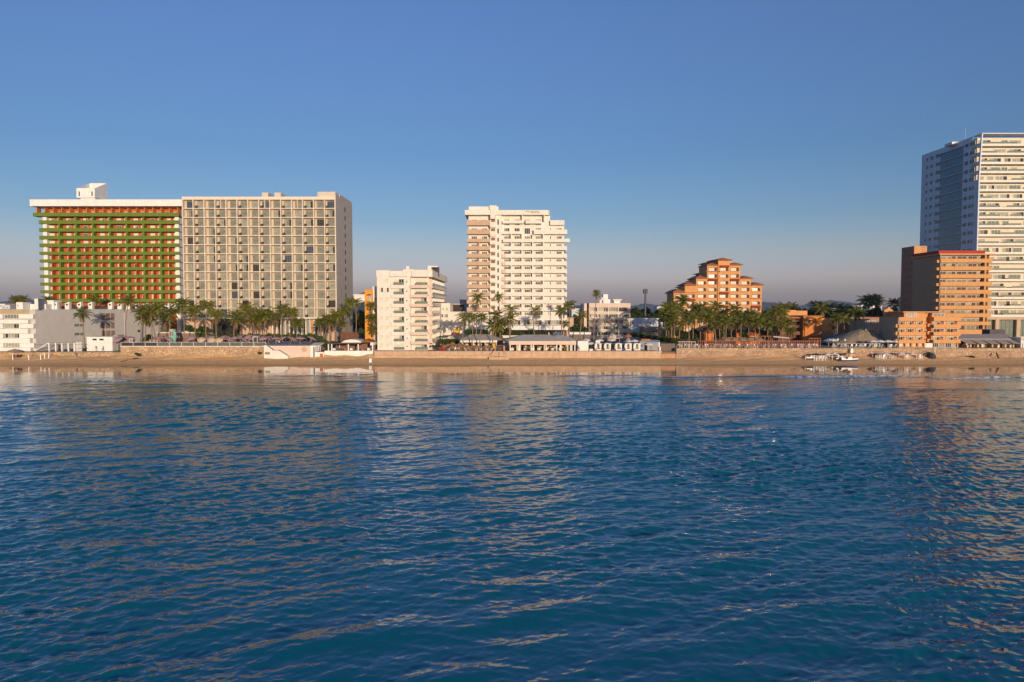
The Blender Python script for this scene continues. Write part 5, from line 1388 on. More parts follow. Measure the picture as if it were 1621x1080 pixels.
def palm(px0, py0, px1, py1, Y, label, kind=None, size=1.0, group=None, r=.17):
    zb = 3.2 if py0 is None else Z(py0, Y)
    a = Vector((X(px0, Y, 530), Y, zb)); c = Vector((X(px1, Y, py1), Y + prn.uniform(-.6, .6), Z(py1, Y)))
    t = thing('palm_tree', label, 'palm', a, group)
    pts = []; n = 8; bow = prn.uniform(-.5, .5)
    for i in range(n + 1):
        f = i / n; p = a.lerp(c, f); p.x += bow * math.sin(math.pi * f); p.x += (a.x - c.x) * .18 * math.sin(math.pi * f); pts.append(p)
    tk = MB(); tk.tube([p - a for p in pts], [r * (1.45 if i == 0 else 1.12 - .38 * i / n) for i in range(n + 1)], 7)
    tk.v = [(x + a.x, y + a.y, z + a.z) for x, y, z in tk.v]
    tk.build('trunk', trunk_m, t, smooth=True)
    k = prn.choice([0, 1, 2, 3, 4]) if kind is None else kind
    cr = place('crown', CROWNS[k], t, c); cr.rotation_euler = (prn.uniform(-.12, .12), prn.uniform(-.12, .12), prn.uniform(0, 6.28) if k != 5 else prn.uniform(-.4, .4)); size *= 1.14; cr.scale = (size, size, size * prn.uniform(.9, 1.05))
    return t
P = palm
# left block and pool terrace
P(134, 549, 129, 497, 226, 'lone palm standing in front of the white store room', None, .85)
P(199, 534, 202, 479, 240, 'tall palm with hanging dead fronds before the green hotel', 3, 1.05)
P(222.5, 541, 223, 494, 230, 'slim leaning palm at the left end of the pool palms', None, .9)
P(229, 541, 231, 505, 234, 'short full palm inside the pool cluster', 2, 1.05)
P(240, 541, 241.5, 493, 231, 'palm with a broad crown in the pool cluster by the grey wall', None, 1.0)
P(254, 541, 251, 488, 229, 'tall thin palm at the right of the first pool cluster', None, .95)
P(246, 541, 236, 503, 240, 'leaning palm behind the first pool cluster', None, 1.0)
P(262, 540, 262, 508, 246, 'big spreading palm growing behind the pool bar', 1, 1.15)
P(270.5, 541, 269, 496, 229, 'palm in front of the turquoise slide tower', 1, .95)
P(290, 541, 289.5, 484, 230, 'tall palm at the left edge of the beige hotel', None, .95)
P(307, 541, 307, 494, 229, 'palm with a wide flat crown before the salmon wall', 1, 1.05)
P(327, 540, 328.5, 486, 230, 'tall palm before the salmon wall of the beige hotel', None, .9)
P(342.5, 540, 341, 500, 229, 'short slim palm standing before the dark lobby glass', None, .85)
for i, (a, p1, q1, lab) in enumerate(((372, 375, 505, 'first full palm right of the lobby glass'), (394, 392, 492, 'highest palm of the clump right of the lobby glass'), (410, 411, 503, 'palm with heavy crown in the middle of the hedge clump'), (418, 420, 499, 'last palm of the hedge clump'), (403, 402, 509, 'low palm tucked under the hedge clump'))):
    P(a, 541, p1, q1, 236 + (i % 3) * 2, lab, None, 1.1)
for i, (a, p1, q1, lab) in enumerate(((436, 435, 504, 'palm before the tall white fins, left of its group'), (446, 446, 491, 'taller palm standing before the white fins'), (458, 461, 496, 'palm with a ragged crown before the white fins'), (471, 471, 513, 'short palm low before the white fins'), (506, 507, 512, 'slim palm by the orange panels'), (508.5, 519, 508, 'palm leaning right over the gatehouse'), (520, 521, 509, 'upright palm behind the open beach restaurant'), (533, 535, 500, 'full palm in front of the beige side wall'), (531, 531, 507, 'tall curved palm rising through the restaurant beams'))):
    P(a, 541 if i < 5 else 553, p1, q1, 240 - i if i < 5 else 228 + (i % 3) * 3, lab, None, .88)
P(546, 540, 546, 494, 240, 'palm leaning against the bare beige side wall', None, .9)
P(543, 530, 541.5, 514, 239, 'low palm above the slat fence at the side wall', None, .7)
P(554.5, 530, 553.5, 479, 244, 'tall thin palm at the right edge of the beige hotel', None, .72)
P(563.5, 530, 563, 481, 246, 'tall thin palm standing in the street gap', None, .75)
P(571, 530, 571, 504, 255, 'palm deep in the street beside the orange house', None, .85)
P(588.5, 528, 588.5, 484, 231.5, 'palm rising before the bright orange house', None, .65)
P(591, 532, 590, 504, 230, 'middle palm before the bright orange house', None, .8)
P(594, 545, 593.5, 522, 229, 'short full palm at the left corner of the condo', None, .8)
# centre
P(734, 552, 735, 504, 228, 'palm at the mural wall of the cream building', None, .85)
P(745.5, 552, 747, 504, 229, 'slim palm left of the tall pair before the tower', None, .75)
P(753.5, 535, 756.5, 473, 240, 'tallest palm before the tan balconies of the tower', None, .75)
P(758.5, 552, 763, 503, 228, 'leaning palm at the right of the bar roof', None, .8)
P(779, 552, 785, 500, 229, 'palm leaning right over the bar roof', None, .8)
P(788, 530, 789.5, 471, 244, 'tall thin palm at the stair core of the tower', None, .6)
P(807.5, 537, 809, 492, 236, 'palm with an upper crown before the tower windows', 3, .75)
P(808, 537, 808, 507, 235, 'palm with a lower drooping crown at the rose fronted restaurant', None, .85)
P(791, 536, 790, 515, 238, 'bushy low palm left of the restaurant roof', 2, 1.1)
P(784, 536, 782, 519, 240, 'dark bushy palm behind the grey bar roof', 2, 1.0)
P(846, 532, 848, 493, 238, 'palm standing before the podium window strip', None, .7)
P(889.5, 533, 889, 494, 238, 'palm at the right corner of the central tower', None, .85)
P(895, 531, 895, 513, 238, 'small palm under the tower corner', None, .55)
P(901.5, 533, 902, 484, 242, 'tall palm in the gap right of the tower', None, .8)
P(917, 537, 921, 501, 236, 'curved palm before the tan hotel flank', None, .75)
P(939.5, 541, 944.5, 466, 234, 'very tall thin palm with a small crown before the tan hotel', 7, .72, r=.14)
# the grove before the stepped hotel
grove = [(1052, 1053, 498, 262, 1.0), (1063, 1064, 487, 250, 1.05), (1053, 1055.5, 490, 244, 1.0), (1061, 1061, 503, 240, .9), (1080, 1080.5, 478, 258, 1.05), (1069, 1070, 503, 238, .85), (1078, 1078, 515, 236, .7), (1096, 1096, 504, 240, .95), (1107, 1109, 489, 254, 1.05), (1108, 1107, 500, 246, 1.0), (1116, 1118, 504, 240, .95), (1127, 1127, 508, 242, .95), (1135, 1134.5, 487, 256, 1.0), (1141, 1140, 505, 244, 1.0), (1151, 1151, 509, 240, 1.05), (1166, 1167, 499, 252, .95), (1158, 1159, 512, 244, .9), (1184, 1184, 506, 240, .95), (1196, 1197, 511, 238, 1.0), (1202, 1203, 508, 242, .95), (1211, 1212, 501, 256, 1.05), (1222, 1220, 508, 250, 1.0), (1231, 1230, 494, 240, 1.05), (1247, 1247, 513, 238, .85), (1251, 1252, 526, 236, .7), (1241, 1239, 500, 252, .9), (1087, 1088, 500, 262, 1.0), (1146, 1146, 499, 262, 1.0), (1176, 1176, 503, 262, 1.0), (1072, 1073, 492, 256, .95), (1091, 1090, 511, 238, .9), (1101, 1101, 493, 258, 1.0), (1121, 1122, 497, 256, 1.0), (1132, 1131, 516, 236, .8), (1145, 1145, 513, 237, .85), (1160, 1161, 491, 260, 1.0), (1173, 1173, 511, 240, .9), (1190, 1190, 499, 256, 1.0), (1217, 1217, 516, 238, .85), (1237, 1237, 517, 237, .75), (1062, 1062, 514, 238, .75)]
gl = ['', 'tall', 'short', 'full crowned', 'slim', 'leaning']
for i, (a, p1, q1, Yp, s) in enumerate(sorted(grove, key=lambda q: q[1])):
    P(a, None, p1, q1, Yp, '%s coconut palm of the grove before the stepped orange hotel, %s from the left' % (('tall' if q1 < 497 else 'short' if q1 > 509 else 'mid height'), ordw(i + 1)), None, s * .95, 'coconut palms in the grove before the stepped hotel')
P(1326.5, 545, 1327, 505, 246, 'palm right of the bold orange wall', None, .9)
P(1338, 545, 1338, 508, 248, 'palm with hanging dry fronds left of the big palapa', 9, .95)
P(1353, 530, 1354, 497, 252, 'palm with a golden crown rising behind the big palapa', 4, 1.1)
P(1415, 505, 1416, 483, 300, 'dark palm between the gable and the brown lift tower', 0, 1.1)
for i, (p1, q1, lab) in enumerate(((1371, 479, 'left palm of the dark clump on the skyline'), (1380, 476, 'middle palm of the dark clump on the skyline'), (1388, 478, 'right palm of the dark clump on the skyline'))):
    P(p1, None, p1, q1, 310 + i * 4, lab, None, 1.25)
for i, (p1, q1, Yp) in enumerate(((1292, 486, 330), (1301, 490, 310), (1315, 490, 340), (1331, 491, 330), (1347, 494, 320), (1240, 489, 320), (1253, 489, 330))):
    P(p1, None, p1, q1, Yp, 'dusky palm on the tree line behind the orange annexe, %s from the left' % ordw((4, 5, 6, 7, 8, 1, 2)[i] - (1 if i < 5 else 0)), None, 1.2, 'palms on the far tree line')
for i, (p1, q1, lab) in enumerate(((24, 475, 'left dark palm on the roof line of the beach block'), (31, 475.5, 'middle dark palm on the roof line of the beach block'), (39, 475, 'right dark palm on the roof line of the beach block'))):
    P(p1, None, p1, q1, 330, lab, None, .9)
P(78, 490, 79, 478, 262, 'low palm behind the roof fins at the left', None, .9)
P(150, 490, 150, 475, 268, 'palm rising behind the roof fins', None, 1.0)

def leafy(seed, n, rx, ry, rz, ls, m):
    rnd = random.Random(seed); b = MB(); lob = []
    for k in range(9):
        a = rnd.uniform(0, 6.28); q = rnd.uniform(.2, .62)
        lob.append((Vector((math.cos(a) * rx * q, math.sin(a) * ry * q, rnd.uniform(-.45, .55) * rz)), rnd.uniform(.36, .58)))
    for i in range(n):
        c, s = rnd.choice(lob); u = Vector((rnd.gauss(0, 1), rnd.gauss(0, 1), rnd.gauss(0, 1))).normalized() * rnd.uniform(.55, 1.05)
        p = c + Vector((u.x * rx * s, u.y * ry * s, u.z * rz * s))
        a = Vector((rnd.gauss(0, 1), rnd.gauss(0, 1), rnd.gauss(0, .7))).normalized(); w_ = a.cross(Vector((rnd.gauss(0, 1), rnd.gauss(0, 1), rnd.gauss(0, 1)))).normalized()
        l_ = ls * rnd.uniform(.6, 1.3)
        b.face([p - a * l_, p + w_ * l_ * .55, p + a * l_, p - w_ * l_ * .55])
    return b.mesh('crown', [m])
TREES = [leafy(1, 2600, 4.2, 4.2, 3.4, .34, tree_leaf), leafy(2, 2300, 4.6, 4.2, 3.0, .36, tree_leaf), leafy(3, 2500, 3.6, 3.6, 3.8, .34, tree_leaf)]
HEDGES = [leafy(11, 1300, 2.0, 1.3, 1.2, .20, hedge_leaf), leafy(12, 1200, 1.8, 1.3, 1.4, .20, hedge_leaf), leafy(13, 1400, 2.4, 1.2, 1.0, .2, hedge_leaf)]
TR = [MB(), MB(), MB()]
for i, b in enumerate(TR):
    b.tube([(0, 0, 0), (.1, 0, 3), (0, .1, 6)], [.35, .26, .16], 7); b.tube([(.1, 0, 3), (1.4, .3, 5.5)], [.18, .08], 6); b.tube([(.05, 0, 3.6), (-1.5, -.2, 6)], [.16, .07], 6); b.tube([(.05, 0, 4), (.2, 1.4, 6.2)], [.14, .06], 6)
TRM = [b.mesh('trunk', bark) for b in TR]
def tree(px, ptop, Y, label, k, s=1.0, group=None):
    zt = Z(ptop, Y); H = max(zt - 3.2, 4.0) ; cz = zt - 3.2 * s
    t = thing('tree', label, 'tree', (X(px, Y), Y, 3.2), group)
    c = place('crown', TREES[k], t, (X(px, Y), Y, cz)); c.scale = (s, s, s); c.rotation_euler = (0, 0, prn.uniform(0, 6.28))
    q = place('trunk', TRM[k], t, (X(px, Y), Y, 3.2)); q.scale = (s, s, max((cz - 3.2 + .5) / 6, .4))
    return t
lst = [(1004, 488, 350), (1012, 491, 340), (1022, 489, 370), (1031, 492, 345), (1042, 490, 360), (1050, 487, 380), (1009, 497, 320), (1025, 498, 318), (1037, 499, 316), (1060, 492, 330), (1000, 486, 420),
       (1212, 490, 350), (1222, 488, 370), (1233, 490, 345), (1262, 487, 420), (1276, 490, 380), (1284, 488, 360), (1296, 492, 330), (1308, 489, 350), (1322, 491, 340), (1336, 490, 360), (1349, 490, 330), (1360, 491, 340), (1372, 488, 350), (1386, 487, 345), (1398, 490, 335), (1408, 492, 330), (1268, 491, 340), (1340, 497, 310), (1322, 500, 300), (1365, 500, 300), (1396, 499, 300),
       (879, 496, 330), (898, 491, 360), (912, 494, 320), (920, 486.5, 370), (906, 501, 300), (926, 494, 340), (886, 487, 400), (917, 508, 290), (568, 483, 360), (575, 489, 330), (562, 492, 350), (556, 494, 300), (573, 500, 290)]
pl = {0: 'behind the telecom mast', 1: 'on the tree line behind the orange annexe', 2: 'in the side street right of the central tower', 3: 'in the gap beside the bright orange house'}
cnt = {0: 0, 1: 0, 2: 0, 3: 0}
for i, (p, q, Yt) in enumerate(sorted(lst)):
    k = 0 if 990 < p < 1100 else 1 if p > 1100 else 2 if p > 800 else 3
    cnt[k] += 1
    tree(p, q, Yt, 'dark leafy tree %s, %s from the left' % (pl[k], ordw(cnt[k])), i % 3, prn.uniform(.9, 1.25), 'leafy trees ' + pl[k])
def hedge(px, py, Y, label, k, s=1.0, group=None):
    o = bpy.data.objects.new('bush', HEDGES[k % 3]); col.objects.link(o)
    o.location = (X(px, Y, py), Y, Z(py, Y)); o.scale = (s, s, s); o.rotation_euler = (0, 0, prn.uniform(-.4, .4))
    return tag(o, label, 'bush', group)
hl = [(296, 519, 245, 1.1), (305, 523, 244, 1.0), (312, 530, 243, .9), (322, 522, 247, 1.2), (323, 531, 244, 1.1), (331, 533, 243, .9), (344, 534, 243, 1.0), (352, 536, 242, .8), (236, 533, 243, .8), (232, 537, 240, .7), (268, 533, 247, 1.0)]
for i, (p, q, Yh, s) in enumerate(sorted(hl)): hedge(p, q, Yh, 'green bush of the pool garden left of the lobby glass, %s from the left' % ordw(i + 1), i, s, 'bushes of the pool garden')
for i in range(13): hedge(366 + i * 10.6, 532 + (i % 3) * .8, 243, 'clipped green hedge clump along the pool umbrellas, %s from the left' % ordw(i + 1), i, .95, 'hedge clumps behind the pool umbrellas')
for i, (p, q, Yh, s) in enumerate(((503, 536, 236, 1.1), (512, 541, 232, .9), (516, 547, 230, .7), (574, 524, 236, .8))): hedge(p, q, Yh, ('round bush beside the gatehouse', 'shrub behind the gatehouse posts', 'small shrub at the restaurant steps', 'bush beside the slat fence')[i], i, s)
for i in range(7): hedge(701 + i * 4.3, 540 + (i % 2), 238, 'grey green shrub under the mural wall, %s from the left' % ordw(i + 1), i, .85, 'shrubs under the mural wall')
for i, (p, q, s) in enumerate(((745, 526, 1.1), (752, 527, 1.0), (766, 527, .9), (797, 524, 1.3), (786, 531, 1.1), (818, 527, .9), (842, 527, .9), (850, 528, .9), (694, 548, .6), (683, 548, .5))):
    hedge(p, q, 241 if i < 8 else 230, ('leafy bush left of the grey bar roof', 'leafy bush above the grey bar roof', 'leafy bush right on the bar roof edge', 'large bush between bar and restaurant', 'dark bush in the gap between bar and restaurant', 'bush behind the restaurant roof ridge', 'left bush under the podium palm', 'right bush under the podium palm', 'small round bush on the condo corner', 'small bush at the condo foot')[i], i, s)
for i in range(10): hedge(1006 + i * 7.2, 530 + i * 1.1, 262 - i * 3.4, 'dark hedge clump on the retaining wall, %s from the left' % ordw(i + 1), i, 1.0, 'hedge on the retaining wall')
for i in range(12): hedge(1062 + i * 13.5, 527 + (i * 7 % 5), 250 + (i * 5 % 9), 'undergrowth bush among the palm grove trunks, %s from the left' % ordw(i + 1), i, 1.5, 'undergrowth in the palm grove')
for i, (p, q) in enumerate(((1125, 547.5), (1164, 547), (1098, 539))): hedge(p, q, 226, ('low green planter bush left on the railing terrace', 'low green planter bush right on the railing terrace', 'round bush behind the railing')[i], i, .55)
hedge(217, 561, 220.5, 'small wild shrub at the foot of the sand wall', 1, .5)
hedge(411.5, 559, 221.8, 'weed tuft growing at the wall before the white stair', 0, .38)
hedge(1538, 565, 221.2, 'pale green weed patch at the foot of the rubble wall', 2, .45)

# ------------------------------------------------------------------ sea walls
def wall(px0, px1, zt, mat, label, y0=WALLY, th=.8, cap=None, zb=.6):
    x0, x1 = X(px0, y0), X(px1, y0); t = None
    b = MB(); b.box(x0, x1, y0, y0 + th, zb, zt)
    if cap is None:
        return tag(b.build('sea_wall', mat, None, ((x0 + x1) / 2, y0, 1.4)), label, 'sea wall')
    t = thing('sea_wall', label, 'sea wall', ((x0 + x1) / 2, y0, 1.4))
    b.build('wall_face', mat, t)
    MB().box(x0, x1, y0 - .12, y0 + th, zt + .003, zt + .2).build('coping', cap, t)
    return t
wall(-400, 189, 3.05, block, 'low worn sand coloured wall under the left beach block')
wall(189, 420, ZL - .18, block, 'tall sandstone wall below the glass railing of the pool', cap=cream)
wall(420.2, 492.5, ZL - .18, pink, 'rose plastered terrace wall with an arched recess', cap=cream)
wall(592, 1047, ZC - .02, wall_conc, 'long plain sea wall below the restaurants', cap=None)
wall(1071.5, 1900, ZR - .75, rubble, 'rough rubble stone wall under the railing terrace', cap=M('wall_top_blocks', (.46, .34, .22), streak=.2, var=.2))
MB_ = MB(); MB_.box(X(1071.5, WALLY), X(1900, WALLY), WALLY + .03, WALLY + .8, ZR - .54, ZR)
tag(MB_.build('parapet_wall', block, None, (X(1300, WALLY), WALLY, ZR - .5)), 'band of squared blocks topping the rubble wall', 'wall')
wall(592, 780, 2.15, wall_conc, 'low ledge running along the foot of the plain sea wall', y0=WALLY - .9, th=.85)
wall(1047.4, 1071, 2.6, M('brick_low', (.50, .25, .13), var=.2), 'short orange brick wall closing the gap by the annexe', y0=WALLY + .4)
arc = bpy.data.objects['sea_wall.002']
b = MB(); b.tube([(X(481, WALLY) , WALLY - .05, Z(553.2, WALLY)), (X(481, WALLY), WALLY + .02, Z(553.2, WALLY))], .85, 16); b.build('arched_recess', M('arch_tan', (.50, .36, .24)), arc)
# ramp at the foot of the bar steps
b = MB(); b.prism([(X(774, 221), 220.4), (X(806, 221), 220.4), (X(797, 223), WALLY - .01), (X(783, 223), WALLY - .01)], 1.0, 1.75)
tag(b.build('ramp', wall_conc, None, (X(790, 222), 222, 1.4)), 'worn sloping ramp below the wooden gate of the plain wall', 'ramp')
def beach_gate():
    Y = 223.9; x = lambda px: X(px, Y, 550); t = thing('gate', 'wooden gate frame with a dark tarpaulin between two brick posts', 'gate', (x(790), Y, ZC))
    for px in (783.5, 798): MB().box(x(px - 1.2), x(px + 1.2), Y - .4, Y + .3, ZC - .3, ZC + 1.6).build('brick_post', M('brick_low', (.50, .25, .13), var=.2), t)
    MB().box(x(785), x(797.5), Y, Y + .2, Z(548, Y), Z(546.5, Y)).build('lintel', wood, t)
    for px in (786, 797): MB().box(x(px - .3), x(px + .3), Y, Y + .2, ZC, Z(548, Y) - .003).build('frame_post', wood, t)
    MB().box(x(787.5), x(796.5), Y + .5, Y + .6, ZC, Z(549, Y)).build('tarpaulin', M('dark_tarp', (.07, .06, .07)), t)
    b = MB()
    for s, px in ((-1, 776), (1, 801)): b.tube([(x(790 + s * 6), Y - .5, ZC + .6), (x(px), Y - 2.8, 2.3)], .05)
    b.tube([(x(790), Y - 1.5, ZC - .3), (x(790), Y - 1.5, ZC - 1.6)], .05); b.build('handrail', frame_d, t)
beach_gate()
# ------------------------------------------------------------------ pool terrace
def glass_railing():
    Y = WALLY + .25; t = thing('railing', 'glass railing with white posts on top of the tall sandstone wall', 'railing', (X(300, Y), Y, ZL))
    n = 12; x0, x1 = X(190, Y), X(420, Y)
    for i in range(n + 1):
        a = x0 + (x1 - x0) * i / n; MB().box(a - .06, a + .06, Y, Y + .1, ZL, ZL + 1.12).build('post', frame_w, t)
        if i < n: MB().box(a + .08, a + (x1 - x0) / n - .08, Y + .03, Y + .06, ZL + .12, ZL + 1.0).build('glass_panel', gl_rail_dark if i < 3 else gl_rail, t)
    MB().box(x0, x1, Y - .02, Y + .12, ZL + 1.123, ZL + 1.2).build('handrail', frame_w, t)
glass_railing()
def umb_proto(name, mat, rad, h, n=8, dome=.55):
    t = thing(name, 'x', 'parasol', local=True)
    b = MB(); b.lathe([(rad, h - dome), (rad * .55, h - dome * .35), (.05, h)], n=n); b.lathe([(rad, h - dome), (rad, h - dome - .14)], n=n); b.lathe([(rad * .99, h - dome - .02), (.05, h - .06)], n=n)
    b.build('canopy', mat, t)
    MB().tube([(0, 0, 0), (0, 0, h + .08)], .035, 6).build('pole', frame_w, t)
    MB().lathe([(.28, 0), (.28, .08), (.06, .1)], n=10).build('base', steel, t)
    return t
first = {}
def put(proto, loc, label, group, rot=(0, 0, 0), s=1.0):
    o = proto if proto.name not in first else copy_tree(proto)
    first[proto.name] = 1
    o.location = loc; o.rotation_euler = rot; o.scale = (s, s, s); o['label'] = label
    if group: o['group'] = group
    elif 'group' in o: del o['group']
    return o
mu = umb_proto('garden_umbrella', mauve, 1.75, 2.6)
ul = [(190, 537), (197, 538), (205, 536.5), (247.5, 536.8), (263, 537), (262, 533), (305.5, 532.8), (308, 535.5), (319, 535.5), (329, 532.5), (336, 533.5), (357, 536.5), (356, 532.8), (360, 536), (372, 538), (380.5, 535.2), (382, 532.4), (393.5, 536), (395.5, 531.6), (417, 534.5), (404, 532.2), (417.6, 534), (426, 535.8), (437, 535), (450.5, 535.8), (458.2, 534.6), (474.8, 534.6), (489.5, 534.3)]
for i, (p, q) in enumerate(sorted(ul)):
    Yu = 228 + (i * 7 % 5) * 1.5 + (4 if q < 533.5 else 0); tilt = (.45 if i % 3 == 0 else -.3 if i % 4 == 1 else .05, .35 if i % 3 == 1 else -.25 if i % 5 == 0 else 0, i)
    zz = Z(q - 1.2, Yu) - 2.5
    put(mu, (X(p, Yu, q), Yu, max(zz, ZL)), 'mauve parasol on the pool terrace, %s from the left' % ordw(i + 1), 'mauve parasols on the pool terrace', tilt)
bu = umb_proto('garden_umbrella', buff_canvas, 1.3, 2.3)
for i, (p, q) in enumerate(((320, 535), (336, 535.5), (348, 535.5))):
    put(bu, (X(p, 227.5, q), 227.5, Z(q, 227.5) - 1.9), 'buff parasol tilted to the sun behind the glass railing, %s from the left' % ordw(i + 1), 'buff parasols behind the glass railing', (.6, .1, 0))
# loungers, kiosks, slide tower
def lounger_proto():
    t = thing('sun_lounger', 'x', 'sun lounger', local=True)
    MB().box(-.32, .32, -.6, .75, .30, .40).build('seat', blue_fab, t)
    b = MB(); b.prismx([(.75, .30), (.75, .40), (1.25, .95), (1.33, .90)], -.32, .32); b.build('backrest', blue_fab, t)
    for sx in (-.28, .28):
        for sy in (-.5, .6): MB().box(sx - .03, sx + .03, sy - .03, sy + .03, 0, .297).build('leg', frame_w, t)
    return t
lo = lounger_proto()
for i in range(15):
    Yl = 224.6; put(lo, (X(270 + i * 5.0, Yl), Yl, ZL), 'dark blue sun lounger behind the glass railing, %s from the left' % ordw(i + 1), 'sun loungers behind the glass railing')
for i in range(12):
    Yl = 225.2; put(lo, (X(425 + i * 5.6, Yl), Yl, ZL), 'dark sun lounger under the right hand mauve parasols, %s from the left' % ordw(i + 1), 'sun loungers on the rose wall terrace')
def kiosk(px, Y, lab, h=2.4, wd=1.6):
    t = thing('towel_kiosk', lab, 'kiosk', (X(px, Y), Y, ZL)); x = X(px, Y)
    MB().box(x - wd / 2, x + wd / 2, Y, Y + 1.6, ZL, ZL + .95).build('counter', plastic_w, t)
    for s in (-1, 1): MB().box(x + s * wd / 2 - .06, x + s * wd / 2 + .06, Y + .02, Y + .14, ZL + .953, ZL + h).build('post', plastic_w, t)
    MB().box(x - wd / 2 - .15, x + wd / 2 + .15, Y - .1, Y + 1.7, ZL + h + .003, ZL + h + .16).build('roof', plastic_w, t)
    MB().box(x - wd / 2 + .07, x + wd / 2 - .07, Y + 1.45, Y + 1.55, ZL + .953, ZL + h - .003).build('rear_panel', frame_d, t)
kiosk(403, 223.9, 'white lifeguard kiosk with a dark opening on the pool terrace edge', 2.7, 1.3)
kiosk(206, 226, 'small white kiosk at the left end of the pool terrace', 2.0, 1.0)
b_ = thing('towel_box', 'white towel box at the edge of the rose terrace wall', 'box', (X(416, 224), 224, ZL)); MB().box(X(413.5, 224), X(419, 224), 224, 225, ZL, ZL + .75).build('body', plastic_w, b_); MB().box(X(413.2, 224), X(419.3, 224), 223.95, 225.05, ZL + .753, ZL + .83).build('lid', cream, b_)
def slide_tower():
    Y = 229; x = lambda px: X(px, Y); t = thing('slide_tower', 'turquoise childrens slide tower with red trim among the pool palms', 'play tower', (x(271), Y, ZL))
    for px in (267.6, 270.6, 273.6, 276): MB().box(x(px - .5), x(px + .5), Y, Y + .3, ZL, Z(521.5 if px > 269 else 520.5, Y)).build('post', turq, t)
    MB().box(x(267), x(274), Y - .1, Y + 1.5, Z(526, Y), Z(521, Y)).build('cabin', M('sage_paint', (.34, .40, .30)), t)
    MB().box(x(267), x(273.5), Y - .16, Y - .104, Z(527.3, Y), Z(525.6, Y)).build('red_trim', orange_red, t)
    MB().box(x(266.8), x(278), Y - .05, Y + 1.2, Z(535, Y), Z(531.5, Y)).build('deck', turq, t)
    MB().tube([(x(275), Y - .2, Z(525, Y)), (x(277), Y - .2, Z(530, Y)), (x(274), Y - .2, Z(535, Y)), (x(277), Y - .3, Z(539.5, Y))], .35, 8).build('tube_slide', turq, t)
    MB().box(x(267), x(273), Y - .3, Y, ZL, ZL + .9).build('base', blue, t)
slide_tower()
# ------------------------------------------------------------------ far left beach
def mini_wall():
    Y = 224; t = thing('fence', 'white posts with thin wires along the foot of the grey side wall', 'fence', (X(90, Y), Y, 3.0)); x = lambda px: X(px, Y)
    for px in (75.5, 86, 96, 106, 115.5): MB().box(x(px - .9), x(px + .9), Y, Y + .5, 3.05, Z(543.2, Y)).build('post', white, t)
    b = MB(); b.prismy([(x(51), Z(555, Y)), (x(53), Z(555, Y)), (x(75), Z(543, Y)), (x(72), Z(543, Y))], Y + .6, Y + .8); b.build('stair_string', white, t)
    b = MB()
    for q in (545.5, 551.5): b.tube([(x(52), Y + .2, Z(q, Y)), (x(137), Y + .2, Z(q, Y))], .03, 5)
    b.tube([(x(75), Y + .2, Z(543, Y)), (x(126), Y + .2, Z(541, Y))], .03, 5); b.build('wire', frame_d, t)
    MB().box(x(116.8), x(126), Y + .5, Y + .9, 3.05, Z(541, Y)).build('grey_panel', grey_wall, t)
mini_wall()
for i, (p, a, c, dx) in enumerate(((17.5, 561, 570.5, .1), (42, 561, 570.5, 1), (61.5, 561, 571, .6), (68, 559, 567.5, .3), (75, 558, 565, -.2))):
    Yp = 218.3 + (0 if i < 3 else 1.2); zt_ = Z(a, Yp); xx = X(p, Yp)
    o = MB().tube([(xx + dx * .3, Yp, .35), (xx, Yp, zt_)], [.13, .11], 8).build('beach_post', plastic_w, None, (xx, Yp, .4))
    tag(o, 'white leaning post stuck in the left beach, %s from the left' % ordw(i + 1), 'post', 'white posts on the left beach')
def thatch_umb(px, py, Y, zb, label, r=1.6, h=2.4, group=None, mat=None):
    x = X(px, Y); t = thing('thatch_umbrella', label, 'thatched parasol', (x, Y, zb), group)
    rnd = random.Random(int(px * 3)); b = MB(); n = 14
    for j, (ra, za, rb, zb_) in enumerate(((.05, h, .55 * r, h - .38), (.5 * r, h - .30, r, h - .85))):
        for k in range(n):
            a0, a1 = 2 * math.pi * k / n, 2 * math.pi * (k + 1) / n; q = rnd.uniform(-.1, .06)
            b.face([(ra * math.cos(a0), ra * math.sin(a0), za), (rb * math.cos(a0), rb * math.sin(a0), zb_ + q), (rb * math.cos(a1), rb * math.sin(a1), zb_ + q), (ra * math.cos(a1), ra * math.sin(a1), za)])
    b.v = [(p[0] + x, p[1] + Y, p[2] + zb) for p in b.v]
    b.build('canopy', mat or thatch, t); MB().tube([(x, Y, zb), (x, Y, zb + h)], .07, 6).build('pole', wood, t)
thatch_umb(20.5, 550, 220.8, 1.55, 'thatched parasol standing alone on the far left sand', 2.2, 2.7)
def seatgroup(px, Y, z, lab, m=blue_fab):
    x = X(px, Y); t = thing('beach_chair', lab, 'chair', (x, Y, z))
    MB().box(x - .3, x + .3, Y, Y + .55, z + .35, z + .43).build('seat', m, t); MB().prismx([(Y + .5, z + .43), (Y + .6, z + .43), (Y + .85, z + 1.05), (Y + .75, z + 1.05)], x - .3, x + .3).build('backrest', m, t)
    for s in (-.26, .26):
        for yy in (Y + .04, Y + .5): MB().box(x + s - .03, x + s + .03, yy - .03, yy + .03, z, z + .347).build('leg', frame_d, t)
seatgroup(16, 220.2, 1.35, 'dark beach chair left under the lone thatched parasol'); seatgroup(24, 220.4, 1.4, 'dark beach chair nearest the pole of the lone thatched parasol', black); seatgroup(28, 220.4, 1.4, 'dark beach chair right under the lone thatched parasol', black)
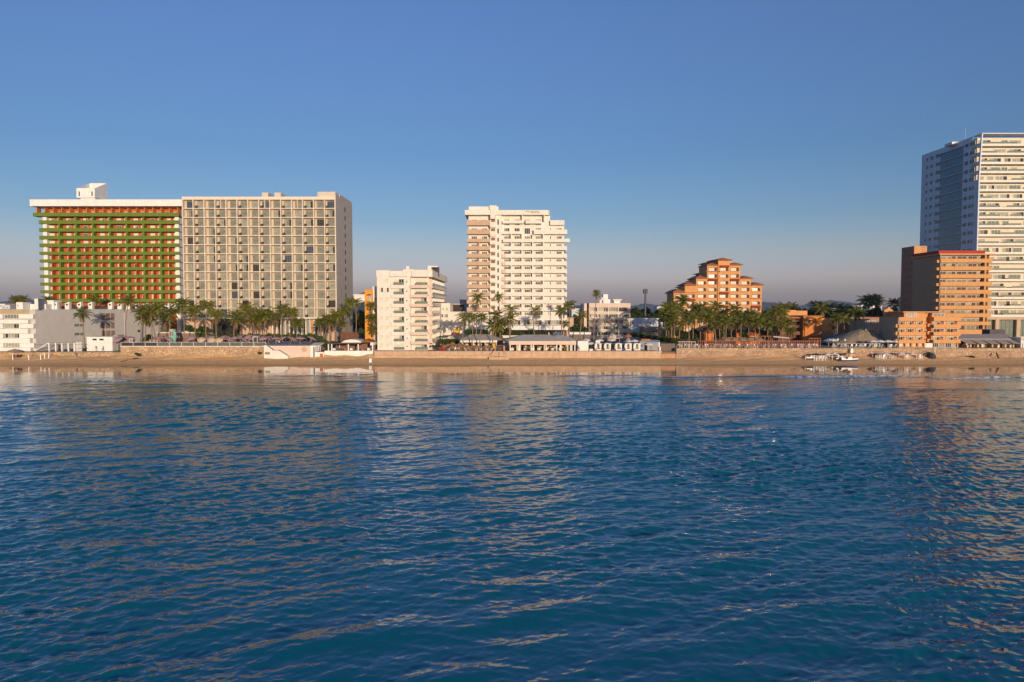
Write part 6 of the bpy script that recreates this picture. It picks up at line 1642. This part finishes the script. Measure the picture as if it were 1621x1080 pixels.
# algae streak with rocks at the outfall
rk = random.Random(4)
for i, (p, yy) in enumerate(((213, 219.9), (209, 219.2), (205, 218.6), (200.5, 217.9), (196, 217.2), (191.5, 216.4), (216, 220.4))):
    b = MB(); r_ = .55 - .04 * i
    b.lathe([(0, -.2), (r_ * 1.3, -.1), (r_ * 1.1, r_ * .4), (r_ * .5, r_ * .7), (0, r_ * .75)], (0, 0, 0), 9); b.v = [(q[0] * rk.uniform(.8, 1.3) * 1.5, q[1] * rk.uniform(.8, 1.2), q[2] * rk.uniform(.8, 1.2)) for q in b.v]
    o = b.build('rock', M('dark_wet_rock', (.05, .045, .03), var=.3), None, (0, 0, 0)); o.location = (X(p, yy), yy, Z(486, yy) - 17 + .1 + 1.25 * max(0, (yy - 212) / 11) + .5 * max(0, (yy - 218) / 5.5) ** 1.5)
    tag(o, 'dark weedy rock of the outfall streak on the left beach, %s from the sea' % ordw(8 - (i + 2 if i < 6 else 1)), 'rock', 'rocks of the outfall streak')
# ------------------------------------------------------------------ centre terrace
tu_n = [(697, 546, 231), (703, 547.5, 228), (709, 546, 230), (716, 548, 227), (722, 547, 229), (728, 548, 226.5), (735, 547.5, 228), (741, 548.5, 226.5), (748, 548, 228), (754.5, 548.5, 226.5), (761, 548, 229), (768, 548.5, 227), (775, 548, 228.5), (716, 543.5, 234), (727, 545, 231)]
for i, (p, q, Yt) in enumerate(sorted(tu_n)): thatch_umb(p, q, Yt, ZC, 'warm brown thatched parasol on the beach bar terrace, %s from the left' % ordw(i + 1), 1.25, Z(q - 2.2, Yt) - ZC, 'thatched parasols of the beach bar', thatch_red)
def chair_proto(name, mat, lab='x'):
    t = thing(name, lab, 'chair', local=True)
    MB().box(-.24, .24, -.24, .24, .40, .45).build('seat', mat, t)
    MB().prismx([(.20, .45), (.25, .45), (.32, .92), (.27, .92)], -.23, .23).build('backrest', mat, t)
    for sx in (-.21, .21):
        for sy in (-.21, .21): MB().box(sx - .025, sx + .025, sy - .025, sy + .025, 0, .397).build('leg', mat, t)
        MB().box(sx - .03, sx + .03, -.22, .22, .60, .64).build('armrest', mat, t)
    return t
wc = chair_proto('plastic_chair', plastic_w); rc = chair_proto('plastic_chair', red); bc = chair_proto('wicker_chair', M('wicker', (.30, .17, .10), var=.2))
rnd = random.Random(31)
px = [697 + i * 3.35 for i in range(25)]
for i, p in enumerate(px):
    k = (bc, bc, wc, bc, wc)[i % 5] if i > 3 else (rc if i in (0, 2) else bc)
    cl = {bc.name: 'brown wicker chair', wc.name: 'white plastic chair', rc.name: 'red plastic chair'}[k.name]
    put(k, (X(p, 224.4), 224.4 + rnd.uniform(0, 1.6), ZC), '%s on the beach bar terrace edge, %s seat from the left' % (cl, ordw(i + 1)), 'chairs of the beach bar terrace', (0, 0, rnd.uniform(0, 6.28)), 1.15)
# canopied daybeds
def daybed(px, lab):
    Y = 224.6; x = X(px, Y); t = thing('daybed', lab, 'daybed', (x, Y, ZC), 'canopied daybeds on the plain sea wall'); w_ = .95
    MB().box(x - w_, x + w_, Y, Y + 1.9, ZC + .15, ZC + .45).build('mattress', plastic_w, t)
    for sx in (-w_, w_ - .1):
        for sy in (0, 1.8): MB().box(x + sx, x + sx + .1, Y + sy, Y + sy + .1, ZC, ZC + 2.1).build('post', plastic_w, t)
    b = MB(); b.box(x - w_ - .05, x + w_ + .05, Y - .05, Y + 1.95, ZC + 2.103, ZC + 2.25); b.hip(x - w_, x + w_, Y, Y + 1.9, ZC + 2.253, ZC + 2.5, .02); b.build('canopy', white_canvas, t)
    for s in (-1, 1): MB().prismy([(x + s * w_ * .93, ZC + .5), (x + s * w_ * .7, ZC + .5), (x + s * w_ * .6, ZC + 1.3), (x + s * w_ * .35, ZC + 2.09), (x + s * w_ * .93, ZC + 2.09)][::s], Y + .02, Y + .07).build('drape', white_canvas, t)
    MB().box(x - w_ + .12, x + w_ - .12, Y + 1.84, Y + 1.88, ZC + .5, ZC + 2.05).build('rear_drape', M('drape_shade', (.50, .44, .38)), t)
    MB().box(x - .5, x + .5, Y + 1.3, Y + 1.7, ZC + .453, ZC + .65).build('cushion', M('grey_cushion', (.25, .22, .2)), t)
for i, p in enumerate((947.5, 962.5, 980, 995.5, 1009.5)): daybed(p, 'white canopied daybed on the plain sea wall, %s from the left' % ordw(i + 1))
wu = umb_proto('garden_umbrella', white_canvas, 1.5, 2.5)
ww = [(928, 537.5, 236), (936, 543, 228), (949, 538, 238), (967.5, 538, 240), (997, 539.5, 236), (1004.5, 539, 235), (993, 540, 238)]
for i, (p, q, Yw) in enumerate(sorted(ww)):
    put(wu, (X(p, Yw, q), Yw, max(ZC, Z(q - 1.5, Yw) - 2.5)), 'white parasol behind the daybeds, %s from the left' % ordw(i + 1), 'white parasols behind the daybeds', (0, 0, i))
put(wu, (X(1027, 224.5), 224.5, ZC), 'single white parasol before the shaded annexe wall', None)
gu = umb_proto('garden_umbrella', M('grey_canvas', (.26, .24, .26)), 1.3, 2.6); put(gu, (X(981, 240), 240, Z(533, 240) - 2.2), 'grey pointed parasol before the tan hotel', None)
ou = umb_proto('garden_umbrella', M('orange_canvas', (.62, .16, .05)), 1.3, 2.6); put(ou, (X(994.5, 241), 241, Z(531.5, 241) - 2.2), 'orange pointed parasol at the right of the tan hotel', None)
for i, (p, m_, h) in enumerate(((936, white, 1.1), (942, M('planter_brown', (.15, .10, .07)), .8), (955, M('planter_brown', (.15, .10, .07)), .9), (971, M('planter_brown', (.15, .10, .07)), .8), (987.5, blue, 1.3))):
    t = thing('planter', ('white planter box left of the daybeds', 'brown planter by the first daybed', 'brown planter between the first two daybeds', 'brown planter between the second and third daybed', 'blue planter between the third and fourth daybed')[i], 'planter', (X(p, 224.8), 224.8, ZC)); x_ = X(p, 224.8)
    MB().box(x_ - .5, x_ + .5, 224.5, 225.2, ZC, ZC + h * .55).build('pot', m_, t); pp = place('plant', HEDGES[i % 3], t, (x_, 224.85, ZC + h * .7)); pp.scale = (.25, .25, .25)
MB().box(0, 1, 0, 1, 0, 1)
low_box('terrace_bar', 'brown timber bar counter behind the white daybeds', 'bar', 939, 1002, 545, 555, 230, 2, M('bar_timber', (.28, .17, .11), var=.2), base=ZC, flat=(.1, white))
low_box('terrace_shelter', 'white flat shelter behind the second daybed', 'shelter', 943, 950, 539, 555, 229.5, 1.6, white, base=ZC)
# ------------------------------------------------------------------ right terrace
def red_railing():
    Y = WALLY + .35; t = thing('railing', 'long red painted timber railing and pergola posts on the rubble wall terrace', 'railing', (X(1190, Y), Y, ZR)); x = lambda p: X(p, Y)
    n = 58; h = 2.15
    for i in range(n + 1):
        p = 1106 + (1300 - 1106) * i / n; hh = h if i % 2 == 0 else h
        MB().box(x(p) - .07, x(p) + .07, Y, Y + .14, ZR, ZR + hh - .002).build('post', red_wood, t)
    MB().box(x(1106), x(1300), Y - .02, Y + .16, ZR + h, ZR + h + .16).build('top_rail', red_wood, t)
    MB().box(x(1106), x(1300), Y + .02, Y + .08, ZR + .85, ZR + .93).build('mid_rail', red_wood, t)
    for p in (1077, 1080.5, 1084, 1088, 1091.5, 1095, 1101.5): MB().box(x(p) - .08, x(p) + .08, Y, Y + .15, ZR, ZR + 1.9).build('post', tan, t)
    MB().box(x(1074), x(1102), Y - .05, Y + .3, ZR + 1.903, ZR + 2.1).build('left_beam', tan, t)
red_railing()
def pergola(p0, p1, py, Y, lab, np_):
    t = thing('pergola', lab, 'pergola', (X((p0 + p1) / 2, Y), Y, ZR)); zt = Z(py, Y)
    MB().box(X(p0, Y), X(p1, Y), Y, Y + .15, zt - .15, zt).box(X(p0, Y), X(p1, Y), Y + 3, Y + 3.15, zt - .15, zt).build('beam', red_wood, t)
    for i in range(np_):
        xx = X(p0 + (p1 - p0) * i / (np_ - 1), Y); MB().box(xx - .08, xx + .08, Y + .01, Y + .14, ZR, zt - .152).build('post', red_wood, t)
    b = MB()
    for i in range(np_ * 2): xx = X(p0 + (p1 - p0) * i / (np_ * 2 - 1), Y); b.box(xx - .05, xx + .05, Y, Y + 3.15, zt + .003, zt + .1)
    b.build('rafter', red_wood, t)
pergola(1206, 1224, 532, 232, 'red pergola frame under the palms at the right of the grove', 4)
pergola(1282, 1300, 535.5, 228, 'red pergola frame before the bold orange wall', 5)
pergola(1144, 1196, 534.5, 240, 'dark red pergola at the foot of the stepped hotel', 6)
low_box('pool_house', 'small orange pool house glimpsed through the palm trunks', 'pool house', 1115, 1130, 528, 545, 246, 5, orange_deep, base=3.2, roof=(1.5, rooftile))
low_box('pool_house', 'orange entrance pavilion with red roofs behind the right palms', 'pool house', 1166, 1204, 529, 545, 250, 6, orange_deep, [(1170, 1174, 533, 540, 1, 'dark'), (1180, 1185, 533, 540, 2, 'curt'), (1192, 1197, 533, 540, 2, 'dark')], base=3.2, flat=(.5, redroof))
def shade_roof():
    Y = 230; t = thing('shade_roof', 'pale corrugated shade roof sloping over the terrace bar', 'shade roof', (X(1240, Y), Y, ZR)); x = lambda p: X(p, Y)
    b = MB(); n = 16
    for i in range(n):
        p = 1225 + (1250 - 1225) * i / n; q = 531.5 + 2.3 * i / n
        b.box(x(p), x(p + 26 / n), Y, Y + 5, Z(q + 2.4, Y), Z(q + 1.2 - (i % 2) * .5, Y))
    b.build('roof_sheet', M('pale_sheet', (.55, .47, .44), var=.2), t)
    for p in (1227, 1238, 1248): MB().tube([(x(p), Y + .3, ZR), (x(p), Y + .3, Z(535, Y))], .06).build('post', wood, t)
shade_roof()
px = [1075 + i * 4.02 for i in range(56)]; rnd = random.Random(13)
for i, p in enumerate(px):
    if 1163 < p < 1168 or rnd.random() < .06: pass
    put(wc, (X(p + rnd.uniform(-1, 1), 224.6), 224.6 + rnd.uniform(0, 2.4), ZR), 'white plastic chair on the railing terrace, %s from the left' % ordw(i + 1), 'white chairs along the railing terrace', (0, 0, rnd.uniform(0, 6.28)), 1.35)
for i in range(22):
    p = 1322 + i * 5.0
    put(wc, (X(p, 225.4), 225.4 + rnd.uniform(0, 3), ZR), 'white plastic chair on the palapa terrace, %s from the left' % ordw(i + 1), 'white chairs on the palapa terrace', (0, 0, rnd.uniform(0, 6.28)), 1.25)
pw = [(1382.5, 542), (1394.5, 542), (1407, 542), (1419, 542)]
for i, (p, q) in enumerate(pw): put(wu, (X(p, 227.5), 227.5, ZR - .1), 'white parasol at the edge of the big palapa, %s from the left' % ordw(i + 1), 'white parasols beside the big palapa', (0, 0, i * .4), 1.0)
for i, (p, q) in enumerate(((1313, 539.5), (1320, 540))): put(wu, (X(p, 233), 233, ZR - .1), ('left', 'right')[i] + ' white parasol before the dark pyramid roof', 'white parasols before the dark pyramid roof', (0, 0, i), 1.05)
for i in range(14):
    p = 1150 + i * 4.2; t = thing('thatch_umbrella', 'grey brown thatched parasol behind the railing, %s from the left' % ordw(i + 1), 'thatched parasol', (X(p, 232 + i % 3), 232 + i % 3, ZR), 'thatched parasols behind the railing')
    x_, y_ = X(p, 232 + i % 3), 232 + i % 3; q = MB(); q.lathe([(1.5, 2.0), (.8, 2.35), (.03, 2.75)], (x_, y_, ZR), 12); q.build('canopy', thatch, t); MB().tube([(x_, y_, ZR), (x_, y_, ZR + 2.7)], .06).build('pole', wood, t)
def lamp(px, Y, top, lab):
    x = X(px, Y); t = thing('street_lamp', lab, 'lamp', (x, Y, ZR)); zt = Z(top, Y)
    MB().tube([(x, Y, ZR), (x, Y, zt - .3)], [.07, .05]).build('pole', frame_d, t); b = MB(); b.lathe([(0, -.3), (.3, -.2), (.38, 0), (.3, .25), (0, .35)], (x, Y, zt), 12); b.build('globe', plastic_w, t)
lamp(1338.5, 226, 538.5, 'white globe lamp right of the dark pyramid roof'); lamp(1327, 228, 537.5, 'white globe lamp in front of the dark pyramid roof')
b = MB(); b.lathe([(0, -.9), (.9, -.5), (1.1, 0), (.8, .5), (0, .8)], (0, 0, 0), 14); o = b.build('satellite_dome', plastic_w); o.location = (X(1019, 262), 262, Z(530, 262)); tag(o, 'white dome standing before the dark house by the retaining wall', 'dome')
# ------------------------------------------------------------------ things on the right beach
def zs(Y):
    q = max(0, (Y - 212) / 11)
    return 1.4 * q ** .9 + .5 * min(1, max(0, (q - .55) / .5)) ** 1.5
def tent(px0, px1, Y, lab, mat=white_canvas, h=2.1, group=None):
    x0, x1 = X(px0, Y), X(px1, Y); z = zs(Y); t = thing('beach_canopy', lab, 'canopy', ((x0 + x1) / 2, Y, z), group)
    b = MB(); b.hip(x0, x1, Y - 1.2, Y + 1.2, z + h - .5, z + h, .06); b.build('roof', mat, t)
    for xx in (x0 + .1, x1 - .1):
        for yy in (Y - 1.1, Y + 1.1): MB().tube([(xx, yy, z - .1), (xx, yy, z + h - .48)], .04).build('pole', frame_w, t)
tent(1305.5, 1317, 219.2, 'left white beach canopy beside the parked boat'); tent(1316.5, 1327, 219.4, 'right white beach canopy beside the parked boat', h=2.15)
tent(1398, 1411, 220.6, 'white canopy over the loungers under the parasol row', h=1.7); tent(1421, 1434, 220.6, 'broad white canopy leaning in the middle of the lounger group', h=1.8); tent(1440, 1450, 220.8, 'white canopy at the stair end of the lounger group', h=1.7)
tent(1287, 1300, 219.8, 'dark tarpaulin shelter left of the white beach canopies', M('dark_tarp', (.07, .06, .07)), 1.9); tent(1409, 1419, 220.7, 'dark tarpaulin shelter between the white canopies', M('dark_tarp', (.07, .06, .07)), 1.7); tent(1385, 1391, 220.7, 'small dark shelter at the left end of the lounger group', M('dark_tarp', (.07, .06, .07)), 1.6)
wl = []
for i, p in enumerate((1292.5, 1296, 1301, 1303, 1308, 1331, 1336)): put(wc, (X(p, 218.2), 218.2, zs(218.2)), 'white beach chair by the two canopies on the sand, %s from the left' % ordw(i + 1), 'white chairs by the beach canopies', (0, 0, i * 1.3), 1.7)
for i, p in enumerate((1391, 1394, 1397, 1400, 1403.5, 1412, 1416, 1436, 1439, 1456.5, 1459)): put(wc, (X(p, 219.8), 219.8, zs(219.8)), 'white beach chair of the lounger group under the terracotta block, %s from the left' % ordw(i + 1), 'white chairs of the lounger group', (0, 0, i * 1.1), 1.7)
def boat(px, Y, L, lab, stripe):
    x = X(px, Y); z = zs(Y); t = thing('boat', lab, 'boat', (x, Y, z)); b = MB(); n = 9
    prof = []
    for i in range(n):
        f = i / (n - 1); xx = x + (f - .5) * L; wd = .75 * (1 - max(0, f - .55) ** 2 * 4.2) if f > .5 else .75; sh = .75 + .35 * max(0, f - .4); prof.append((xx, max(wd, .03), sh, .12 + .5 * max(0, f - .7)))
    for i in range(n - 1):
        (a, w0, h0, k0), (c, w1, h1, k1) = prof[i], prof[i + 1]
        for s in (-1, 1):
            b.face([(a, Y + s * w0 * .45, z + k0), (c, Y + s * w1 * .45, z + k1), (c, Y + s * w1, z + h1 * .62), (a, Y + s * w0, z + h0 * .62)][::s], 1)
            b.face([(a, Y + s * w0, z + h0 * .62), (c, Y + s * w1, z + h1 * .62), (c, Y + s * w1, z + h1), (a, Y + s * w0, z + h0)][::s], 0)
        b.face([(a, Y - w0 * .45, z + k0), (a, Y + w0 * .45, z + k0), (c, Y + w1 * .45, z + k1), (c, Y - w1 * .45, z + k1)], 1)
        b.face([(a, Y - w0, z + h0 - .12), (c, Y - w1, z + h1 - .12), (c, Y + w1, z + h1 - .12), (a, Y + w0, z + h0 - .12)], 0)
    a, w0, h0, k0 = prof[0]; b.face([(a, Y - w0, z + h0), (a, Y + w0, z + h0), (a, Y + w0 * .45, z + k0), (a, Y - w0 * .45, z + k0)], 0)
    b.build('hull', [plastic_w, stripe], t)
    MB().box(x - L * .1, x + L * .12, Y - .35, Y + .35, z + .66, z + 1.25).build('console', plastic_w, t)
    MB().box(x - L * .56, x - L * .47, Y - .2, Y + .2, z + .3, z + 1.2).build('outboard_motor', black, t)
    return t
boat(1346.5, 217.2, 5.2, 'blue and white motor boat pulled up on the sand', blue); boat(1333, 218.4, 3.4, 'small dark dinghy left of the blue motor boat', black); boat(1286, 219.5, 3.4, 'brown upturned skiff at the left end of the beach gear', wood)
MB_ = MB(); xx = X(1349, 219.2); zz = zs(219.2)
t = thing('beach_stall', 'thatch topped stall behind the blue motor boat', 'stall', (xx, 219.2, zz)); MB().box(xx - 1.8, xx + 1.8, 218.6, 220, zz + 1.9, zz + 2.05).build('roof', thatch_red, t)
for s in (-1.6, 1.6): MB().tube([(xx + s, 218.8, zz - .1), (xx + s, 218.8, zz + 1.9)], .05).build('post', wood, t)
MB().box(xx - 1.2, xx + 1.2, 219, 219.6, zz, zz + .9).build('counter', wood, t)
b = MB(); xx = X(1350, 221.6); b.box(xx - .3, xx + .35, 221.5, 221.62, Z(560, 221.6), Z(552, 221.6)); b.box(xx + .36, xx + .5, 221.5, 221.62, Z(560, 221.6), Z(552, 221.6), 1); b.box(xx - .05, xx + .1, 221.63, 221.7, 1.2, Z(552, 221.6))
tag(b.build('beach_sign', [plastic_w, orange_red], None, (xx, 221.6, 1.3)), 'tall white sign board with a red edge against the rubble wall', 'sign')
t = thing('beach_umbrella', 'tipped dark parasol lying behind the thatch topped stall', 'parasol', (X(1335, 219.6), 219.6, zs(219.6)), None); q = MB(); q.lathe([(1.2, 1.3), (.7, 1.7), (.03, 1.9)], (X(1335, 219.6), 219.6, zs(219.6)), 8); q.build('canopy', M('dark_tarp', (.07, .06, .07)), t); MB().tube([(X(1335, 219.6), 219.6, zs(219.6)), (X(1335, 219.6), 219.6, zs(219.6) + 1.9)], .04).build('pole', frame_w, t)
def beach_steps():
    Y = 222.2; t = thing('beach_stair', 'dark open stair climbing the rubble wall to the terracotta block', 'stair', (X(1468, Y), Y, 1.2)); x = lambda p: X(p, Y)
    a, c = (x(1455), Z(565.5, Y)), (x(1474), Z(557.5, Y))
    for k in range(10):
        f = k / 10; xx, zz = a[0] + (c[0] - a[0]) * f, a[1] + (c[1] - a[1]) * f; MB().box(xx, xx + .45, Y - .6, Y + .6, zz - .1, zz + .05).build('tread', frame_d, t)
    MB().tube([(a[0], Y - .6, a[1] + .9), (c[0], Y - .6, c[1] + .9)], .05).build('handrail', frame_d, t)
    MB().box(x(1473), x(1480), Y - .7, Y + .75, Z(559.5, Y), Z(557.5, Y)).build('landing', frame_d, t)
    for p in (1474, 1479.5): MB().box(x(p) - .1, x(p) + .1, Y - .6, Y - .4, .8, Z(559.5, Y) - .003).build('support', frame_d, t)
    b = MB(); b.tube([(x(1482), Y, 1), (x(1482), Y, Z(549, Y))], .1); b.build('white_pole', plastic_w, t)
beach_steps()
b = MB(); b.lathe([(0, -.2), (1.1, -.1), (1.2, .7), (.8, 1.5), (0, 1.7)], (0, 0, 0), 10); o = b.build('rock', M('dark_rock', (.04, .04, .045), var=.3)); o.location = (X(1477, 220.9), 220.9, 1.3); tag(o, 'dark boulder beneath the open beach stair', 'rock')
b = MB(); b.tube([(X(1579.5, 221.5), 221.5, Z(558.5, 221.5)), (X(1583.5, 220), 220, Z(567, 220))], [.2, .28], 7); tag(b.build('drift_log', wood, None, (X(1581, 221), 221, 1)), 'leaning dark timber post against the right rubble wall', 'log')
def lifeguard_chair():
    Y = 215.5; x = X(585.5, Y); z = zs(Y); t = thing('beach_board', 'small white A frame board standing on the damp sand', 'sign', (x, Y, z))
    MB().prismx([(Y - .35, z), (Y - .28, z), (Y + .02, z + 1.15), (Y - .05, z + 1.15)], x - .38, x + .38).build('front_board', plastic_w, t); MB().prismx([(Y + .05, z + 1.15), (Y, z + 1.15), (Y + .3, z), (Y + .37, z)], x - .38, x + .38).build('rear_board', plastic_w, t)
lifeguard_chair()

# ------------------------------------------------------------------ people, tiny in the photo
def person_mesh(pose, shirt, legs, hair=(.02, .015, .01)):
    J = {'pelvis': (0, 0, .95), 'waist': (0, 0, 1.08), 'chest': (0, .0, 1.32), 'neck': (0, 0, 1.48), 'head': (0, -.02, 1.60), 'top': (0, -.01, 1.70)}
    st = .16 if pose == 'walk' else .03
    for s, n in ((-1, 'l'), (1, 'r')):
        f = s * st
        J['hip' + n] = (s * .09, 0, .90); J['knee' + n] = (s * .10, -f - .02, .50); J['ankle' + n] = (s * .10, -f * 1.6 + .03, .08); J['toe' + n] = (s * .11, -f * 1.6 - .13, .04)
        J['sh' + n] = (s * .18, 0, 1.42); J['el' + n] = (s * .23, f * .8 + .02, 1.14); J['wr' + n] = (s * .23, f * 1.2 - .08, .90); J['hand' + n] = (s * .23, f * 1.3 - .12, .80)
    E = [('pelvis', 'waist'), ('waist', 'chest'), ('chest', 'neck'), ('neck', 'head'), ('head', 'top')]
    for n in 'lr': E += [('pelvis', 'hip' + n), ('hip' + n, 'knee' + n), ('knee' + n, 'ankle' + n), ('ankle' + n, 'toe' + n), ('chest', 'sh' + n), ('sh' + n, 'el' + n), ('el' + n, 'wr' + n), ('wr' + n, 'hand' + n)]
    rad = {'pelvis': .13, 'waist': .115, 'chest': .14, 'neck': .055, 'head': .095, 'top': .06, 'hip': .09, 'knee': .06, 'ankle': .042, 'toe': .04, 'sh': .065, 'el': .042, 'wr': .03, 'hand': .035}
    ks = list(J); me = bpy.data.meshes.new('person'); me.from_pydata([J[k] for k in ks], [(ks.index(a), ks.index(c)) for a, c in E], [])
    o = bpy.data.objects.new('person', me); col.objects.link(o)
    sk = o.modifiers.new('skin', 'SKIN'); sd = o.modifiers.new('sub', 'SUBSURF'); sd.levels = 1
    for i, k in enumerate(ks):
        r = rad.get(k, rad.get(k[:-1])); me.skin_vertices[0].data[i].radius = (r, r * (.8 if k in ('chest', 'waist', 'pelvis') else 1))
    me.skin_vertices[0].data[0].use_root = True
    m = bpy.data.meshes.new_from_object(o.evaluated_get(bpy.context.evaluated_depsgraph_get())); bpy.data.objects.remove(o)
    sk_m = M('skin_tan', (.36, .20, .13), rough=.6); hr = M('dark_hair', (.02, .015, .012)); m.materials.clear()
    for q in (sk_m, shirt, legs, hr): m.materials.append(q)
    for p in m.polygons:
        c = p.center; p.material_index = 3 if (c.z > 1.62 or (c.z > 1.55 and c.y > .02)) else 0 if c.z > 1.44 or c.z < .42 or (abs(c.x) > .19 and c.z < 1.2) else 1 if c.z > .97 else 2
        p.use_smooth = True
    return m
pm = [person_mesh('stand', red, blue_fab), person_mesh('walk', plastic_w, black), person_mesh('stand', M('blue_shirt', (.12, .16, .30)), tan), person_mesh('walk', M('yellow_shirt', (.60, .50, .08)), blue_fab), person_mesh('stand', M('coral_shirt', (.55, .20, .12)), plastic_w)]
ppl = [(1206.5, 224.3, 'R', 0, 'person in a red shirt standing behind the railing left of the annexe'), (1262.5, 224.4, 'R', 0, 'person in a red shirt behind the railing before the orange wall'), (1296.5, 224.2, 'R', 3, 'person in a yellow shirt at the right end of the railing'), (1281, 226, 'R', 2, 'person in a blue shirt by the right pergola'), (1289, 226.5, 'R', 2, 'person in a blue shirt under the right pergola'), (1155, 224.5, 'R', 2, 'person in a blue shirt behind the railing by the planter bush'), (1136, 225, 'R', 4, 'person in a coral shirt behind the railing among white chairs'), (1328.5, 225, 'R', 1, 'person in a white shirt by the globe lamps'), (1276.5, 218.5, 'S', 4, 'person in a coral shirt standing alone on the sand left of the boats'), (1349.5, 217.9, 'S', 1, 'person in a white shirt beside the blue motor boat'), (1415, 219.6, 'S', 4, 'person in a coral shirt among the beach loungers'), (150, 225, 'G', 4, 'person in a coral shirt before the white store room'), (161, 225.2, 'G', 1, 'person in a white shirt before the white store room'), (117, 221.5, 'S', 2, 'person in a blue shirt on the sand below the white fence posts'), (832, 227, 'C', 1, 'waiter in a white shirt in the second bay of the rose fronted restaurant'), (872, 227.5, 'C', 1, 'waiter in a white shirt in the fourth bay of the rose fronted restaurant'), (230.5, 224.4, 'L', 4, 'person in a coral shirt behind the glass railing'), (441, 225, 'L', 1, 'person in a white shirt between the mauve parasols'), (917, 224.2, 'C', 1, 'person in a white shirt before the white shed'), (1031, 224.6, 'C', 2, 'person in a blue shirt beside the annexe parasol')]
for p, Yp, lv, k, lab in ppl:
    o = bpy.data.objects.new('person', pm[k]); col.objects.link(o)
    z = {'R': ZR, 'S': zs(Yp) - .02, 'G': 3.25, 'C': ZC, 'L': ZL}[lv]
    o.location = (X(p, Yp), Yp, z); o.rotation_euler = (0, 0, prn.uniform(-2.5, 2.5)); tag(o, lab, 'person')
# ------------------------------------------------------------------ evening air: far hills fade to blue
hz = bpy.data.materials.new('evening_air'); hz.use_nodes = True
hn, hl_ = hz.node_tree.nodes, hz.node_tree.links
hn.remove(hn['Principled BSDF'])
pv_ = hn.new('ShaderNodeVolumePrincipled'); pv_.inputs['Color'].default_value = (.62, .72, .95, 1); pv_.inputs['Density'].default_value = .00005
hl_.new(pv_.outputs[0], hn['Material Output'].inputs['Volume'])
o = MB().box(-5900, 5900, -3900, 8950, -4, 150).build('haze', hz); o['kind'] = 'stuff'; o['label'] = 'thin evening haze'
